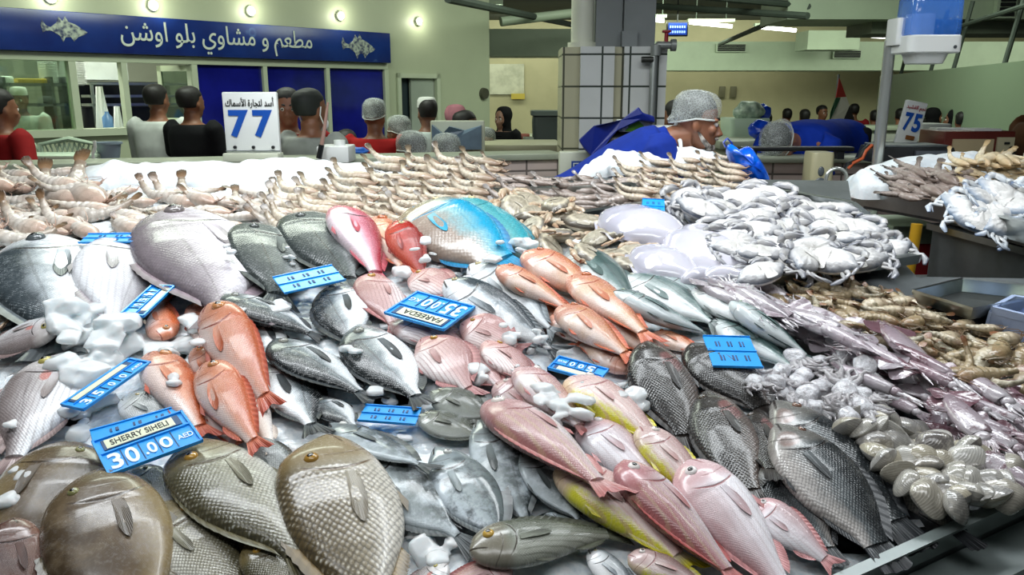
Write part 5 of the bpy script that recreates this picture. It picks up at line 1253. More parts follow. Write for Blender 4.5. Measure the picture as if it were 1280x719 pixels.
def put_prawn(key, x0, y0, x1, y1, label, group, var=None, base=None, up=.0, cap=.13, roll=None, plane=None):
    """tail pixel -> head pixel"""
    pf = plane or on_plane
    h = .02
    for _ in range(2):
        p = pf((x0 + x1) / 2, (y0 + y1) / 2, h); u, v, _n = uv_of(p); i_, j_ = hf_idx(np.array(u), np.array(v))
        h = (base or 0) + up if plane is not None else .015 if HF_FISH[i_, j_] > .06 else min(hf_at(u, v), cap) + up
    A, B = pf(x0, y0, h), pf(x1, y1, h); d = B - A; L = d.length
    h2 = h + .045 * L
    A, B = pf(x0, y0, h2), pf(x1, y1, h2)
    M = frame_M((A + B) / 2, B - A, EN) @ Matrix.Rotation(roll if roll is not None else R.uniform(-.5, .5), 4, 'X') @ Matrix.Scale(L, 4) @ Matrix.Diagonal((1, THK.get(key, 1.15), THK.get(key, 1.15), 1))
    m1, m3, m2 = PR[key][var if var is not None else R.randrange(4)]
    o = link('prawn', m1); o.matrix_world = M; tag(o, label, 'prawn', group)
    link('tail_fan', m3, o)
    if m2 and (key in ('white', 'loose', 'tan') ): link('legs', m2, o)
    if plane is None:
        for f in np.linspace(-.45, .45, 9):
            q = (A + B) / 2 + (B - A) * f; u, v, _n = uv_of(q); i, j = int((u - U0) / DR), int((v - V0) / DR)
            r = max(1, int(.07 * L / DR)); HF[max(0, i - r):i + r + 1, max(0, j - r):j + r + 1] = np.maximum(HF[max(0, i - r):i + r + 1, max(0, j - r):j + r + 1], min(h2 + .03 * L, cap))
    return o
# white prawns at the left of the back row
lab, grp = 'large white prawn in the jumbled heap at the left end behind the big silver fish', 'white prawns heaped at the left'
for y in range(298, 212, -9):
    for x in range(-60, 330, 46):
        if y > 290 and 60 < x < 330: continue
        if x > 200 and y > 282: continue
        if x > 55 and y < 240: continue
        xx, yy = x + R.uniform(-16, 16), y + R.uniform(-4, 4); L = R.uniform(58, 86); a = R.gauss(.10, .32); sgn = 1 if R.random() < .85 else -1
        put_prawn('white', xx, yy - math.sin(a) * L * .3, xx + math.cos(a) * L * sgn, yy + math.sin(a) * L * .3, lab, grp, R.choice((4, 5, 6, 0, 4)) if sgn > 0 else R.randrange(4), cap=.15)
lab, grp = 'tan prawn in the neat stacks with tails standing up behind the snappers and parrotfish', 'tan prawns stacked in columns'
for x, n, y0, L in ((318, 6, 286, 76), (356, 6, 282, 68), (396, 7, 276, 66), (438, 9, 276, 62), (476, 9, 276, 60), (518, 7, 258, 58), (558, 6, 248, 56), (590, 5, 240, 40)):
    for q in range(n):
        yy = y0 - q * 9.3; put_prawn('tan', x + q * 2.2 + R.uniform(-4, 4), yy + R.uniform(-2, 2) - 3, x + L + q * 2.2 + R.uniform(-4, 4), yy + R.uniform(-2, 2) + 3, lab, grp, R.choice((4, 5, 6)), cap=.17, roll=R.uniform(-.25, .25))
lab, grp = 'greyish prawn in the flat tray behind the striped crabs', 'grey prawns in the middle tray'
for y in (262, 256, 250, 244, 238, 232, 226):
    for x in range(612, 792, 26):
        put_prawn('grey', x + R.uniform(-9, 9), y + R.uniform(-3, 3), x + R.uniform(46, 62), y + R.uniform(-4, 6), lab, grp, R.choice((4, 5, 0, 1)), cap=.10)
lab, grp = 'brownish prawn in the stack below the seller with tails standing up', 'brown prawns stacked before the seller'
for x, n, y0, L in ((764, 5, 246, 54), (795, 6, 248, 52), (828, 6, 244, 52), (862, 5, 236, 50), (888, 5, 232, 46)):
    for q in range(n):
        yy = y0 - q * 8.6; put_prawn('tan', x + q * 1.5 + R.uniform(-4, 4), yy - 3 + R.uniform(-2, 2), x + L + R.uniform(-4, 4), yy + 3 + R.uniform(-2, 2), lab, grp, R.choice((4, 5, 6)), cap=.17, roll=R.uniform(-.25, .25))
# loose prawns on the right
lab, grp = 'small brown prawn in the loose heap between the squid and the empty steel tray', 'brown prawns heaped on the right'
zone = [(955, 362), (1062, 350), (1128, 366), (1192, 396), (1290, 432), (1296, 500), (1215, 476), (1150, 452), (1080, 420), (1010, 392)]
cells = []
y = 352
while y < 500:
    x = 945 + R.uniform(0, 12)
    while x < 1300:
        if in_poly(x, y, zone): cells.append((x, y))
        x += 20 * (1 + (y - 350) / 400)
    y += 9.5
for x, y in cells:
    s = 1 + (y - 350) / 300; L = R.uniform(44, 58) * s; a = R.gauss(.35, .45) + (math.pi if R.random() < .4 else 0)
    xx, yy = x + R.uniform(-5, 5), y + R.uniform(-3, 3)
    put_prawn('loose', xx - math.cos(a) * L / 2, yy - math.sin(a) * L * .25, xx + math.cos(a) * L / 2, yy + math.sin(a) * L * .25, lab, grp, R.randrange(4), cap=.07)

# ---- crabs (belly up)
def crab_meshes(key, shell, claw, sides, depth=.62):
    mS = attr_mat('crab_' + key, shell, rough=.35, mott_s=5, bump=.4, rvar=(.88, 1.08)); mC = attr_mat('crab_claw_' + key, claw, rough=.35, mott_s=6, bump=.3, rvar=(.85, 1.1))
    k = MB(); A = []; n = 40; rings = []
    for i, (f, z) in enumerate(((.05, .15), (.35, .15), (.62, .14), (.80, .11), (.93, .06), (1.0, .01), (.94, -.05), (.7, -.10), (.3, -.12), (.05, -.12))):
        r = []
        for j in range(n):
            a = 2 * math.pi * j / n; c, s = math.cos(a), math.sin(a)
            rx = .46 * (abs(c) ** 4 + abs(s) ** 4) ** -.12; spike = .10 * max(0, abs(c) - .93) / .07 if .85 < f else 0
            x = c * (rx + spike) * f; yv = s * depth * .5 * (1.0 if s > 0 else .92) * f * (1 - .12 * (abs(c) > .7))
            ridge = .012 * math.cos(a * 10) * (f if .3 < f < .9 and z > 0 else 0)
            r.append(Vector((x, yv, z + ridge))); A.append((f if z > 0 else .1, 0, 0))
        rings.append(r)
    k.rings(rings)
    o0 = len(k.v)
    k.rings([[Vector((w * math.cos(t), y0 + .02 * math.sin(t), zz + .012 * math.sin(t))) for t in [2 * math.pi * q / 8 for q in range(8)]] for y0, w, zz in ((-.28, .13, .10), (-.2, .11, .145), (-.1, .075, .16), (0, .045, .165), (.08, .015, .16))])
    A += [(.3, 0, 0)] * (len(k.v) - o0)
    body = fc_mesh(k, 'crab', mS, A)
    def claw_me(sx):
        k = MB(); A = []
        def seg(pts, rad):
            o0 = len(k.v); k.tube([(x * sx, y, z) for x, y, z in pts], rad, 8, .75); m_ = len(k.v) - o0; A.extend([(q / m_, 0, 0) for q in range(m_)])
        seg([(.32, .14, .00), (.42, .18, .00), (.47, .26, .01)], [.05, .065, .06])
        seg([(.47, .26, .01), (.44, .33, .03), (.38, .36, .04)], [.06, .07, .06])
        seg([(.40, .36, .04), (.30, .37, .05), (.18, .35, .06), (.05, .31, .06)], [.055, .085, .06, .012])
        seg([(.22, .40, .06), (.13, .41, .06), (.04, .36, .06)], [.04, .034, .008])
        return fc_mesh(k, 'claw', mC, A)
    def leg_me(sx, q):
        k = MB(); A = []; y0 = .10 - q * .10; a = .25 - q * .42
        d = Vector((math.cos(a), math.sin(a), 0)); p0 = Vector((.38, y0, .0)); p1 = p0 + d * .15 + Vector((0, 0, .01)); p2 = p1 + Vector((d.x * .03 - .02, d.y * .1 - .11, -.02)); p3 = p2 + Vector((-.09, -.08, -.03))
        if q == 3: p1 = p0 + Vector((.16, -.14, .04)); p2 = p1 + Vector((-.02, -.12, 0)); p3 = p2 + Vector((-.08, -.10, -.01))
        pts = [(p.x * sx, p.y, p.z) for p in (p0, p0.lerp(p1, .5), p1, p2, p3)]
        k.tube(pts, [.036, .044, .036, .03, .008] if q < 3 else [.03, .035, .03, .06, .03], 7, .6); m_ = len(k.v); A = [(i / m_, 0, 0) for i in range(m_)]
        return fc_mesh(k, 'leg', mC, A)
    return body, [claw_me(s) for s in (-1, 1)], [leg_me(s, q) for s in (-1, 1) for q in range(4)]
CR = {'blue': crab_meshes('blue', [(0, '#cfccc6'), (.5, '#dcdad7'), (.85, '#c6c6c8'), (1, '#5d6674')], [(0, '#b3b1ae'), (.45, '#a9a8aa'), (1, '#4d5466')], 1),
      'vivid': crab_meshes('vivid', [(0, '#dedcd8'), (.75, '#d9d8d6'), (1, '#7c90a8')], [(0, '#dcdcda'), (.6, '#c6cdd4'), (1, '#4c6c9a')], 1),
      'brown': crab_meshes('brown', [(0, '#c2b8a4'), (.5, '#8f8674'), (.7, '#c9bfa8'), (.85, '#6e6658'), (1, '#4e463e')], [(0, '#cabca4'), (.6, '#b3977a'), (1, '#96684c')], 1, .7)}
def put_crab(key, px, py, wpx, rot, label, group, up=.0, cap=.12, tilt=None, h=None, plane=None):
    pf = plane or on_plane
    hh = .03
    for _ in range(2):
        p = pf(px, py, hh); u, v, _n = uv_of(p); i_, j_ = hf_idx(np.array(u), np.array(v)); hh = h if h is not None else .015 if HF_FISH[i_, j_] > .06 else min(hf_at(u, v), cap)
    W = wpx * (p - EYE).length / F; p = pf(px, py, hh + .06 * W)
    M = frame_M(p, EX, EN) @ Matrix.Rotation(rot, 4, 'Z') @ Matrix.Rotation(tilt if tilt is not None else R.gauss(.28, .2), 4, 'X') @ Matrix.Rotation(R.gauss(0, .22), 4, 'Y') @ Matrix.Scale(W, 4)
    b, cl, lg = CR[key]; o = link('crab', b); o.matrix_world = M; tag(o, label, 'crab', group)
    for m_ in cl: link('claw', m_, o)
    for m_ in lg: link('leg', m_, o)
    if plane is None:
        u, v, _n = uv_of(p); i, j = int((u - U0) / DR), int((v - V0) / DR); r = int(.30 * W / DR)
        HF[i - r:i + r + 1, j - r:j + r + 1] = np.maximum(HF[i - r:i + r + 1, j - r:j + r + 1], min(hh + .12 * W, cap))
    return o
lab, grp = 'white bellied crab lying on its back in the heap right of the cuttlefish', 'white bellied crabs on the steel tray'
zone = [(838, 248), (880, 250), (965, 250), (1040, 262), (1088, 298), (1118, 318), (1030, 338), (950, 348), (905, 334), (880, 290)]
y = 238
while y < 358:
    x = 840 + R.uniform(0, 20)
    while x < 1145:
        if in_poly(x, y, zone): put_crab('blue', x + R.uniform(-5, 5), y + R.uniform(-3, 3), R.uniform(58, 68), R.gauss(0, .6), lab, grp, cap=.065)
        x += 31
    y += 13
lab, grp = 'brown striped crab in the small heap right of the parrotfish', 'brown crabs beside the parrotfish'
for x, y in ((655, 255), (690, 258), (640, 262), (668, 270), (705, 275), (735, 280), (662, 288), (700, 296), (745, 300), (765, 292), (690, 312), (730, 320), (765, 322), (785, 335), (800, 318), (745, 335)):
    put_crab('brown', x + R.uniform(-5, 5), y, R.uniform(52, 64), R.uniform(-2, 2), lab, grp, cap=.10)
for x, y in ((-4, 352), (14, 380), (-2, 400)): put_crab('brown', x, y, 50, R.uniform(-2, 2), 'dark crab at the far left edge beside the big silver fish', 'dark crabs at the left edge', cap=.08)

# ---- squid
def wavy(p, d, L, amp, ph, n=6):
    d = Vector(d).normalized(); s = d.cross(Vector((0, 0, 1))); return [p + d * L * i / (n - 1) + s * amp * math.sin(ph + i * 1.3) * i / (n - 1) for i in range(n)]
m_squid = attr_mat('squid_skin', [(0, '#9b9198'), (.5, '#bdb5bb'), (1, '#c9c4c9')], mott='#84707a', mott_s=9, rough=.16, coat=.6, alt=[(0, '#968a92'), (.5, '#b5a9b0'), (1, '#c6c0c5')], sss=.1)
m_squidr = attr_mat('squid_skin_red', [(0, '#6f4c54'), (.5, '#92747e'), (1, '#a89ba2')], mott='#5f343c', mott_s=7, rough=.16, coat=.6, alt=[(0, '#85757d'), (.5, '#a89da4'), (1, '#b9b4b8')], sss=.1)
def squid_meshes(m, seed):
    rng = random.Random(seed); k = MB(); A = []; rings = []; n = 16
    prof = [(-.50, .006), (-.46, .03), (-.38, .058), (-.25, .085), (-.1, .10), (.04, .098), (.13, .086), (.15, .07), (.14, .05)]
    for i, (x, r) in enumerate(prof):
        rings.append([Vector((x, r * math.cos(2 * math.pi * j / n) + .02 * math.sin(3 * x + seed), r * .62 * math.sin(2 * math.pi * j / n))) for j in range(n)]); A += [((x + .5) / .7, 0, 0)] * n
    k.rings(rings); body = fc_mesh(k, 'squid', m, A)
    k = MB(); nn = 12; base = []; tip = []
    for s in (-1, 1):
        b_, t_ = [], []
        for i in range(nn):
            f = i / (nn - 1); x = -.49 + f * .30; b_.append(Vector((x, s * .02, .012))); t_.append(Vector((x + .02, s * (.02 + .17 * math.sin(math.pi * f ** .8)), .006 + .014 * math.sin(f * 9 + seed))))
        V, fs, Af = fin_sheet(b_, t_, .006, 3); k.add(V, fs); base += [(.2, 0, 0)] * len(V)
    fin = fc_mesh(k, 'fins', m, base)
    k = MB(); k.sphere((.18, 0, 0), (.07, .06, .045), 12, 8); A = [(.9, 0, 0)] * len(k.v)
    head = fc_mesh(k, 'head', m, A)
    k = MB()
    for i in range(8):
        a = -.5 + i / 7; k.tube(wavy(Vector((.22, a * .08, 0)), (1, a * .7, rng.uniform(-.15, .05)), rng.uniform(.2, .3), .03, rng.uniform(0, 6)), [.018, .016, .013, .010, .007, .003], 5)
    A = [(1, 0, 0)] * len(k.v); ten = fc_mesh(k, 'tentacles', m, A)
    return body, fin, head, ten
SQ = [squid_meshes(m_squid, q) for q in range(3)]; SQR = [squid_meshes(m_squidr, q + 5) for q in range(3)]
def put_squid(kind, px, py, Lpx, ang, label, group, cap=.06):
    h = .02
    for _ in range(2):
        p = on_plane(px, py, h); u, v, _n = uv_of(p); h = min(hf_at(u, v), cap)
    dx, dy = math.cos(ang) * Lpx / 2, math.sin(ang) * Lpx / 2
    A, B = on_plane(px - dx, py - dy, h), on_plane(px + dx, py + dy, h); L = (B - A).length; hh = h + .055 * L
    A, B = on_plane(px - dx, py - dy, hh), on_plane(px + dx, py + dy, hh)
    M = frame_M((A + B) / 2, B - A, EN) @ Matrix.Rotation(R.uniform(-.5, .5), 4, 'X') @ Matrix.Scale(L, 4) @ Matrix.Diagonal((1, R.uniform(.9, 1.25), R.uniform(.9, 1.2), 1))
    ms = R.choice(SQR if kind else SQ); o = link('squid', ms[0]); o.matrix_world = M; tag(o, label, 'squid', group)
    for nm, m_ in zip(('fins', 'head', 'tentacles'), ms[1:]): link(nm, m_, o)
    for f in np.linspace(-.45, .3, 7):
        q = (A + B) / 2 + (B - A) * f; u, v, _n = uv_of(q); i, j = int((u - U0) / DR), int((v - V0) / DR); r = max(1, int(.08 * L / DR))
        HF[i - r:i + r + 1, j - r:j + r + 1] = np.maximum(HF[i - r:i + r + 1, j - r:j + r + 1], min(hh + .04 * L, cap))
zone = [(896, 356), (962, 360), (1010, 390), (1080, 420), (1112, 440), (1100, 462), (1040, 452), (1020, 430), (960, 392), (905, 372)]
lab, grp = 'pale lavender squid in the long row beside the green backed fish', 'pale squid laid in a row'
y = 352
while y < 470:
    x = 880
    while x < 1130:
        if in_poly(x, y, zone): put_squid(0, x + R.uniform(-6, 6), y + R.uniform(-3, 3), R.uniform(92, 120), R.gauss(.52, .10) + (math.pi if R.random() < .3 else 0), lab, grp)
        x += 29
    y += 9.5
zone = [(1095, 432), (1160, 452), (1215, 474), (1300, 508), (1300, 602), (1255, 590), (1200, 548), (1130, 512), (1075, 470)]
lab, grp = 'purplish red squid in the wet heap right of the clams', 'reddish squid heaped on the right'
y = 432
while y < 606:
    x = 1060
    while x < 1310:
        if in_poly(x, y, zone): put_squid(1, x + R.uniform(-9, 9), y + R.uniform(-4, 4), R.uniform(95, 135), R.gauss(.48, .22) + (math.pi if R.random() < .35 else 0), lab, grp)
        x += 38
    y += 15
# ---- cuttlefish
m_cut = attr_mat('cuttlefish_skin', [(0, '#bbb9c8'), (.5, '#cfcdda'), (1, '#d9d7e0')], rough=.12, coat=.8, mott_s=3, sss=.2, bump=.15, rvar=(.95, 1.03))
def cuttle(px, py, Lpx, ang, wratio, label, cap=.06):
    h = .02
    for _ in range(2):
        p = on_plane(px, py, h); u, v, _n = uv_of(p); h = min(hf_at(u, v), cap)
    dx, dy = math.cos(ang) * Lpx / 2, math.sin(ang) * Lpx / 2
    A, B = on_plane(px - dx, py - dy, h + .03), on_plane(px + dx, py + dy, h + .03); L = (B - A).length; W = wratio * L
    M = frame_M((A + B) / 2, B - A, EN)
    k = MB(); rings = []; Aq = []; n = 24
    for i in range(17):
        f = i / 16; x = (-.5 + f * .82) * L; r = math.sin(math.pi * min(.97, .03 + f * .94)) ** .55 if f < .5 else (math.sin(math.pi * min(.97, .03 + f * .94)) ** .5 * .9 + .1 * math.cos((f - .5) * 3))
        rings.append([Vector((x, W * .5 * r * math.cos(2 * math.pi * j / n), .30 * W * r * (math.sin(2 * math.pi * j / n) if math.sin(2 * math.pi * j / n) > 0 else .4 * math.sin(2 * math.pi * j / n)) + .01 * L * math.sin(i * .9 + j))) for j in range(n)]); Aq += [(f, 0, 0)] * n
    k.rings(rings); o = link('cuttlefish', fc_mesh(k, 'cuttlefish', m_cut, Aq)); o.matrix_world = M; tag(o, label, 'cuttlefish', 'white cuttlefish before the crabs')
    k = MB(); Aq = []
    for s in (-1, 1):
        b_, t_ = [], []
        for i in range(25):
            f = i / 24; x = (-.49 + f * .78) * L; r = math.sin(math.pi * min(.97, .03 + f * .94)) ** .55; b_.append(Vector((x, s * W * .46 * r, 0))); t_.append(Vector((x, s * W * (.50 * r + .07), .006 + .008 * math.sin(f * 22))))
        V, fs, Af = fin_sheet(b_, t_, .002, 2); k.add(V, fs); Aq += [(.2, 0, 0)] * len(V)
    link('fin_skirt', fc_mesh(k, 'fin_skirt', m_cut, Aq), o)
    k = MB(); k.sphere((.36 * L, 0, .01), (.10 * L, .30 * W, .18 * W), 14, 8); link('head', fc_mesh(k, 'head', m_cut, [(.7, 0, 0)] * len(k.v)), o)
    k = MB()
    for i in range(8):
        a = -.5 + i / 7; k.tube(wavy(Vector((.42 * L, a * .4 * W, 0)), (1, a * .8, -.15), .18 * L, .02 * L, i * 1.7), [.05 * W, .05 * W, .04 * W, .03 * W, .02 * W, .008 * W], 6)
    link('tentacles', fc_mesh(k, 'tentacles', m_cut, [(.8, 0, 0)] * len(k.v)), o)
    for f in np.linspace(-.4, .3, 9):
        q = (A + B) / 2 + (B - A) * f; u, v, _n = uv_of(q); i, j = int((u - U0) / DR), int((v - V0) / DR); r = int(.32 * W / DR); HF[i - r:i + r + 1, j - r:j + r + 1] = np.maximum(HF[i - r:i + r + 1, j - r:j + r + 1], h + .24 * W)
cuttle(800, 283, 78, .05, .80, 'white cuttlefish mostly covered, at the back of its group', cap=.03)
cuttle(815, 292, 128, .32, .62, 'largest smooth white cuttlefish in the middle of its group')
cuttle(838, 338, 98, .45, .62, 'white cuttlefish nearest the silver fish')
cuttle(888, 330, 92, .95, .60, 'white cuttlefish nearest the crab tray, with its head low')
# ---- baby cuttlefish heap
m_baby = attr_mat('baby_cuttlefish_skin', [(0, '#cfcdd2'), (.5, '#e4e4e8'), (1, '#a9a4a6')], rough=.2, coat=.5, mott='#b3aeb2', mott_s=7, sss=.15, bump=.5, rvar=(.9, 1.05))
def baby_meshes(seed):
    rng = random.Random(seed); bm = bmesh.new(); bmesh.ops.create_icosphere(bm, subdivisions=3, radius=1)
    for v in bm.verts:
        q = v.co.copy(); m_ = 1 + .22 * noise.noise(q * 1.6 + Vector((seed, 0, 0))); v.co = Vector((q.x * .30 * m_ - .18, q.y * .24 * m_, q.z * .20 * m_))
    k = MB(); bm.verts.index_update(); k.add([v.co.copy() for v in bm.verts], [tuple(v.index for v in f.verts) for f in bm.faces]); bm.free()
    b = fc_mesh(k, 'baby_cuttlefish', m_baby, [(.45 + v[0] * .5, 0, 0) for v in k.v])
    k = MB()
    for i in range(9):
        a = -1.0 + 2 * i / 8; k.tube(wavy(Vector((.0, a * .16, .03)), (1, a * 1.1, rng.uniform(-.3, .35)), rng.uniform(.34, .5), .10, rng.uniform(0, 6)), [.075, .072, .065, .055, .04, .015], 8)
    t = fc_mesh(k, 'tentacles', m_baby, [(.9, 0, 0)] * len(k.v)); return b, t
BB = [baby_meshes(q) for q in range(4)]
lab, grp = 'small white cuttlefish in the curly wet heap above the clams', 'baby cuttlefish heaped above the clams'
zone = [(925, 468), (985, 452), (1050, 448), (1095, 470), (1118, 508), (1080, 520), (1020, 528), (1000, 505), (950, 492)]
y = 452
while y < 532:
    x = 922
    while x < 1125:
        if in_poly(x, y, zone):
            px, py = x + R.uniform(-5, 5), y + R.uniform(-3, 3); p = on_plane(px, py, .03); u, v, _n = uv_of(p); h = min(hf_at(u, v), .07); W = R.uniform(42, 56) * (p - EYE).length / F
            p = on_plane(px, py, h + .10 * W); M = frame_M(p, EX, EN) @ Matrix.Rotation(R.uniform(0, 6.28), 4, 'Z') @ Matrix.Rotation(R.gauss(0, .3), 4, 'Y') @ Matrix.Scale(W, 4)
            b, t = R.choice(BB); o = link('baby_cuttlefish', b); o.matrix_world = M; tag(o, lab, 'cuttlefish', grp); link('tentacles', t, o)
            u, v, _n = uv_of(p); i, j = int((u - U0) / DR), int((v - V0) / DR); r = int(.25 * W / DR); HF[i - r:i + r + 1, j - r:j + r + 1] = np.maximum(HF[i - r:i + r + 1, j - r:j + r + 1], min(h + .3 * W, .08))
        x += 27
    y += 15
# ---- clams
def clam_mat():
    g = NT('clam_shell'); co = g.objco(); oi = g.n('ShaderNodeObjectInfo'); rnd = oi.outputs['Random']
    sp = g.n('ShaderNodeSeparateXYZ'); g.l(co, sp.inputs[0])
    d = g.n('ShaderNodeVectorMath', operation='LENGTH'); s = g.n('ShaderNodeVectorMath', operation='ADD'); g.l(co, s.inputs[0]); s.inputs[1].default_value = (0, -.36, 0); g.l(s.outputs[0], d.inputs[0])
    r = d.outputs['Value']; n1 = g.noise(co, 5, 4); rr = g.math('SINE', g.math('ADD', g.math('MULTIPLY', r, 130.0), g.math('MULTIPLY', n1, 9.0)))
    c = g.ramp(rnd, [(0, lin('#86847f')), (.25, lin('#b3b0a8')), (.5, lin('#989694')), (.7, lin('#b5ad98')), (.85, lin('#6f6a67')), (1, lin('#cbc9c3'))])
    c = g.mix(g.sstep(n1, .45, .7), c, g.mix(.35, c, lin('#e6e0d2')))
    c = g.mix(g.math('MULTIPLY', g.sstep(r, .15, .02), .5), c, lin('#e2dccb'))
    g.base(g.mix(g.math('MULTIPLY', g.sstep(rr, .3, .95), .28), c, lin('#5f5a54'))); g.set(Roughness=.16, Normal=g.bump(rr, .10, .004)); g.b.inputs['Coat Weight'].default_value = .6
    return g.m
m_clam = clam_mat()
def valve(sgn):
    k = MB(); n = 28; rings = []
    for f, z in ((.04, .245), (.25, .235), (.5, .20), (.72, .145), (.88, .08), (.97, .03), (1.0, .0), (.97, -.004), (.5, -.004), (.05, -.004)):
        r = []
        for j in range(n):
            a = 2 * math.pi * j / n; c, s = math.cos(a), math.sin(a)
            x = .50 * c * (1 - .10 * max(0, s)); y = .40 * s * (1.0 if s < 0 else .92 + .22 * max(0, s) ** 6)
            off = .16 * (1 - f) * (1 if z > 0 else 0); r.append(Vector((x * f, y * f + off, sgn * z)))
        rings.append(r)
    k.rings(rings); return k.mesh('clam', m_clam, True, 60)
CU, CL_ = valve(1), valve(-1)
lab, grp = 'shiny clam in the heap at the front right corner of the counter', 'clams heaped at the front right'
zone = [(1045, 528), (1085, 520), (1118, 522), (1190, 552), (1290, 592), (1292, 606), (1205, 645), (1170, 632), (1130, 608), (1075, 556)]
for lay in range(2):
    y = 524
    while y < 664:
        x = 1040 + (lay * 12)
        while x < 1295:
            if in_poly(x, y, zone) and not (lay and R.random() < .45):
                px, py = x + R.uniform(-6, 6), y + R.uniform(-4, 4); s = 1 + (y - 520) / 420; p = on_plane(px, py, .02); u, v, _n = uv_of(p); h = min(hf_at(u, v), .05); W = R.uniform(31, 40) * s * (p - EYE).length / F
                p = on_plane(px, py, h + .2 * W); M = frame_M(p, EX, EN) @ Matrix.Rotation(R.uniform(0, 6.28), 4, 'Z') @ Matrix.Rotation(R.gauss(0, .55), 4, 'X') @ Matrix.Rotation(R.gauss(0, .5), 4, 'Y') @ Matrix.Scale(W, 4)
                o = link('clam', CU); o.matrix_world = M; tag(o, lab, 'clam', grp); link('lower_valve', CL_, o)
                u, v, _n = uv_of(p); i, j = int((u - U0) / DR), int((v - V0) / DR); r = int(.36 * W / DR); HF[i - r:i + r + 1, j - r:j + r + 1] = np.maximum(HF[i - r:i + r + 1, j - r:j + r + 1], min(h + .36 * W, .06))
            x += 25 * (1 + (y - 520) / 420)
        y += 12.5 + (y - 520) * .03
# ---- shallow trays on the counter
def tray_rim(name, label, pts, hgt=.03, w=.012, m=None):
    k = MB(); q = [on_plane(x, y, 0) for x, y in pts]; n = len(q)
    uv = [uv_of(p)[:2] for p in q]
    k.prism(uv, .001, .004, lambda x, y, d: from_uv(x, y, d))
    for i in range(n):
        a, b = Vector(uv[i]), Vector(uv[(i + 1) % n]); e = (b - a).normalized(); nr = Vector((-e.y, e.x)) * w
        k.prism([tuple(a - nr), tuple(b - nr), tuple(b + nr), tuple(a + nr)], .0, hgt, lambda x, y, d: from_uv(x, y, d))
    o = k.obj(name, m or m_steel, smooth=False); tag(o, label, 'tray'); return o
tray_rim('steel_tray', 'shallow steel tray under the white bellied crabs', [(944, 360), (1144, 328), (1064, 262), (975, 246), (905, 262)], .03)
tray_rim('steel_tray', 'narrow steel tray behind the white cuttlefish holding grey prawns', [(716, 276), (806, 262), (790, 238), (620, 246)], .03)
tray_rim('foam_tray', 'white foam tray edge showing between the cuttlefish and the clams', [(1008, 540), (1080, 530), (1062, 508), (1000, 512)], .012, m=m_white)
# ================================================================ SECOND STALL ON THE RIGHT
P2O = Vector((0, 3.4, 1.23)); P2N = Vector((0, -.16, 1)).normalized()
def on_p2(px, py, h=0.0):
    d = ray(px, py); return EYE + d * ((P2O + P2N * h - EYE).dot(P2N) / d.dot(P2N))
def plan(mb, pts, z0, z1): mb.prism([(p.x, p.y) for p in pts], z0, z1, lambda x, y, d: (x, y, d)); return mb
A2, B2, D2 = at_z(1187, 254, 1.22), at_z(1070, 236, 1.22), at_z(1340, 292, 1.22)
back = (A2 - B2); back = Vector((-back.y, back.x, 0)).normalized()
if back.y < 0: back = -back
ex2 = (D2 - A2).normalized(); B2b = B2 + Vector((1.6, .55, 0)); D2b = D2 + Vector((1.4, 1.2, 0))
quad = [B2, A2, D2, D2b, B2b + Vector((.6, .4, 0))]
st2 = empty('side_stall', (A2.x + .5, A2.y + .4, 0)); tag(st2, 'stainless steel stall on the right carrying ice, grey prawns and bluish crabs', 'stall')
o2 = Vector(st2.location)
def q_off(pts, d):
    c = sum(pts, Vector()) / len(pts); return [p + (c - p).normalized() * d for p in pts]
for i, (z0, z1, inset, nm) in enumerate(((1.13, 1.15, .05, 'lower_shelf'), (1.15, 1.22, .0, 'upper_tray'))):
    k = MB(); pp = [p - o2 for p in q_off(quad, inset)]; plan(k, pp, z0, z0 + .02)
    for j in range(len(pp)):
        a, b = pp[j], pp[(j + 1) % len(pp)]; e = (b - a).normalized(); nr = Vector((-e.y, e.x, 0)) * .012
        plan(k, [a - nr, b - nr, b + nr, a + nr], z0, z1)
        if nm == 'upper_tray': plan(k, [a - nr * 2.4, b - nr * 2.4, b + nr, a + nr], z1, z1 + .008)
    k.obj(nm, m_steel if i else m_steeld, st2, smooth=False)
k = MB(); fpts = [at_z(1166, 286, 1.10), at_z(1340, 332, 1.10)]
c_ = fpts[1] + Vector((1.6, .9, 0)); d_ = fpts[0] + Vector((1.4, 1.3, 0))
plan(k, [p - o2 for p in (fpts[0], fpts[1], c_, d_)], 0.0, 1.10); k.obj('cabinet', m_steeld, st2, smooth=False)
k = MB(); a, b = fpts[0] - o2, fpts[1] - o2; e = (b - a).normalized(); nr = Vector((-e.y, e.x, 0)) * .03
plan(k, [a - nr, b - nr, b + nr, a + nr], 1.10, 1.125); k.obj('front_rail', m_steel, st2, smooth=False)
pp = at_z(1152, 285, 1.12)
k = MB().tube([(pp.x - .06 - o2.x, pp.y + .02 - o2.y, 0), (pp.x - o2.x, pp.y + .04 - o2.y, 1.13)], .022, 14); q = k.obj('leg', m_yellow, st2); q['label'] = 'yellow painted leg'
# crate under the stall
c = at_depth(1136, 330, 3.75); o = empty('drinks_crate', (c.x, c.y, 0)); tag(o, 'red crate with a pale green sheet on top standing beside the yellow leg', 'crate')
zt_ = at_depth(1136, 292, 3.75).z; zg = at_depth(1136, 282, 3.75).z
MB().box((-.09, 0, 0), (.13, .35, zt_ - .05), bev=.01).obj('body', m_red, o)
MB().box((-.10, -.01, zt_ - .05), (.14, .36, zg), bev=.01).obj('top_sheet', mat('pale_green_sheet', '#a9b9a0', 0.5), o)
k = MB().box((-.095, -.004, zt_ - .26), (.135, .0, zt_ - .20)); k.obj('white_band', m_white, o)
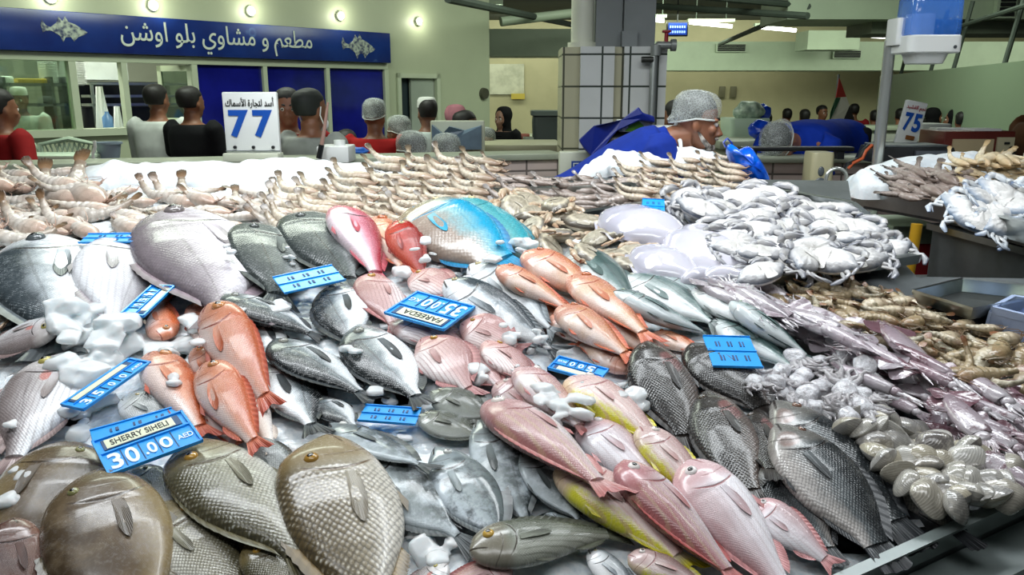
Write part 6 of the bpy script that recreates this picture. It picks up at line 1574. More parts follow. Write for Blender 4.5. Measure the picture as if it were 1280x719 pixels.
# ice and seafood on the side stall
def heap2(name, label, pts, half_w, seed):
    k = MB(); rows = []; n = 40; xs = [p[0] for p in pts]
    for i in range(n):
        px = xs[0] + (xs[-1] - xs[0]) * i / (n - 1); yt = np.interp(px, xs, [p[1] for p in pts]); yb = np.interp(px, xs, [p[2] for p in pts])
        B = on_p2(px, yb, -.01); d = ray(px, yt); Y = B.y + half_w; zt = EYE.z + d.z * (Y / d.y); row = []
        for j in range(15):
            a = j / 14 * math.pi; z = math.sin(a) ** .7; e = math.sin(math.pi * i / (n - 1)) ** .3
            nz = noise.noise(Vector((px * .06, a * 2.5, seed))) * .03; row.append(Vector((B.x, Y - math.cos(a) * half_w * (.2 + .8 * e), B.z - .05 + (zt - B.z + .05) * z * (.2 + .8 * e) + nz * (z > .05))))
        rows.append(row)
    k.rings(rows, closed=False); o = k.obj(name, m_snow, angle=180); tag(o, label, 'ice', kind='stuff'); md = o.modifiers.new('s', 'SUBSURF'); md.levels = 1; md.render_levels = 2
heap2('ice_bank', 'white bank of packed ice on the side stall behind the grey prawns', [(1076, 222, 236), (1084, 203, 238), (1120, 198, 236), (1170, 194, 226), (1240, 190, 220), (1320, 192, 224)], .16, 5)
lab, grp = 'grey brown prawn in the spiky heap on the side stall', 'grey prawns on the side stall'
for q in range(7):
    for x in range(1116, 1196, 13):
        yy = 243 - q * 5.2 + (x - 1116) * .06; a = R.gauss(.5, .35); L = R.uniform(34, 44)
        put_prawn('grey', x + q * 2 + R.uniform(-4, 4) - L * .5, yy - L * .28 * math.sin(a), x + q * 2 + L * .5, yy + L * .28 * math.sin(a), lab, grp, R.choice((0, 4, 5, 1)), base=.012 + q * .010, plane=on_p2)
lab, grp = 'pale yellowish prawn at the far right of the side stall', 'pale prawns on the side stall'
for q in range(8):
    for x in range(1196, 1300, 13):
        yy = 240 - q * 5.6 - (x - 1196) * .05; a = R.gauss(.3, .5); L = R.uniform(28, 36)
        put_prawn('pale', x + R.uniform(-6, 6) - L * .5, yy - L * .3 * math.sin(a), x + L * .5, yy + L * .3 * math.sin(a), lab, grp, R.choice((0, 4, 5, 1)), base=.02 + q * .014, plane=on_p2)
lab, grp = 'pale crab with bluish leg tips on the side stall', 'pale crabs on the side stall'
for x, y in ((1292, 286), (1252, 280), (1222, 276), (1272, 272), (1238, 266), (1300, 266), (1210, 262), (1262, 260), (1286, 254), (1232, 253), (1256, 248), (1292, 244)):
    put_crab('vivid', x, y, R.uniform(52, 62), R.gauss(0, .8), lab, grp, h=.02 + (290 - y) * .0018, plane=on_p2)
# ================================================================ THINGS AT THE RIGHT EDGE OF THE BIG COUNTER
Q = [on_plane(x, y, .075) for x, y in ((1140, 363), (1203, 348), (1345, 363), (1216, 386))]
uvq = [uv_of(p)[:2] for p in Q]
def shr(poly, f): cx_, cy_ = sum(p[0] for p in poly) / 4, sum(p[1] for p in poly) / 4; return [(cx_ + (x - cx_) * f, cy_ + (y - cy_) * f) for x, y in poly]
o = empty('roasting_tray'); o.matrix_world = Matrix.Translation(sum(Q, Vector()) / 4 - EN * .05); off = o.matrix_world.translation.copy()
tag(o, 'empty shallow stainless tray resting on a dark crate at the right edge of the counter', 'tray')
k = MB(); bot = [from_uv(*p, .04) for p in shr(uvq, .86)]; rim_i = [from_uv(*p, .075) for p in shr(uvq, .95)]; rim_o = [from_uv(*p, .078) for p in shr(uvq, 1.0)]; und = [from_uv(*p, .036) for p in shr(uvq, .87)]; ro2 = [from_uv(*p, .070) for p in shr(uvq, 1.0)]
vs = [p - off for p in bot + rim_i + rim_o + ro2 + und]; fs = [(0, 1, 2, 3), (19, 18, 17, 16)]
for r_ in range(4):
    for i in range(4): a, b = r_ * 4 + i, r_ * 4 + (i + 1) % 4; fs.append((a, b, b + 4, a + 4))
k.add(vs, fs); k.obj('pan', m_steel, o, smooth=False)
k = MB(); k.prism(shr(uvq, .80), 0.0, .036, lambda x, y, d: from_uv(x, y, d)); q = k.obj('crate_base', m_black, None, smooth=False); tag(q, 'dark crate under the empty stainless tray', 'crate')
bq = [uv_of(on_plane(x, y, .03))[:2] for x, y in ((1236, 402), (1262, 388), (1350, 402), (1320, 424))]
bs = empty('plastic_basket'); bs.matrix_world = Matrix.Translation(from_uv(*bq[0], 0)); off = bs.matrix_world.translation.copy(); tag(bs, 'pale blue slotted plastic basket at the right edge below the empty tray', 'basket')
m_bask = mat('pale_blue_plastic', '#a7b7d6', .4)
k = MB(); cx_ = Vector((sum(p[0] for p in bq) / 4, sum(p[1] for p in bq) / 4))
for i in range(4):
    a, b = Vector(bq[i]), Vector(bq[(i + 1) % 4])
    for z0, z1 in ((0, .012), (.055, .075)):
        e = (b - a).normalized(); nr = Vector((-e.y, e.x)) * .005; k.prism([tuple(a - nr), tuple(b - nr), tuple(b + nr), tuple(a + nr)], z0, z1, lambda x, y, d: from_uv(x, y, d) - off)
    n_ = 14
    for j in range(n_ + 1):
        c = a.lerp(b, j / n_); e = (b - a).normalized() * .006; nr = Vector((-e.y, e.x)) * .6; k.prism([tuple(c - nr - e), tuple(c - nr + e), tuple(c + nr + e), tuple(c + nr - e)], .01, .06, lambda x, y, d: from_uv(x, y, d) - off)
k.obj('slotted_sides', m_bask, bs, smooth=False)
k = MB(); k.prism(shr(bq, .97), .0, .006, lambda x, y, d: from_uv(x, y, d) - off); k.obj('bottom', m_bask, bs, smooth=False)
# ================================================================ DISPENSERS AND BITS ON THE RIGHT COUNTER
PYD = 4.15; c = at_depth(1106, 117, PYD)
po = empty('steel_post', (c.x, c.y, 0)); tag(po, 'shiny steel post behind the crabs carrying the paper towel dispenser', 'post')
MB().tube([(0, 0, 0), (0, 0, at_depth(1113, 50, PYD).z)], .028, 20).obj('tube', m_chrome, po)
MB().lathe([(.07, 1.22), (.07, 1.24), (.03, 1.25)], 20).obj('collar', m_chrome, po)
dc = at_depth(1147, 45, PYD - .02); zz = lambda y: at_depth(1147, y, PYD - .12).z
ds = empty('paper_dispenser', (dc.x, dc.y - .10, zz(80))); tag(ds, 'paper towel dispenser with a clear blue cover and white base at top right', 'dispenser')
z0 = zz(80); w = .128
def rbox(k, x0, x1, y0, y1, za, zb, r=.04, n=6, taper=1.0):
    rings = []
    for t, s in ((0, .96), (.06, 1), (.94, 1), (1, .96)):
        z = za + (zb - za) * t; s *= (1 + (taper - 1) * t); ring = []
        for cx_, cy_, a0 in ((x1 - r, y1 - r, 0), (x0 + r, y1 - r, 90), (x0 + r, y0 + r, 180), (x1 - r, y0 + r, 270)):
            for q in range(n): a = math.radians(a0 + 90 * q / (n - 1)); ring.append(Vector(((cx_ + r * math.cos(a)) * s + (x0 + x1) / 2 * (1 - s), (cy_ + r * math.sin(a)) * s + (y0 + y1) / 2 * (1 - s), z)))
        rings.append(ring)
    k.rings(rings)
m_bluecl = mat('clear_blue_cover', '#3d86f0', .08, alpha=.5, coat=.6)
k = MB(); rbox(k, -w, w, -.10, .12, zz(67) - z0, zz(45) - z0); k.obj('base', m_white, ds)
k = MB(); rbox(k, -.07, .07, -.06, .08, 0, zz(66) - z0, taper=1.25, r=.03); k.obj('outlet', m_white, ds)
k = MB(); rbox(k, -w * .99, w * .99, -.10, .11, zz(45) - z0, zz(-4) - z0, r=.05, taper=.97); k.obj('cover', m_bluecl, ds)
k = MB(); k.tube([(-.045, 0, zz(44) - z0), (-.045, 0, zz(18) - z0)], .065, 24); k.obj('paper_roll', mat('blue_paper', '#a9c8f2', .8), ds)
k = MB(); rbox(k, -w - .02, -w + .02, .0, .13, zz(56) - z0, zz(22) - z0, r=.015); k.obj('back_plate', m_white, ds)
k = MB(); k.tube([(.085, -.104, zz(60) - z0), (.085, -.098, zz(60) - z0)], .008, 10); k.obj('lock', m_steeld, ds)
# soap dispenser on the tiles
c = at_depth(1018, 240, 4.34); sz = lambda y: at_depth(1018, y, 4.3).z - c.z
sd = empty('soap_dispenser', (c.x, c.y, c.z)); tag(sd, 'beige soap dispenser with a dark drop shaped window on the tiled counter', 'dispenser')
k = MB(); rbox(k, -.062, .062, -.10, .06, 0, sz(190), r=.03, taper=.96); k.obj('body', mat('beige_plastic', '#c3bd98', .35), sd)
k = MB()
for y, rx, rz in ((229, .033, .036), (213, .017, .026)): k.sphere((-.012, -.10, sz(y)), (rx, .008, rz), 18, 10)
k.obj('window', mat('smoky_window', '#5d6468', .2), sd)
# goose neck tap
tb_ = at_depth(1054, 262, 4.0); tz = lambda y: at_depth(1054, y, 4.0).z
tp = empty('mixer_tap', (tb_.x, tb_.y, tz(262))); tag(tp, 'chrome goose neck tap between the crabs and the soap dispenser', 'tap')
hh = tz(222) - tz(262); pts = [(0, 0, -.1), (0, 0, hh * .5), (0, 0, hh)] + [(-.05 + .05 * math.cos(a), 0, hh + .045 * math.sin(a)) for a in np.linspace(.3, math.pi, 9)] + [(-.102, 0, hh - .02)]
MB().tube(pts, .010, 12).obj('spout', m_chrome, tp); MB().lathe([(.022, -.1), (.022, .02), (.012, .03)], 16).obj('base', m_chrome, tp)
# black rail and weighing scale
a, b = at_depth(925, 186, 4.45), at_depth(1066, 184, 4.45); k = MB(); k.box((a.x, a.y - .03, a.z - .012), (b.x, a.y + .05, a.z + .012), bev=.006)
k.box((a.x + .05, a.y - .02, 1.30), (a.x + .09, a.y + .04, a.z)); k.box((b.x - .09, a.y - .02, 1.30), (b.x - .05, a.y + .04, a.z))
o = k.obj('knife_rail', m_black); tag(o, 'long black rail lying along the counter in front of the stooping worker', 'rail')
c = at_depth(1130, 205, 4.3); o = empty('weighing_scale', (c.x, c.y, 1.30)); tag(o, 'black weighing scale with a grey plate in front of the 75 sign', 'scale')
zt_ = at_depth(1130, 183, 4.3).z - 1.30
k = MB(); k.prism([(-.20, 0), (.24, 0), (.20, zt_), (-.17, zt_)], -.10, .16, lambda x, z, y: (x, y, z)); k.obj('body', m_black, o, smooth=False)
MB().box((-.16, -.09, zt_), (.18, .15, zt_ + .012), bev=.004).obj('plate', m_steeld, o)
MB().box((.0, -.115, zt_ * .3), (.16, -.10, zt_ * .8)).obj('screen', mat('grey_screen', '#4a4f55', .2), o)
k = MB(); pts = [at_depth(x, y, 4.2) for x, y in ((1100, 184), (1086, 182), (1078, 190), (1074, 199), (1062, 205), (1056, 212), (1064, 208))]; k.tube(pts, [.016, .02, .022, .024, .03, .022, .01], 10, .5)
st_ = k.obj('cable_strap', m_black); tag(st_, 'black and orange rubber strap hanging over the counter left of the scale', 'strap')
k = MB(); pts = [p + Vector((.008, -.022, .006)) for p in pts[1:6]]; k.tube(pts, .008, 8); k.obj('orange_edge', mat('orange_rubber', '#c2541e', .35), st_)
# number signs
def number_sign(name, label, cpx, ytop, ybot, wpx, Y, head, hm, num, numm, tilt=0.0, bolts=True):
    top, bot = at_depth(cpx, ytop, Y), at_depth(cpx, ybot, Y); W = wpx * Y / F; H = top.z - bot.z
    o = empty(name, M=Matrix.Translation((bot.x, Y, bot.z)) @ Matrix.Rotation(tilt, 4, 'Y')); tag(o, label, 'sign')
    MB().box((-W / 2, 0, 0), (W / 2, .03, H), bev=.008).obj('panel', m_white, o)
    FX = Matrix.Rotation(math.pi / 2, 4, 'X')
    lettering(head, Matrix.Translation((0, -.003, H * .84)) @ FX, hm, o, 'heading', width=W * .88, height=H * .17 if bolts else H * .13, depth=.003, bold=.008)
    for i, ch in enumerate(num):
        lettering(ch, Matrix.Translation(((-.22 if bolts else -.20) * W + i * (.44 if bolts else .42) * W, -.003, H * .52)) @ FX, numm, o, 'digit', width=W * .36, height=H * .42, depth=.004, bold=.035)
    if bolts:
        k = MB()
        for fx_ in (-.32, .02, .38): k.tube([(fx_ * W, -.012, H * .16), (fx_ * W, .0, H * .16)], .008, 12)
        k.obj('bolts', m_black, o); MB().box((-W / 2 - .002, -.05, -.02), (W / 2 + .002, .05, H * .075), bev=.006).obj('foot', m_offwhite, o)
        MB().box((-W / 2, -.006, H * .095), (W / 2, .0, H * .11)).obj('groove', m_steeld, o)
    else: MB().box((-.12 * W, -.012, .03), (.28 * W, .0, .22 * H), bev=.004).obj('brown_plate', mat('brown_plate', '#7a4a1e', .4), o)
    if not bolts: MB().box((-.05, .005, 1.30 - bot.z), (.05, .025, .02)).obj('stand', m_offwhite, o)
    return o
number_sign('number_sign', 'white number sign reading 77 under an Arabic heading in front of the blue shop panels', 317, 115, 197, 67, 4.02, arabic('أسد لتجارة الأسماك'), m_blackprint, '77', m_navytext)
number_sign('number_sign', 'small slanting white number sign reading 75 beside the steel post', 1132, 126, 181, 27, 4.75, arabic('نجم القشيد'), m_redprint, '75', m_navytext, math.radians(10), False)
# boxes right of the sign
c = at_depth(1222, 193, 4.75); o = empty('cash_box', (c.x, c.y, c.z)); tag(o, 'red brown case with beige panels right of the 75 sign', 'box'); hz = at_depth(1222, 164, 4.75).z - c.z; hw = 44 * 4.75 / F
MB().box((-hw, 0, -.12), (hw, .3, hz), bev=.01).obj('body', m_wood, o)
MB().box((-hw + .05, -.012, -.1), (.08, .0, hz - .045)).obj('beige_panel', m_beige, o)
MB().box((.10, -.012, -.1), (hw - .01, .0, hz - .035)).obj('drawer_front', mat('pale_drawer', '#c8bf9e', .5), o)
MB().box((.14, -.02, hz - .075), (hw - .04, -.012, hz - .062)).obj('slot', m_dark, o)
k = MB(); k.tube([(.19, -.02, hz - .11), (.19, -.012, hz - .11)], .025, 16); k.obj('round_badge', m_dark, o)
MB().box((-.02, .03, hz), (.14, .2, hz + .012)).obj('papers', m_white, o)
c = at_depth(1180, 190, 4.9); o = MB().box((c.x - .06, 4.9, 1.25), (c.x + .16, 5.0, at_depth(1180, 160, 4.9).z), bev=.008).obj('white_board', m_white); tag(o, 'white board leaning behind the red brown case', 'board')
for i, (px, py, wpx, yt) in enumerate(((1166, 178, 34, 168), (1170, 166, 38, 155))):
    a, t = at_depth(px, py + 6, 6.4), at_depth(px, yt, 6.4); W = wpx * 6.4 / F
    k = MB(); rbox(k, t.x - W / 2, t.x + W / 2, 6.4, 6.7, 1.285 if i == 0 else a.z, t.z, r=.03, taper=1.08); o = k.obj('foam_bin', m_white); tag(o, ['lower', 'upper'][i] + ' of two stacked white bins right of the 75 sign', 'bin')
# distant white tub with bags
c, t = at_depth(937, 170, 6.6), at_depth(937, 148, 6.6); W = 46 * 6.6 / F
k = MB(); rbox(k, c.x - W / 2, c.x + W / 2, 6.6, 6.95, 1.285, t.z, r=.04, taper=1.08); o = k.obj('plastic_tub', mat('pale_tub', '#b9cdb9', .35)); tag(o, 'pale plastic tub full of bags behind the seller', 'tub')
def bag(name, label, cx_, cy_, Y, wpx, hpx, m, seed, dpx=None, base=None):
    c = at_depth(cx_, cy_, Y); rx, rz, ry = wpx * Y / F / 2, hpx * Y / F / 2, (dpx or wpx * .7) * Y / F / 2
    bm = bmesh.new(); bmesh.ops.create_icosphere(bm, subdivisions=4, radius=1)
    for v in bm.verts:
        q = v.co.copy(); m_ = 1 + .24 * noise.noise(q * 1.5 + Vector((seed, 0, 0))) + .10 * abs(noise.noise(q * 4 + Vector((0, seed, 0)))) + .04 * noise.noise(q * 9 + Vector((seed, seed, 0))); v.co = Vector((q.x * rx, q.y * ry, q.z * rz)) * m_ + c
    k = MB(); bm.verts.index_update(); k.add([v.co.copy() for v in bm.verts], [tuple(v.index for v in f.verts) for f in bm.faces]); bm.free()
    o = k.obj(name, m, angle=180); recenter(o); tag(o, label, 'bag'); return o
bag('plastic_bag', 'white plastic bag bulging out of the pale tub', 936, 139, 6.7, 34, 26, mat('white_bag_film', '#b9c9b4', .35, color2='#7f9484', scale=18), 2)
bag('plastic_bag', 'dark blue bag on the right of the pale tub', 953, 141, 6.75, 20, 20, m_bluebag, 4)
bag('plastic_bag', 'round blue bag hanging in front of the pale tub', 951, 162, 6.1, 30, 23, m_bluebag, 6)
# the bright blue bag hanging at the crab tray
def blue_bag():
    Y = 3.5; out = [(905, 180), (912, 176), (917, 184), (924, 187), (936, 178), (944, 190), (955, 205), (962, 222), (967, 236), (945, 240), (930, 232), (920, 220), (911, 206), (906, 192)]
    c = at_depth(935, 205, Y); k = MB(); ring = [at_depth(x, y, Y) for x, y in out]; rings = []
    for f, d in ((.15, -.085), (.5, -.075), (.8, -.05), (1.0, 0), (.8, .05), (.4, .07), (.1, .075)):
        r = []
        for i, p in enumerate(ring):
            q = c.lerp(p, f); fold = .016 * math.sin(i * 2.3 + f * 6) * (f < 1); r.append(Vector((q.x + fold * .4, Y + d + fold, q.z + fold * .3)))
        rings.append(r)
    k.rings(rings); o = k.obj('carrier_bag', mat('bright_blue_film', '#0d6ee8', .22, color2='#0a49c4', scale=12, coat=.5, bump=.6, bdist=.02)); o.modifiers.new('s', 'SUBSURF').render_levels = 2
    tag(o, 'bright blue plastic carrier bag hanging between the brown prawns and the white crabs', 'bag')
    k = MB(); p = [at_depth(x, y, Y - .01) for x, y in ((907, 184), (904, 178), (909, 173), (915, 179), (914, 186))]; k.tube(p, .010, 8, .4); k.obj('handle', m_bluebag, o)
blue_bag()
# left of the seller: blue sheet, black drum, case, tissue box
Y = 4.35; out = [(724, 172), (742, 160), (760, 153), (778, 148), (798, 137), (803, 143), (816, 142), (817, 150), (800, 153), (772, 160), (762, 172), (754, 186), (744, 200), (738, 196), (730, 184)]
k = MB(); n_ = len(out)
pl = [at_depth(x, y, Y) for x, y in out]
k.prism([(p.x, p.z) for p in pl], Y - .02, Y + .30, lambda x, z, y: (x + .12 * (y - Y), y + .04 * math.sin(x * 23), z + .015 * math.sin(x * 31) - .1 * (y - Y)))
o = k.obj('blue_sheet', mat('dark_blue_sheet', '#10247c', .45, var=.25, scale=6), smooth=False); o.modifiers.new('b', 'BEVEL').width = .006; tag(o, 'folded dark blue plastic sheet draped behind the ice at the foot of the column', 'sheet')
a = at_depth(775, 178, 4.45); k = MB(); r_ = .062; k.tube([(a.x - .09, a.y, a.z), (a.x + .08, a.y, a.z)], [r_, r_ * .96], 28)
o = k.obj('black_drum', mat('black_drum_plastic', '#1d2320', .35)); tag(o, 'black rounded drum lying between the blue sheet and the red topped case', 'drum')
k = MB(); k.tube([(a.x + .08, a.y, a.z), (a.x + .095, a.y, a.z)], r_ * 1.02, 28); k.obj('steel_band', m_steeld, o)
c = at_depth(822, 192, 4.4); o = empty('red_case', (c.x, c.y, c.z)); z1, z2, z3 = [at_depth(822, y, 4.4).z - c.z for y in (176, 163, 158)]; hw = 31 * 4.4 / F
tag(o, 'beige case with a red lid and brass badge beside the seller', 'box')
MB().box((-hw, 0, -.1), (hw, .25, z1), bev=.01).obj('body', m_beige, o); MB().box((-hw - .006, -.01, z1), (hw + .006, .26, z2), bev=.012).obj('lid', m_wood, o)
MB().box((-hw + .07, .03, z2), (hw - .01, .2, z3), bev=.004).obj('paper_stack', m_white, o)
k = MB(); k.tube([(.03, -.018, z1 + .035), (.03, -.01, z1 + .035)], .014, 16); k.obj('badge', mat('brass', '#b98a3a', .3, .8), o)
k = MB().box((-hw + .05, -.006, z1 - .035), (hw - .03, .0, z1 - .026)); k.obj('slot', m_steeld, o)
c = at_depth(795, 165, 4.4); o = empty('tissue_box', (c.x, c.y, c.z)); tag(o, 'green and white tissue box on top of the red topped case', 'box'); hz = at_depth(795, 150, 4.4).z - c.z; hw = 21 * 4.4 / F
MB().box((-hw, 0, 0), (hw, .12, hz), bev=.003).obj('carton', mat('white_carton', '#dfe6e2', .4), o)
k = MB(); k.prism([(-hw + .03, .004), (hw - .06, .004), (hw - .05, hz * .5), (hw - .08, hz - .004), (-hw + .03, hz - .004)], -.003, .0, lambda x, z, y: (x, y, z)); k.obj('green_print', mat('green_print', '#5fa51f', .4), o, smooth=False)
k = MB(); k.prism([(-hw, .004), (-hw + .03, .004), (-hw + .05, hz * .4), (-hw + .03, hz - .004), (-hw, hz - .004)], -.004, .0, lambda x, z, y: (x, y, z)); k.obj('blue_print', mat('tissue_blue_print', '#3f6fb0', .4, color2='#dfe6ee', scale=40), o, smooth=False)
k = MB(); k.sphere((.0, .06, hz + .008), (.05, .03, .014), 14, 8); k.obj('tissue', mat('green_tissue', '#7fae58', .7), o)
# bits on the left counter
c = at_depth(416, 197, 4.3); o = MB().box((c.x - .085, c.y, 1.29), (c.x + .085, c.y + .2, at_depth(416, 183, 4.3).z), bev=.008).obj('white_box', m_white); tag(o, 'low white box on the tiled counter right of the man in grey', 'box')
c = at_depth(422, 180, 4.35); k = MB(); k.lathe([(.001, 0), (.03, 0), (.032, .03), (.001, .032)], 16, (c.x, c.y + .05, c.z - .012)); o = k.obj('tape_roll', m_white); tag(o, 'small white roll standing on the low white box', 'roll')
bag('cloth_bundle', 'small bright blue bundle on the counter beside the low white box', 447, 189, 4.9, 26, 10, mat('bright_blue_cloth', '#1c5fc0', .5), 12)
# tables in the middle distance
def mid_table(name, label, px0, px1, ytop, Y, m, dep=.7):
    a, b = at_depth(px0, ytop, Y), at_depth(px1, ytop, Y); o = empty(name, ((a.x + b.x) / 2, Y, 0)); tag(o, label, 'table'); w = (b.x - a.x) / 2
    MB().box((-w, 0, a.z - .06), (w, dep, a.z), bev=.01).obj('top', m, o); MB().box((-w + .05, .05, 0), (w - .05, dep - .05, a.z - .06)).obj('base', m_cope, o); return o
mid_table('cutting_table', 'pale cutting table behind the tiled counter left of the column', 566, 702, 181, 6.0, mat('pale_table_top', '#a8a688', .5, var=.1))
mid_table('side_table', 'pale side table carrying the tub and white bins behind the right counter', 900, 1215, 176.5, 6.0, m_cope, 1.1)
mid_table('cutting_table', 'long pale work table far behind the seller', 838, 1100, 178, 8.4, mat('tan_table_top', '#b39f7c', .5, var=.1))
mid_table('cutting_table', 'distant pale stall counter in the far hall on the right', 1000, 1165, 158, 12.0, m_cream)
mid_table('cutting_table', 'distant pale stall in the far hall left of the column', 596, 706, 170, 10.6, m_cream)
for i, (px, py, Y, w, h, col, lab) in enumerate(((664, 176, 9.8, 20, 8, '#b8bfae', 'pale round topped pack on the far stall left of the column'), (612, 186, 6.2, 26, 5, '#b5b79f', 'flat pale packet on the cutting table left of the column'), (655, 172, 10.4, 14, 8, '#8c4a3a', 'small reddish packet on the far stall left of the column'), (1015, 168, 8.6, 30, 12, '#c9cdb9', 'white box on the far work table behind the stooping worker'))):
    c = at_depth(px, py, Y); k = MB(); rbox(k, c.x - w * Y / F / 2, c.x + w * Y / F / 2, Y, Y + .2, c.z - h * Y / F / 2, c.z + h * Y / F / 2, r=.03); o = k.obj('food_pack', mat('pack_%s' % col[1:], col, .5)); tag(o, lab, 'package')
c = at_depth(571, 178, 5.6); zz_ = at_depth(571, 157, 5.6).z - c.z
o = empty('bag_rack', (c.x, c.y, c.z)); tag(o, 'blue grey plastic bags on a rack beside the woman in a pink scarf', 'rack')
k = MB(); k.prism([(-.17, -.05), (.17, -.05), (.17, zz_), (.05, zz_ * .7), (-.05, zz_ * .95), (-.10, zz_ * .5), (-.17, zz_ * 1.05)], 0, .1, lambda x, z, y: (x, y + .02 * math.sin(x * 40), z)); k.obj('bags', mat('blue_grey_film', '#6f8698', .35, var=.3, scale=9), o, smooth=False)
MB().box((-.19, .1, -.3), (.19, .14, zz_ + .03), bev=.01).obj('back_board', m_offwhite, o)
c = at_depth(331, 160, 10); k = MB()
# dark bin on the rear wall left of the column
c = at_depth(692, 148, 10.0); o = empty('wheeled_bin', (c.x, c.y, 0)); tag(o, 'dark grey wheeled bin in the hall just left of the tiled column', 'bin'); h_ = at_depth(692, 138, 10).z
k = MB(); rbox(k, -.22, .22, -.2, .2, .08, h_ - .06, r=.05, taper=1.2); k.obj('body', mat('dark_bin_grey', '#3a4240', .5), o)
k = MB(); rbox(k, -.28, .28, -.26, .26, h_ - .06, h_, r=.06); k.obj('lid', mat('bin_lid_grey', '#59625e', .5), o)
for s in (-1, 1): MB().tube([(s * .2 - .03, .18, .08), (s * .2 + .03, .18, .08)], .08, 16).obj('wheel', m_black, o)
# flag
def flag():
    Y = 8.0; top = at_depth(1048, 97, Y); base = at_depth(1050, 165, Y); o = empty('flag_on_pole', (top.x, Y, 0)); tag(o, 'red, green, white and black flag hanging from a thin pole right of the stooping worker', 'flag')
    MB().tube([(0, 0, 0), (0, 0, top.z + .03)], .012, 10).obj('pole', m_steeld, o)
    def strip(nm, m, poly):
        pts = [at_depth(x, y, Y) for x, y in poly]; k = MB(); k.prism([(p.x - top.x, p.z) for p in pts], -.03, -.018, lambda x, z, y: (x, y - .02 * math.sin(z * 14), z)); k.obj(nm, m, o, smooth=False)
    strip('red_band', mat('flag_red', '#9c2a22', .6), [(1048, 98), (1057, 121), (1044, 122)])
    strip('green_band', mat('flag_green', '#1d4a30', .6), [(1044, 122), (1050, 122), (1040, 140), (1035, 152), (1036, 140)])
    strip('white_band', mat('flag_white', '#c3bfb2', .6), [(1050, 122), (1057, 121), (1060, 132), (1052, 150), (1036, 151), (1040, 140)])
    strip('black_band', mat('flag_black', '#22201f', .6), [(1060, 132), (1066, 150), (1052, 150)])
flag()
# ================================================================ PEOPLE
def remesh(mbs, name, m, voxel, parent=None, smooth=4):
    k = mbs; me = k.mesh(name, m, True, 180); o = bpy.data.objects.new(name, me); COL.objects.link(o)
    md = o.modifiers.new('r', 'REMESH'); md.mode = 'VOXEL'; md.voxel_size = voxel
    sm = o.modifiers.new('s', 'SMOOTH'); sm.factor = .5; sm.iterations = smooth
    bpy.context.view_layer.update()
    ev = o.evaluated_get(bpy.context.evaluated_depsgraph_get()); m2 = bpy.data.meshes.new_from_object(ev)
    bpy.data.objects.remove(o); bpy.data.meshes.remove(me); m2.name = name
    m2.materials.clear(); m2.materials.append(m); m2.polygons.foreach_set('use_smooth', [True] * len(m2.polygons))
    return link(name, m2, parent)
def skin(c): return mat('skin_tone_' + c[1:], c, .5, var=.08, scale=12, sss=.08)
def clothm(c, v=.18): return mat('cloth_' + c[1:], c, .85, var=v, scale=9, spec=.2)
m_hair = mat('black_hair', '#14110f', .6, bump=.4, scale=60, bdist=.003)
def net_mat():
    g = NT('hair_net'); co = g.objco(); v = g.n('ShaderNodeTexVoronoi'); v.inputs['Scale'].default_value = 90; v.feature = 'DISTANCE_TO_EDGE'; g.l(co, v.inputs['Vector'])
    n1 = g.noise(co, 14, 3); a = g.math('ADD', g.math('MULTIPLY', g.sstep(v.outputs['Distance'], .09, .03), .28), g.math('ADD', .20, g.math('MULTIPLY', g.sstep(n1, .4, .7), .14)))
    g.base(lin('#cfd6d2')); g.set(Alpha=a, Roughness=.6); return g.m
m_net = net_mat()
m_eyew = mat('eye_white', '#d8d2c8', .2); m_iris = mat('dark_iris', '#1d120c', .1, coat=1)
def head_rings(k, hd, O, M3, grow=0.0, zmin=0.0, zmax=1.0, s=1.0):
    prof = [(0.0, .070, .010, .022), (.05, .084, -.005, .036), (.12, .088, -.025, .047), (.22, .087, -.05, .057), (.34, .085, -.075, .065), (.48, .080, -.092, .070), (.60, .086, -.100, .074), (.72, .084, -.102, .074), (.84, .070, -.095, .067), (.93, .048, -.074, .050), (.985, .018, -.038, .022), (1.0, .0, -.018, .006)]
    rings = []
    for z, f, b, w in prof:
        if z < zmin or z > zmax: continue
        yc, ry = (f + b) / 2, (f - b) / 2 + grow; ring = []
        for j in range(20):
            a = 2 * math.pi * j / 20; c, s_ = math.cos(a), math.sin(a); ring.append(O + M3 @ (Vector(((w + grow) * math.copysign(abs(c) ** .9, c), yc + ry * math.copysign(abs(s_) ** .9, s_), (z - .45) * hd + grow * (1 if z > .9 else 0))) * s))
        rings.append(ring)
    k.rings(rings)
def rot3(yaw, pitch=0, roll=0): return (Matrix.Rotation(yaw, 3, 'Z') @ Matrix.Rotation(pitch, 3, 'X') @ Matrix.Rotation(roll, 3, 'Y'))
def hand(k, p, d, n_, s=1.0, side=1):
    """palm from wrist p along d, palm normal n_, five fingers"""
    d = d.normalized(); w = d.cross(n_).normalized(); n_ = w.cross(d)
    k.tube([p, p + d * .045 * s, p + d * .09 * s], [.028 * s, .040 * s, .038 * s], 10, .5, n_)
    for i, (o, l) in enumerate(((-.030, .066), (-.010, .076), (.010, .071), (.029, .056))):
        b = p + d * .085 * s + w * o * s; k.tube([b, b + d * l * .5 * s - n_ * .012 * s, b + d * l * .85 * s - n_ * .038 * s], [.0095 * s, .009 * s, .0075 * s], 6)
    b = p + d * .03 * s - w * .034 * s * side; k.tube([b, b + (d * .7 - w * .7 * side) * .04 * s, b + (d * 1.0 - w * .4 * side) * .068 * s - n_ * .01], [.013 * s, .012 * s, .009 * s], 6)
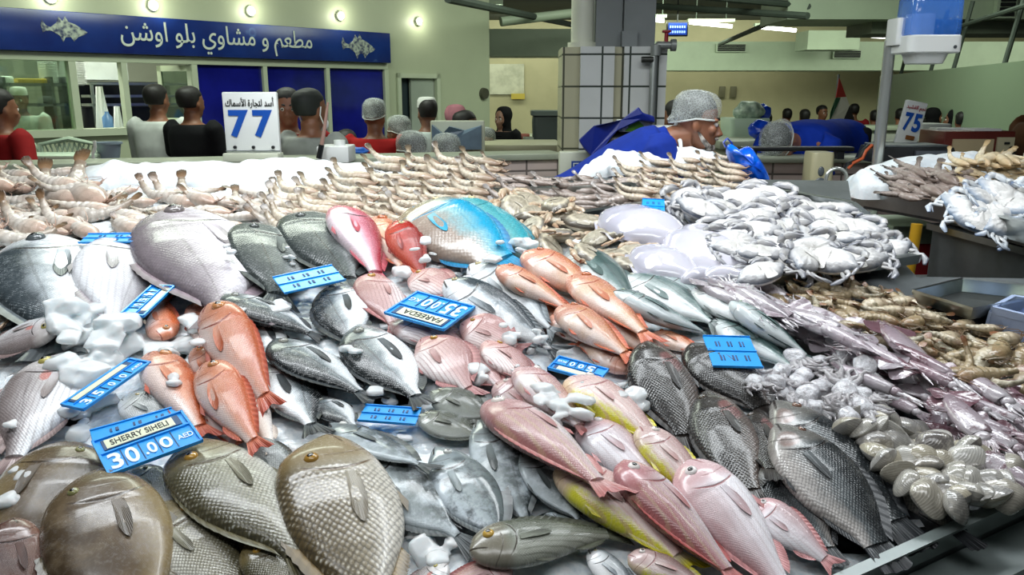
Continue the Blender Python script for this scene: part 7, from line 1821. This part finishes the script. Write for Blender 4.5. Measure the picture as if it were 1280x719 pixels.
def person(px, ytop, Y, face, label, shirt, skin_c='#a06e52', pants='#2a2c31', hair='short', sit=False, lean=0.0, voxel=.016, hd=.235, head_yaw=0, head_pitch=0, arms='down', long_sleeve=False, robe=False, beard=None, scarf=None, net=False, height=None, detail=False, name='person', extra=None, hairm=None, collar=None):
    top = at_depth(px, ytop, Y); h = height or (1.70 if sit else max(1.45, min(top.z, 1.85)))
    root = empty(name, M=Matrix.Translation((top.x, top.y, 0)) @ Matrix.Rotation(face, 4, 'Z')); tag(root, label, 'person', None)
    # local frame: +y forward, +x right
    fy, fr = Vector((0, 1, 0)), Vector((1, 0, 0)); sc = h / 1.72 * 1.05
    # spine built from the head down so that the head sits where it should
    up = Vector((0, math.sin(lean), math.cos(lean)))
    zt = top.z
    hipz = zt - (.80 * sc) if sit else None
    head_c = Vector((0, 0, zt - hd * .55)); neck = head_c + Vector((0, -.015, -.10)) * sc
    if lean: neck = head_c - Vector((0, math.sin(lean), math.cos(lean))) * .12
    sh = neck - up * .058 * sc; chest = sh - up * .18 * sc; waist = chest - up * .20 * sc; hip = waist - up * .15 * sc
    shw = .19 * sc
    Mh = rot3(head_yaw, head_pitch)
    b = MB(); s_ = MB(); p_ = MB()
    def tors(k, g, z_from=0, zto=9, skirt=False):
        secs = [(neck - up * .01, .056, .056), (neck - up * .045, .075, .062), (sh + up * .012, .150, .082), (sh - up * .045, .188, .105), (chest, .172, .122), (waist, .148, .115), (waist - up * .08, .155, .118), (hip, .172, .128), (hip - up * .09, .150, .12)]
        rings = []
        for c, rx, ry in secs[z_from:]:
            t = up; f = fr.cross(t) * -1
            rings.append([c + (fr * (rx * sc + g) * math.copysign(abs(math.cos(a)) ** .8, math.cos(a)) + t.cross(fr) * (ry * sc + g) * math.copysign(abs(math.sin(a)) ** .85, math.sin(a))) for a in [2 * math.pi * j / 24 for j in range(24)]])
        k.rings(rings)
    tors(b, 0); tors(s_, .014, 0 if lean > .5 else 1)
    head_rings(b, hd, head_c, Mh)
    H = lambda x, y, z: head_c + Mh @ Vector((x, y, z))
    b.tube([neck - up * .06, neck, H(0, -.02, -.06)], [.060 * sc, .055 * sc, .056 * sc], 14)
    # nose, brow, lips, ears
    b.tube([H(0, .078, .012), H(0, .096, -.018), H(0, .110, -.038), H(0, .090, -.048)], [.010, .013, .017, .012], 10)
    for sx in (-1, 1):
        b.sphere(H(.014 * sx, .096, -.044), (.011, .012, .009), 10, 6); b.sphere(H(.034 * sx, .078, .022), (.026, .014, .008), 12, 6)
        b.sphere(H(.073 * sx, -.012, -.01), (.010, .020, .032), 12, 8, Matrix.Rotation(.25 * sx, 3, 'Z') @ Mh); b.sphere(H(.045 * sx, .066, -.02), (.022, .020, .02), 12, 8)
    b.sphere(H(0, .086, -.072), (.026, .012, .007), 12, 6); b.sphere(H(0, .084, -.084), (.022, .012, .007), 12, 6)
    # arms
    for sx in (-1, 1):
        S0 = sh + fr * shw * sx - up * .02
        if arms == 'down': E = S0 + Vector((.05 * sx, -.03, -.29)) * sc; W = E + Vector((.0, .10, -.24)) * sc
        elif arms == 'front': E = S0 + Vector((.04 * sx, .06, -.27)) * sc; W = E + Vector((-.05 * sx, .24, -.02)) * sc
        elif arms == 'work': E = S0 + Vector((.05 * sx, .10, -.25)) * sc; W = E + Vector((-.05 * sx, .20, -.12)) * sc
        elif arms == 'hips': E = S0 + Vector((.13 * sx, -.05, -.25)) * sc; W = E + Vector((-.14 * sx, .12, -.15)) * sc
        elif arms == 'reach': E = S0 + Vector((.05 * sx, .05, -.28)) * sc; W = E + Vector((-.06 * sx, .12, -.22)) * sc
        b.tube([S0 + up * .01, S0.lerp(E, .3), E, E.lerp(W, .3), W], [.056 * sc, .052 * sc, .042 * sc, .042 * sc, .028 * sc], 12)
        hand(b, W, (W - E), Vector((-sx, 0, .3)), sc, sx)
        end = W if long_sleeve else S0.lerp(E, .72)
        pts = [S0 - fr * .03 * sx + up * .012, S0, S0.lerp(E, .4), E if long_sleeve else end] + ([E.lerp(W, .5), W] if long_sleeve else [])
        s_.tube(pts, [.074 * sc, .072 * sc, .066 * sc, .058 * sc if long_sleeve else .068 * sc] + ([.052 * sc, .045 * sc] if long_sleeve else []), 14)
        # legs
        Hp = hip + fr * .085 * sc * sx - up * .03
        if sit: K = Hp + Vector((.03 * sx, .42 * sc, -.02)); A = Vector((K.x, K.y + .02, .07))
        else:
            A = Vector((.10 * sc * sx, -.02 + (hip.y if lean else 0), .07)); K = Hp.lerp(A, .5) + Vector((0, .02, 0))
        b.tube([Hp + Vector((0, 0, .05)), Hp.lerp(K, .4), K, K.lerp(A, .35), A], [.088 * sc, .08 * sc, .056 * sc, .055 * sc, .036 * sc], 12)
        b.tube([A + Vector((0, -.05, -.03)), A + Vector((0, .05, -.035)), A + Vector((0, .17, -.05))], [.034, .040, .026], 10, .8)
        p_.tube([Hp + Vector((0, 0, .10)), Hp.lerp(K, .4), K, K.lerp(A, .4), A], [.10 * sc, .095 * sc, .074 * sc, .068 * sc, .062 * sc], 14)
    p_.sphere(hip, (.178 * sc, .14 * sc, .13 * sc), 16, 10)
    remesh(b, 'body', skin(skin_c), voxel if not detail else .006, root, 3)
    if robe:
        rr = []
        for t in range(7):
            f = t / 6; c = waist.lerp(Vector((hip.x, hip.y, .06)), f); rr.append([c + Vector(((.16 + .12 * f) * math.cos(a) * sc * (1 + .05 * math.sin(7 * a)), (.13 + .12 * f) * math.sin(a) * sc * (1 + .05 * math.sin(5 * a)), 0)) for a in [2 * math.pi * j / 28 for j in range(28)]])
        s_.rings(rr)
    remesh(s_, 'robe' if robe else 'shirt', clothm(shirt), voxel if not detail else .009, root, 4)
    if not robe: remesh(p_, 'trousers', clothm(pants), .025, root, 3)
    hm = hairm or m_hair
    if hair in ('short', 'long', 'cap', 'fringe') and not scarf:
        k = MB(); head_rings(k, hd, head_c + Mh @ Vector((0, -.008, .005)), Mh, .006, .70)
        head_rings(k, hd, head_c + Mh @ Vector((0, -.014 if net else -.030, .002)), Mh, .002 if net else .004, .45 if net else .33, .95)
        if hair == 'long': k.sphere(H(0, -.07, -.09), (.075, .05, .11), 16, 10, Mh)
        remesh(k, 'hair', hm, .010, root, 2)
    if hair == 'cap':
        k = MB(); k.rings([[H((.080 * r) * math.cos(a), -.006 + .100 * r * math.sin(a), z) for a in [2 * math.pi * j / 24 for j in range(24)]] for z, r in ((.055, 1.0), (.085, 1.01), (.115, .96), (.135, .82), (.142, .4), (.143, .05))])
        k.obj('skull_cap', clothm('#d5d8d2'), root)
    if net:
        k = MB(); rings = []
        for z, r in ((.02, .98), (.035, 1.03), (.06, 1.08), (.09, 1.06), (.112, .98), (.134, .76), (.144, .45), (.148, .05)):
            rings.append([H(.082 * r * math.cos(a), -.014 + .104 * r * math.sin(a) - (.02 if z < .06 and math.sin(a) < 0 else 0), z - (.03 * max(0, -math.sin(a))) * (z < .07) + .004 * math.sin(a * 7 + z * 40)) for a in [2 * math.pi * j / 40 for j in range(40)]])
        k.rings(rings, True, True); k.obj('hair_net', m_net if net is True else net, root)
        k = MB(); k.tube([H(.084 * math.cos(a), -.016 + .106 * math.sin(a), .022 - .03 * max(0, -math.sin(a))) for a in [2 * math.pi * j / 32 for j in range(33)]], .004, 6); k.obj('net_band', mat('net_band_white', '#c9cfca', .7), root)
    if scarf:
        k = MB(); head_rings(k, hd, head_c + Mh @ Vector((0, -.022, .004)), Mh, .016, .1)
        k.tube([H(0, -.03, -.03), H(0, -.035, -.12), sh - up * .05 + Vector((0, -.02, 0))], [.085, .085, .15], 18); o = remesh(k, 'head_scarf', clothm(scarf, .25), .012, root, 3)
    if not scarf or True:
        for sx in (-1, 1):
            k = MB(); k.sphere((0, 0, 0), (.0125, .0125, .0125), 12, 8); e = k.obj('eye', m_eyew, root); e.location = H(.031 * sx, .079, .004)
            k = MB(); k.sphere((0, 0, 0), (.0062, .004, .0062), 10, 6); q = k.obj('iris', m_iris, e); q.location = Mh @ Vector((.002, .0108, 0))
            k = MB(); k.tube([H((.014 + .018 * t) * sx, .094 - .012 * t * t, .026 + .006 * math.sin(t * 2)) for t in (0, .5, 1, 1.6)], [.004, .0055, .005, .002], 8); k.obj('eyebrow', m_hair, root)
    if beard:
        bm_, mus = mat('beard_' + beard[1:], beard, .8, color2='#3a322c', scale=40, bump=.5), MB()
        mus.sphere(H(0, .094, -.060), (.034, .012, .009), 14, 8, Mh); mus.obj('moustache', bm_, root)
        k = MB(); k.sphere(H(0, .070, -.104), (.036, .030, .022), 14, 10, Mh)
        for sx in (-1, 1): k.tube([H(.062 * sx, .0, -.03), H(.056 * sx, .03, -.07), H(.036 * sx, .062, -.098), H(0, .074, -.106)], [.006, .012, .014, .014], 10)
        remesh(k, 'beard', bm_, .007, root, 2)
    if extra: extra(root, H, sh, neck, sc)
    return root
AW, CA, RT, LF = 0.0, math.pi, -math.pi / 2, math.pi / 2   # facing away, the camera, right, left
# the seller in front
def apron_string(root, H, sh, neck, sc):
    k = MB(); k.tube([H(-.05, -.085, .03), H(.0, -.10, -.02), H(.06, -.07, -.09), neck + Vector((.09, .03, -.05)), neck + Vector((.10, .08, -.12))], [.006, .010, .009, .008, .006], 8, .5); k.obj('net_tie', mat('white_tie', '#cfd4d2', .7), root)
person(874, 117, 3.78, RT - .18, 'seller in a blue shirt with a white hair net and grey beard looking right', '#14308c', '#8a5a40', net=True, lean=1.0, head_yaw=.05, head_pitch=-.10, arms='work', beard='#b9b2a8', detail=True, voxel=.010, height=1.72, extra=apron_string, hd=.245)
# stooping worker
person(978, 150, 4.75, LF + .75, 'worker in a bright blue shirt and hair net stooping low over the counter', '#1238a8', '#a06e52', net=True, lean=1.54, head_pitch=-1.5, arms='work', voxel=.012, height=1.72, hd=.24)
# man in grey with dark cap and mask straps
def straps(root, H, sh, neck, sc):
    k = MB(); k.tube([H(-.078, -.0, .03), H(-.086, -.02, -.03), H(-.085, .0, -.08), H(-.06, .05, -.085)], .004, 6); k.tube([H(.078, -.0, .03), H(.088, -.02, -.02), H(.092, .01, -.09), H(.06, .05, -.085)], .004, 6); k.obj('mask_strap', m_whiteprint, root)
    k = MB(); k.sphere(H(0, .075, -.075), (.055, .035, .045), 16, 10); k.obj('face_mask', m_whiteprint, root)
person(388, 112, 4.95, AW - .55, 'man in a light grey shirt and dark cap with white mask straps, back half turned', '#8f938e', '#85583f', hair='short', arms='front', voxel=.012, height=1.72, extra=straps, hairm=mat('dark_cap', '#1f2320', .7))
k = MB(); k.tube([at_depth(399, 198, 4.25), at_depth(405, 165, 4.25), at_depth(410, 128, 4.25)], [.012, .010, .006], 8); o = k.obj('broom_handle', mat('pinkish_stick', '#a9867a', .5)); tag(o, 'thin stick with a dark grip held up by the man in grey', 'stick')
k = MB(); k.tube([at_depth(398.5, 198, 4.245), at_depth(402, 181, 4.245)], .015, 8); k.obj('grip', m_black, o)
person(358, 111, 5.2, CA + .25, 'young man in a red shirt facing the counter behind the 77 sign', '#9c1f22', '#94624a', arms='front', voxel=.014, height=1.72)
person(195, 106, 6.5, AW - .15, 'man in a white shirt standing with his back turned at the kitchen hatch', '#c9cfc9', '#85583f', arms='front', long_sleeve=True, pants='#8c9088')
person(238, 109, 6.3, AW - .35, 'man in a black shirt standing at the hatch right of the man in white', '#101114', '#85583f', arms='reach', pants='#1c1d20')
person(-2, 112, 5.2, AW - .5, 'person in a red shirt cut off by the left edge', '#8e1a1c', '#85583f', arms='hips')
# chef behind the glass
cp = WO + WU * wat(22, 117, 1.0)[0] + WN * 1.0
pxc, pyc = 22, 110
person(22, 110, cp.y, CA + .3, 'cook in a white jacket behind the left shop window', '#cdd3cf', '#7d5a45', arms='front', long_sleeve=True, hair='cap')
person(468, 126, 6.2, AW - .15, 'man in a bright red shirt and hair net with his back turned', '#a01c1c', '#85583f', net=True, arms='front', long_sleeve=True, sit=True)
person(497, 147, 6.6, AW + .9, 'worker with a white hair net in profile right of the man in red', '#8e2420', '#85583f', net=True, sit=True)
person(512, 167, 5.3, RT + 2.6, 'worker with a pale cap bent low in front of the man in white', '#3a2a26', '#7a523c', net=True, sit=True, lean=.5)
person(556, 170, 5.2, RT + 2.2, 'worker with a mesh cap low behind the counter right of the pale capped one', '#8e3524', '#7a523c', net=True, sit=True, lean=.5)
person(606, 162, 6.6, CA, 'worker with a hair net and orange shirt beside the cutting table', '#a0482c', '#85583f', net=True, sit=True, lean=.2)
person(533, 123, 6.9, AW + .4, 'man in a white robe and skull cap standing behind the low counter', '#b9c4c0', '#7a5440', hair='cap', arms='front', long_sleeve=True, robe=True, height=1.6)
person(574, 133, 7.6, RT, 'woman in a pink head scarf and pale robe looking right', '#b9b3a4', '#8a6450', scarf='#a8707a', robe=True, long_sleeve=True, height=1.55)
person(584, 139, 7.2, RT + .2, 'child with dark hair in front of the woman in a pink scarf', '#c2c2b4', '#6b4a38', hair='long', sit=True)
person(628, 135, 9.4, CA - .6, 'woman in a black robe and black scarf standing left of the column', '#0c0c0e', '#8a6450', scarf='#0a0a0c', robe=True, long_sleeve=True, height=1.5)
person(432, 163, 6.5, CA, 'dark haired child low behind the counter left of the man in red', '#2a2d33', '#7a523c', sit=True)
person(844, 126, 5.9, AW + .5, 'person in a red shirt mostly hidden behind the seller', '#8e1a1c', '#85583f')
# far hall
far = [(984, 136, 14, '#8e1f24', 'person in a red top sitting far behind the stooping worker', None, AW), (1006, 137, 13, '#b9a53a', 'person in a yellow top far behind the stooping worker', None, AW), (1029, 132, 14, '#4a5048', 'dark haired person in grey far behind left of the flag', None, CA), (1068, 130, 14, '#8e1f24', 'person in a red top far behind right of the flag', None, AW),
       (1094, 138, 13, '#2d2f2c', 'person far behind just left of the steel post', None, AW), (1126, 136, 13, '#6e6a52', 'person far behind partly hidden by the 75 sign', None, AW), (1170, 136, 11.5, '#0b0b0d', 'woman in a black robe right of the 75 sign', '#0a0a0c', RT), (1192, 138, 11, '#0b0b0d', 'woman in a black scarf at the left of the person in blue', '#0a0a0c', LF), (1203, 140, 10.6, '#1d49a6', 'person in blue beside the women in black', None, AW), (1158, 148, 12, '#3d3a34', 'person bending low left of the woman in black', None, AW),
       (960, 142, 15, '#2a3d7a', 'person in dark blue far behind above the pale tub', None, AW), (826, 132, 9.5, '#1a1c20', 'person in black far behind between column and seller', None, CA)]
for px, yt, Y, c, lab, sc_, fa in far:
    person(px, yt, Y, fa + R.uniform(-.4, .4), lab, c, R.choice(('#85583f', '#a06e52', '#7a523c')), scarf=sc_, robe=bool(sc_), long_sleeve=bool(sc_), sit=True, voxel=.022)
person(1312, 92, 4.9, LF, 'person at the right edge with a brown sleeve, mostly outside the picture', '#5a3a22', '#85583f')
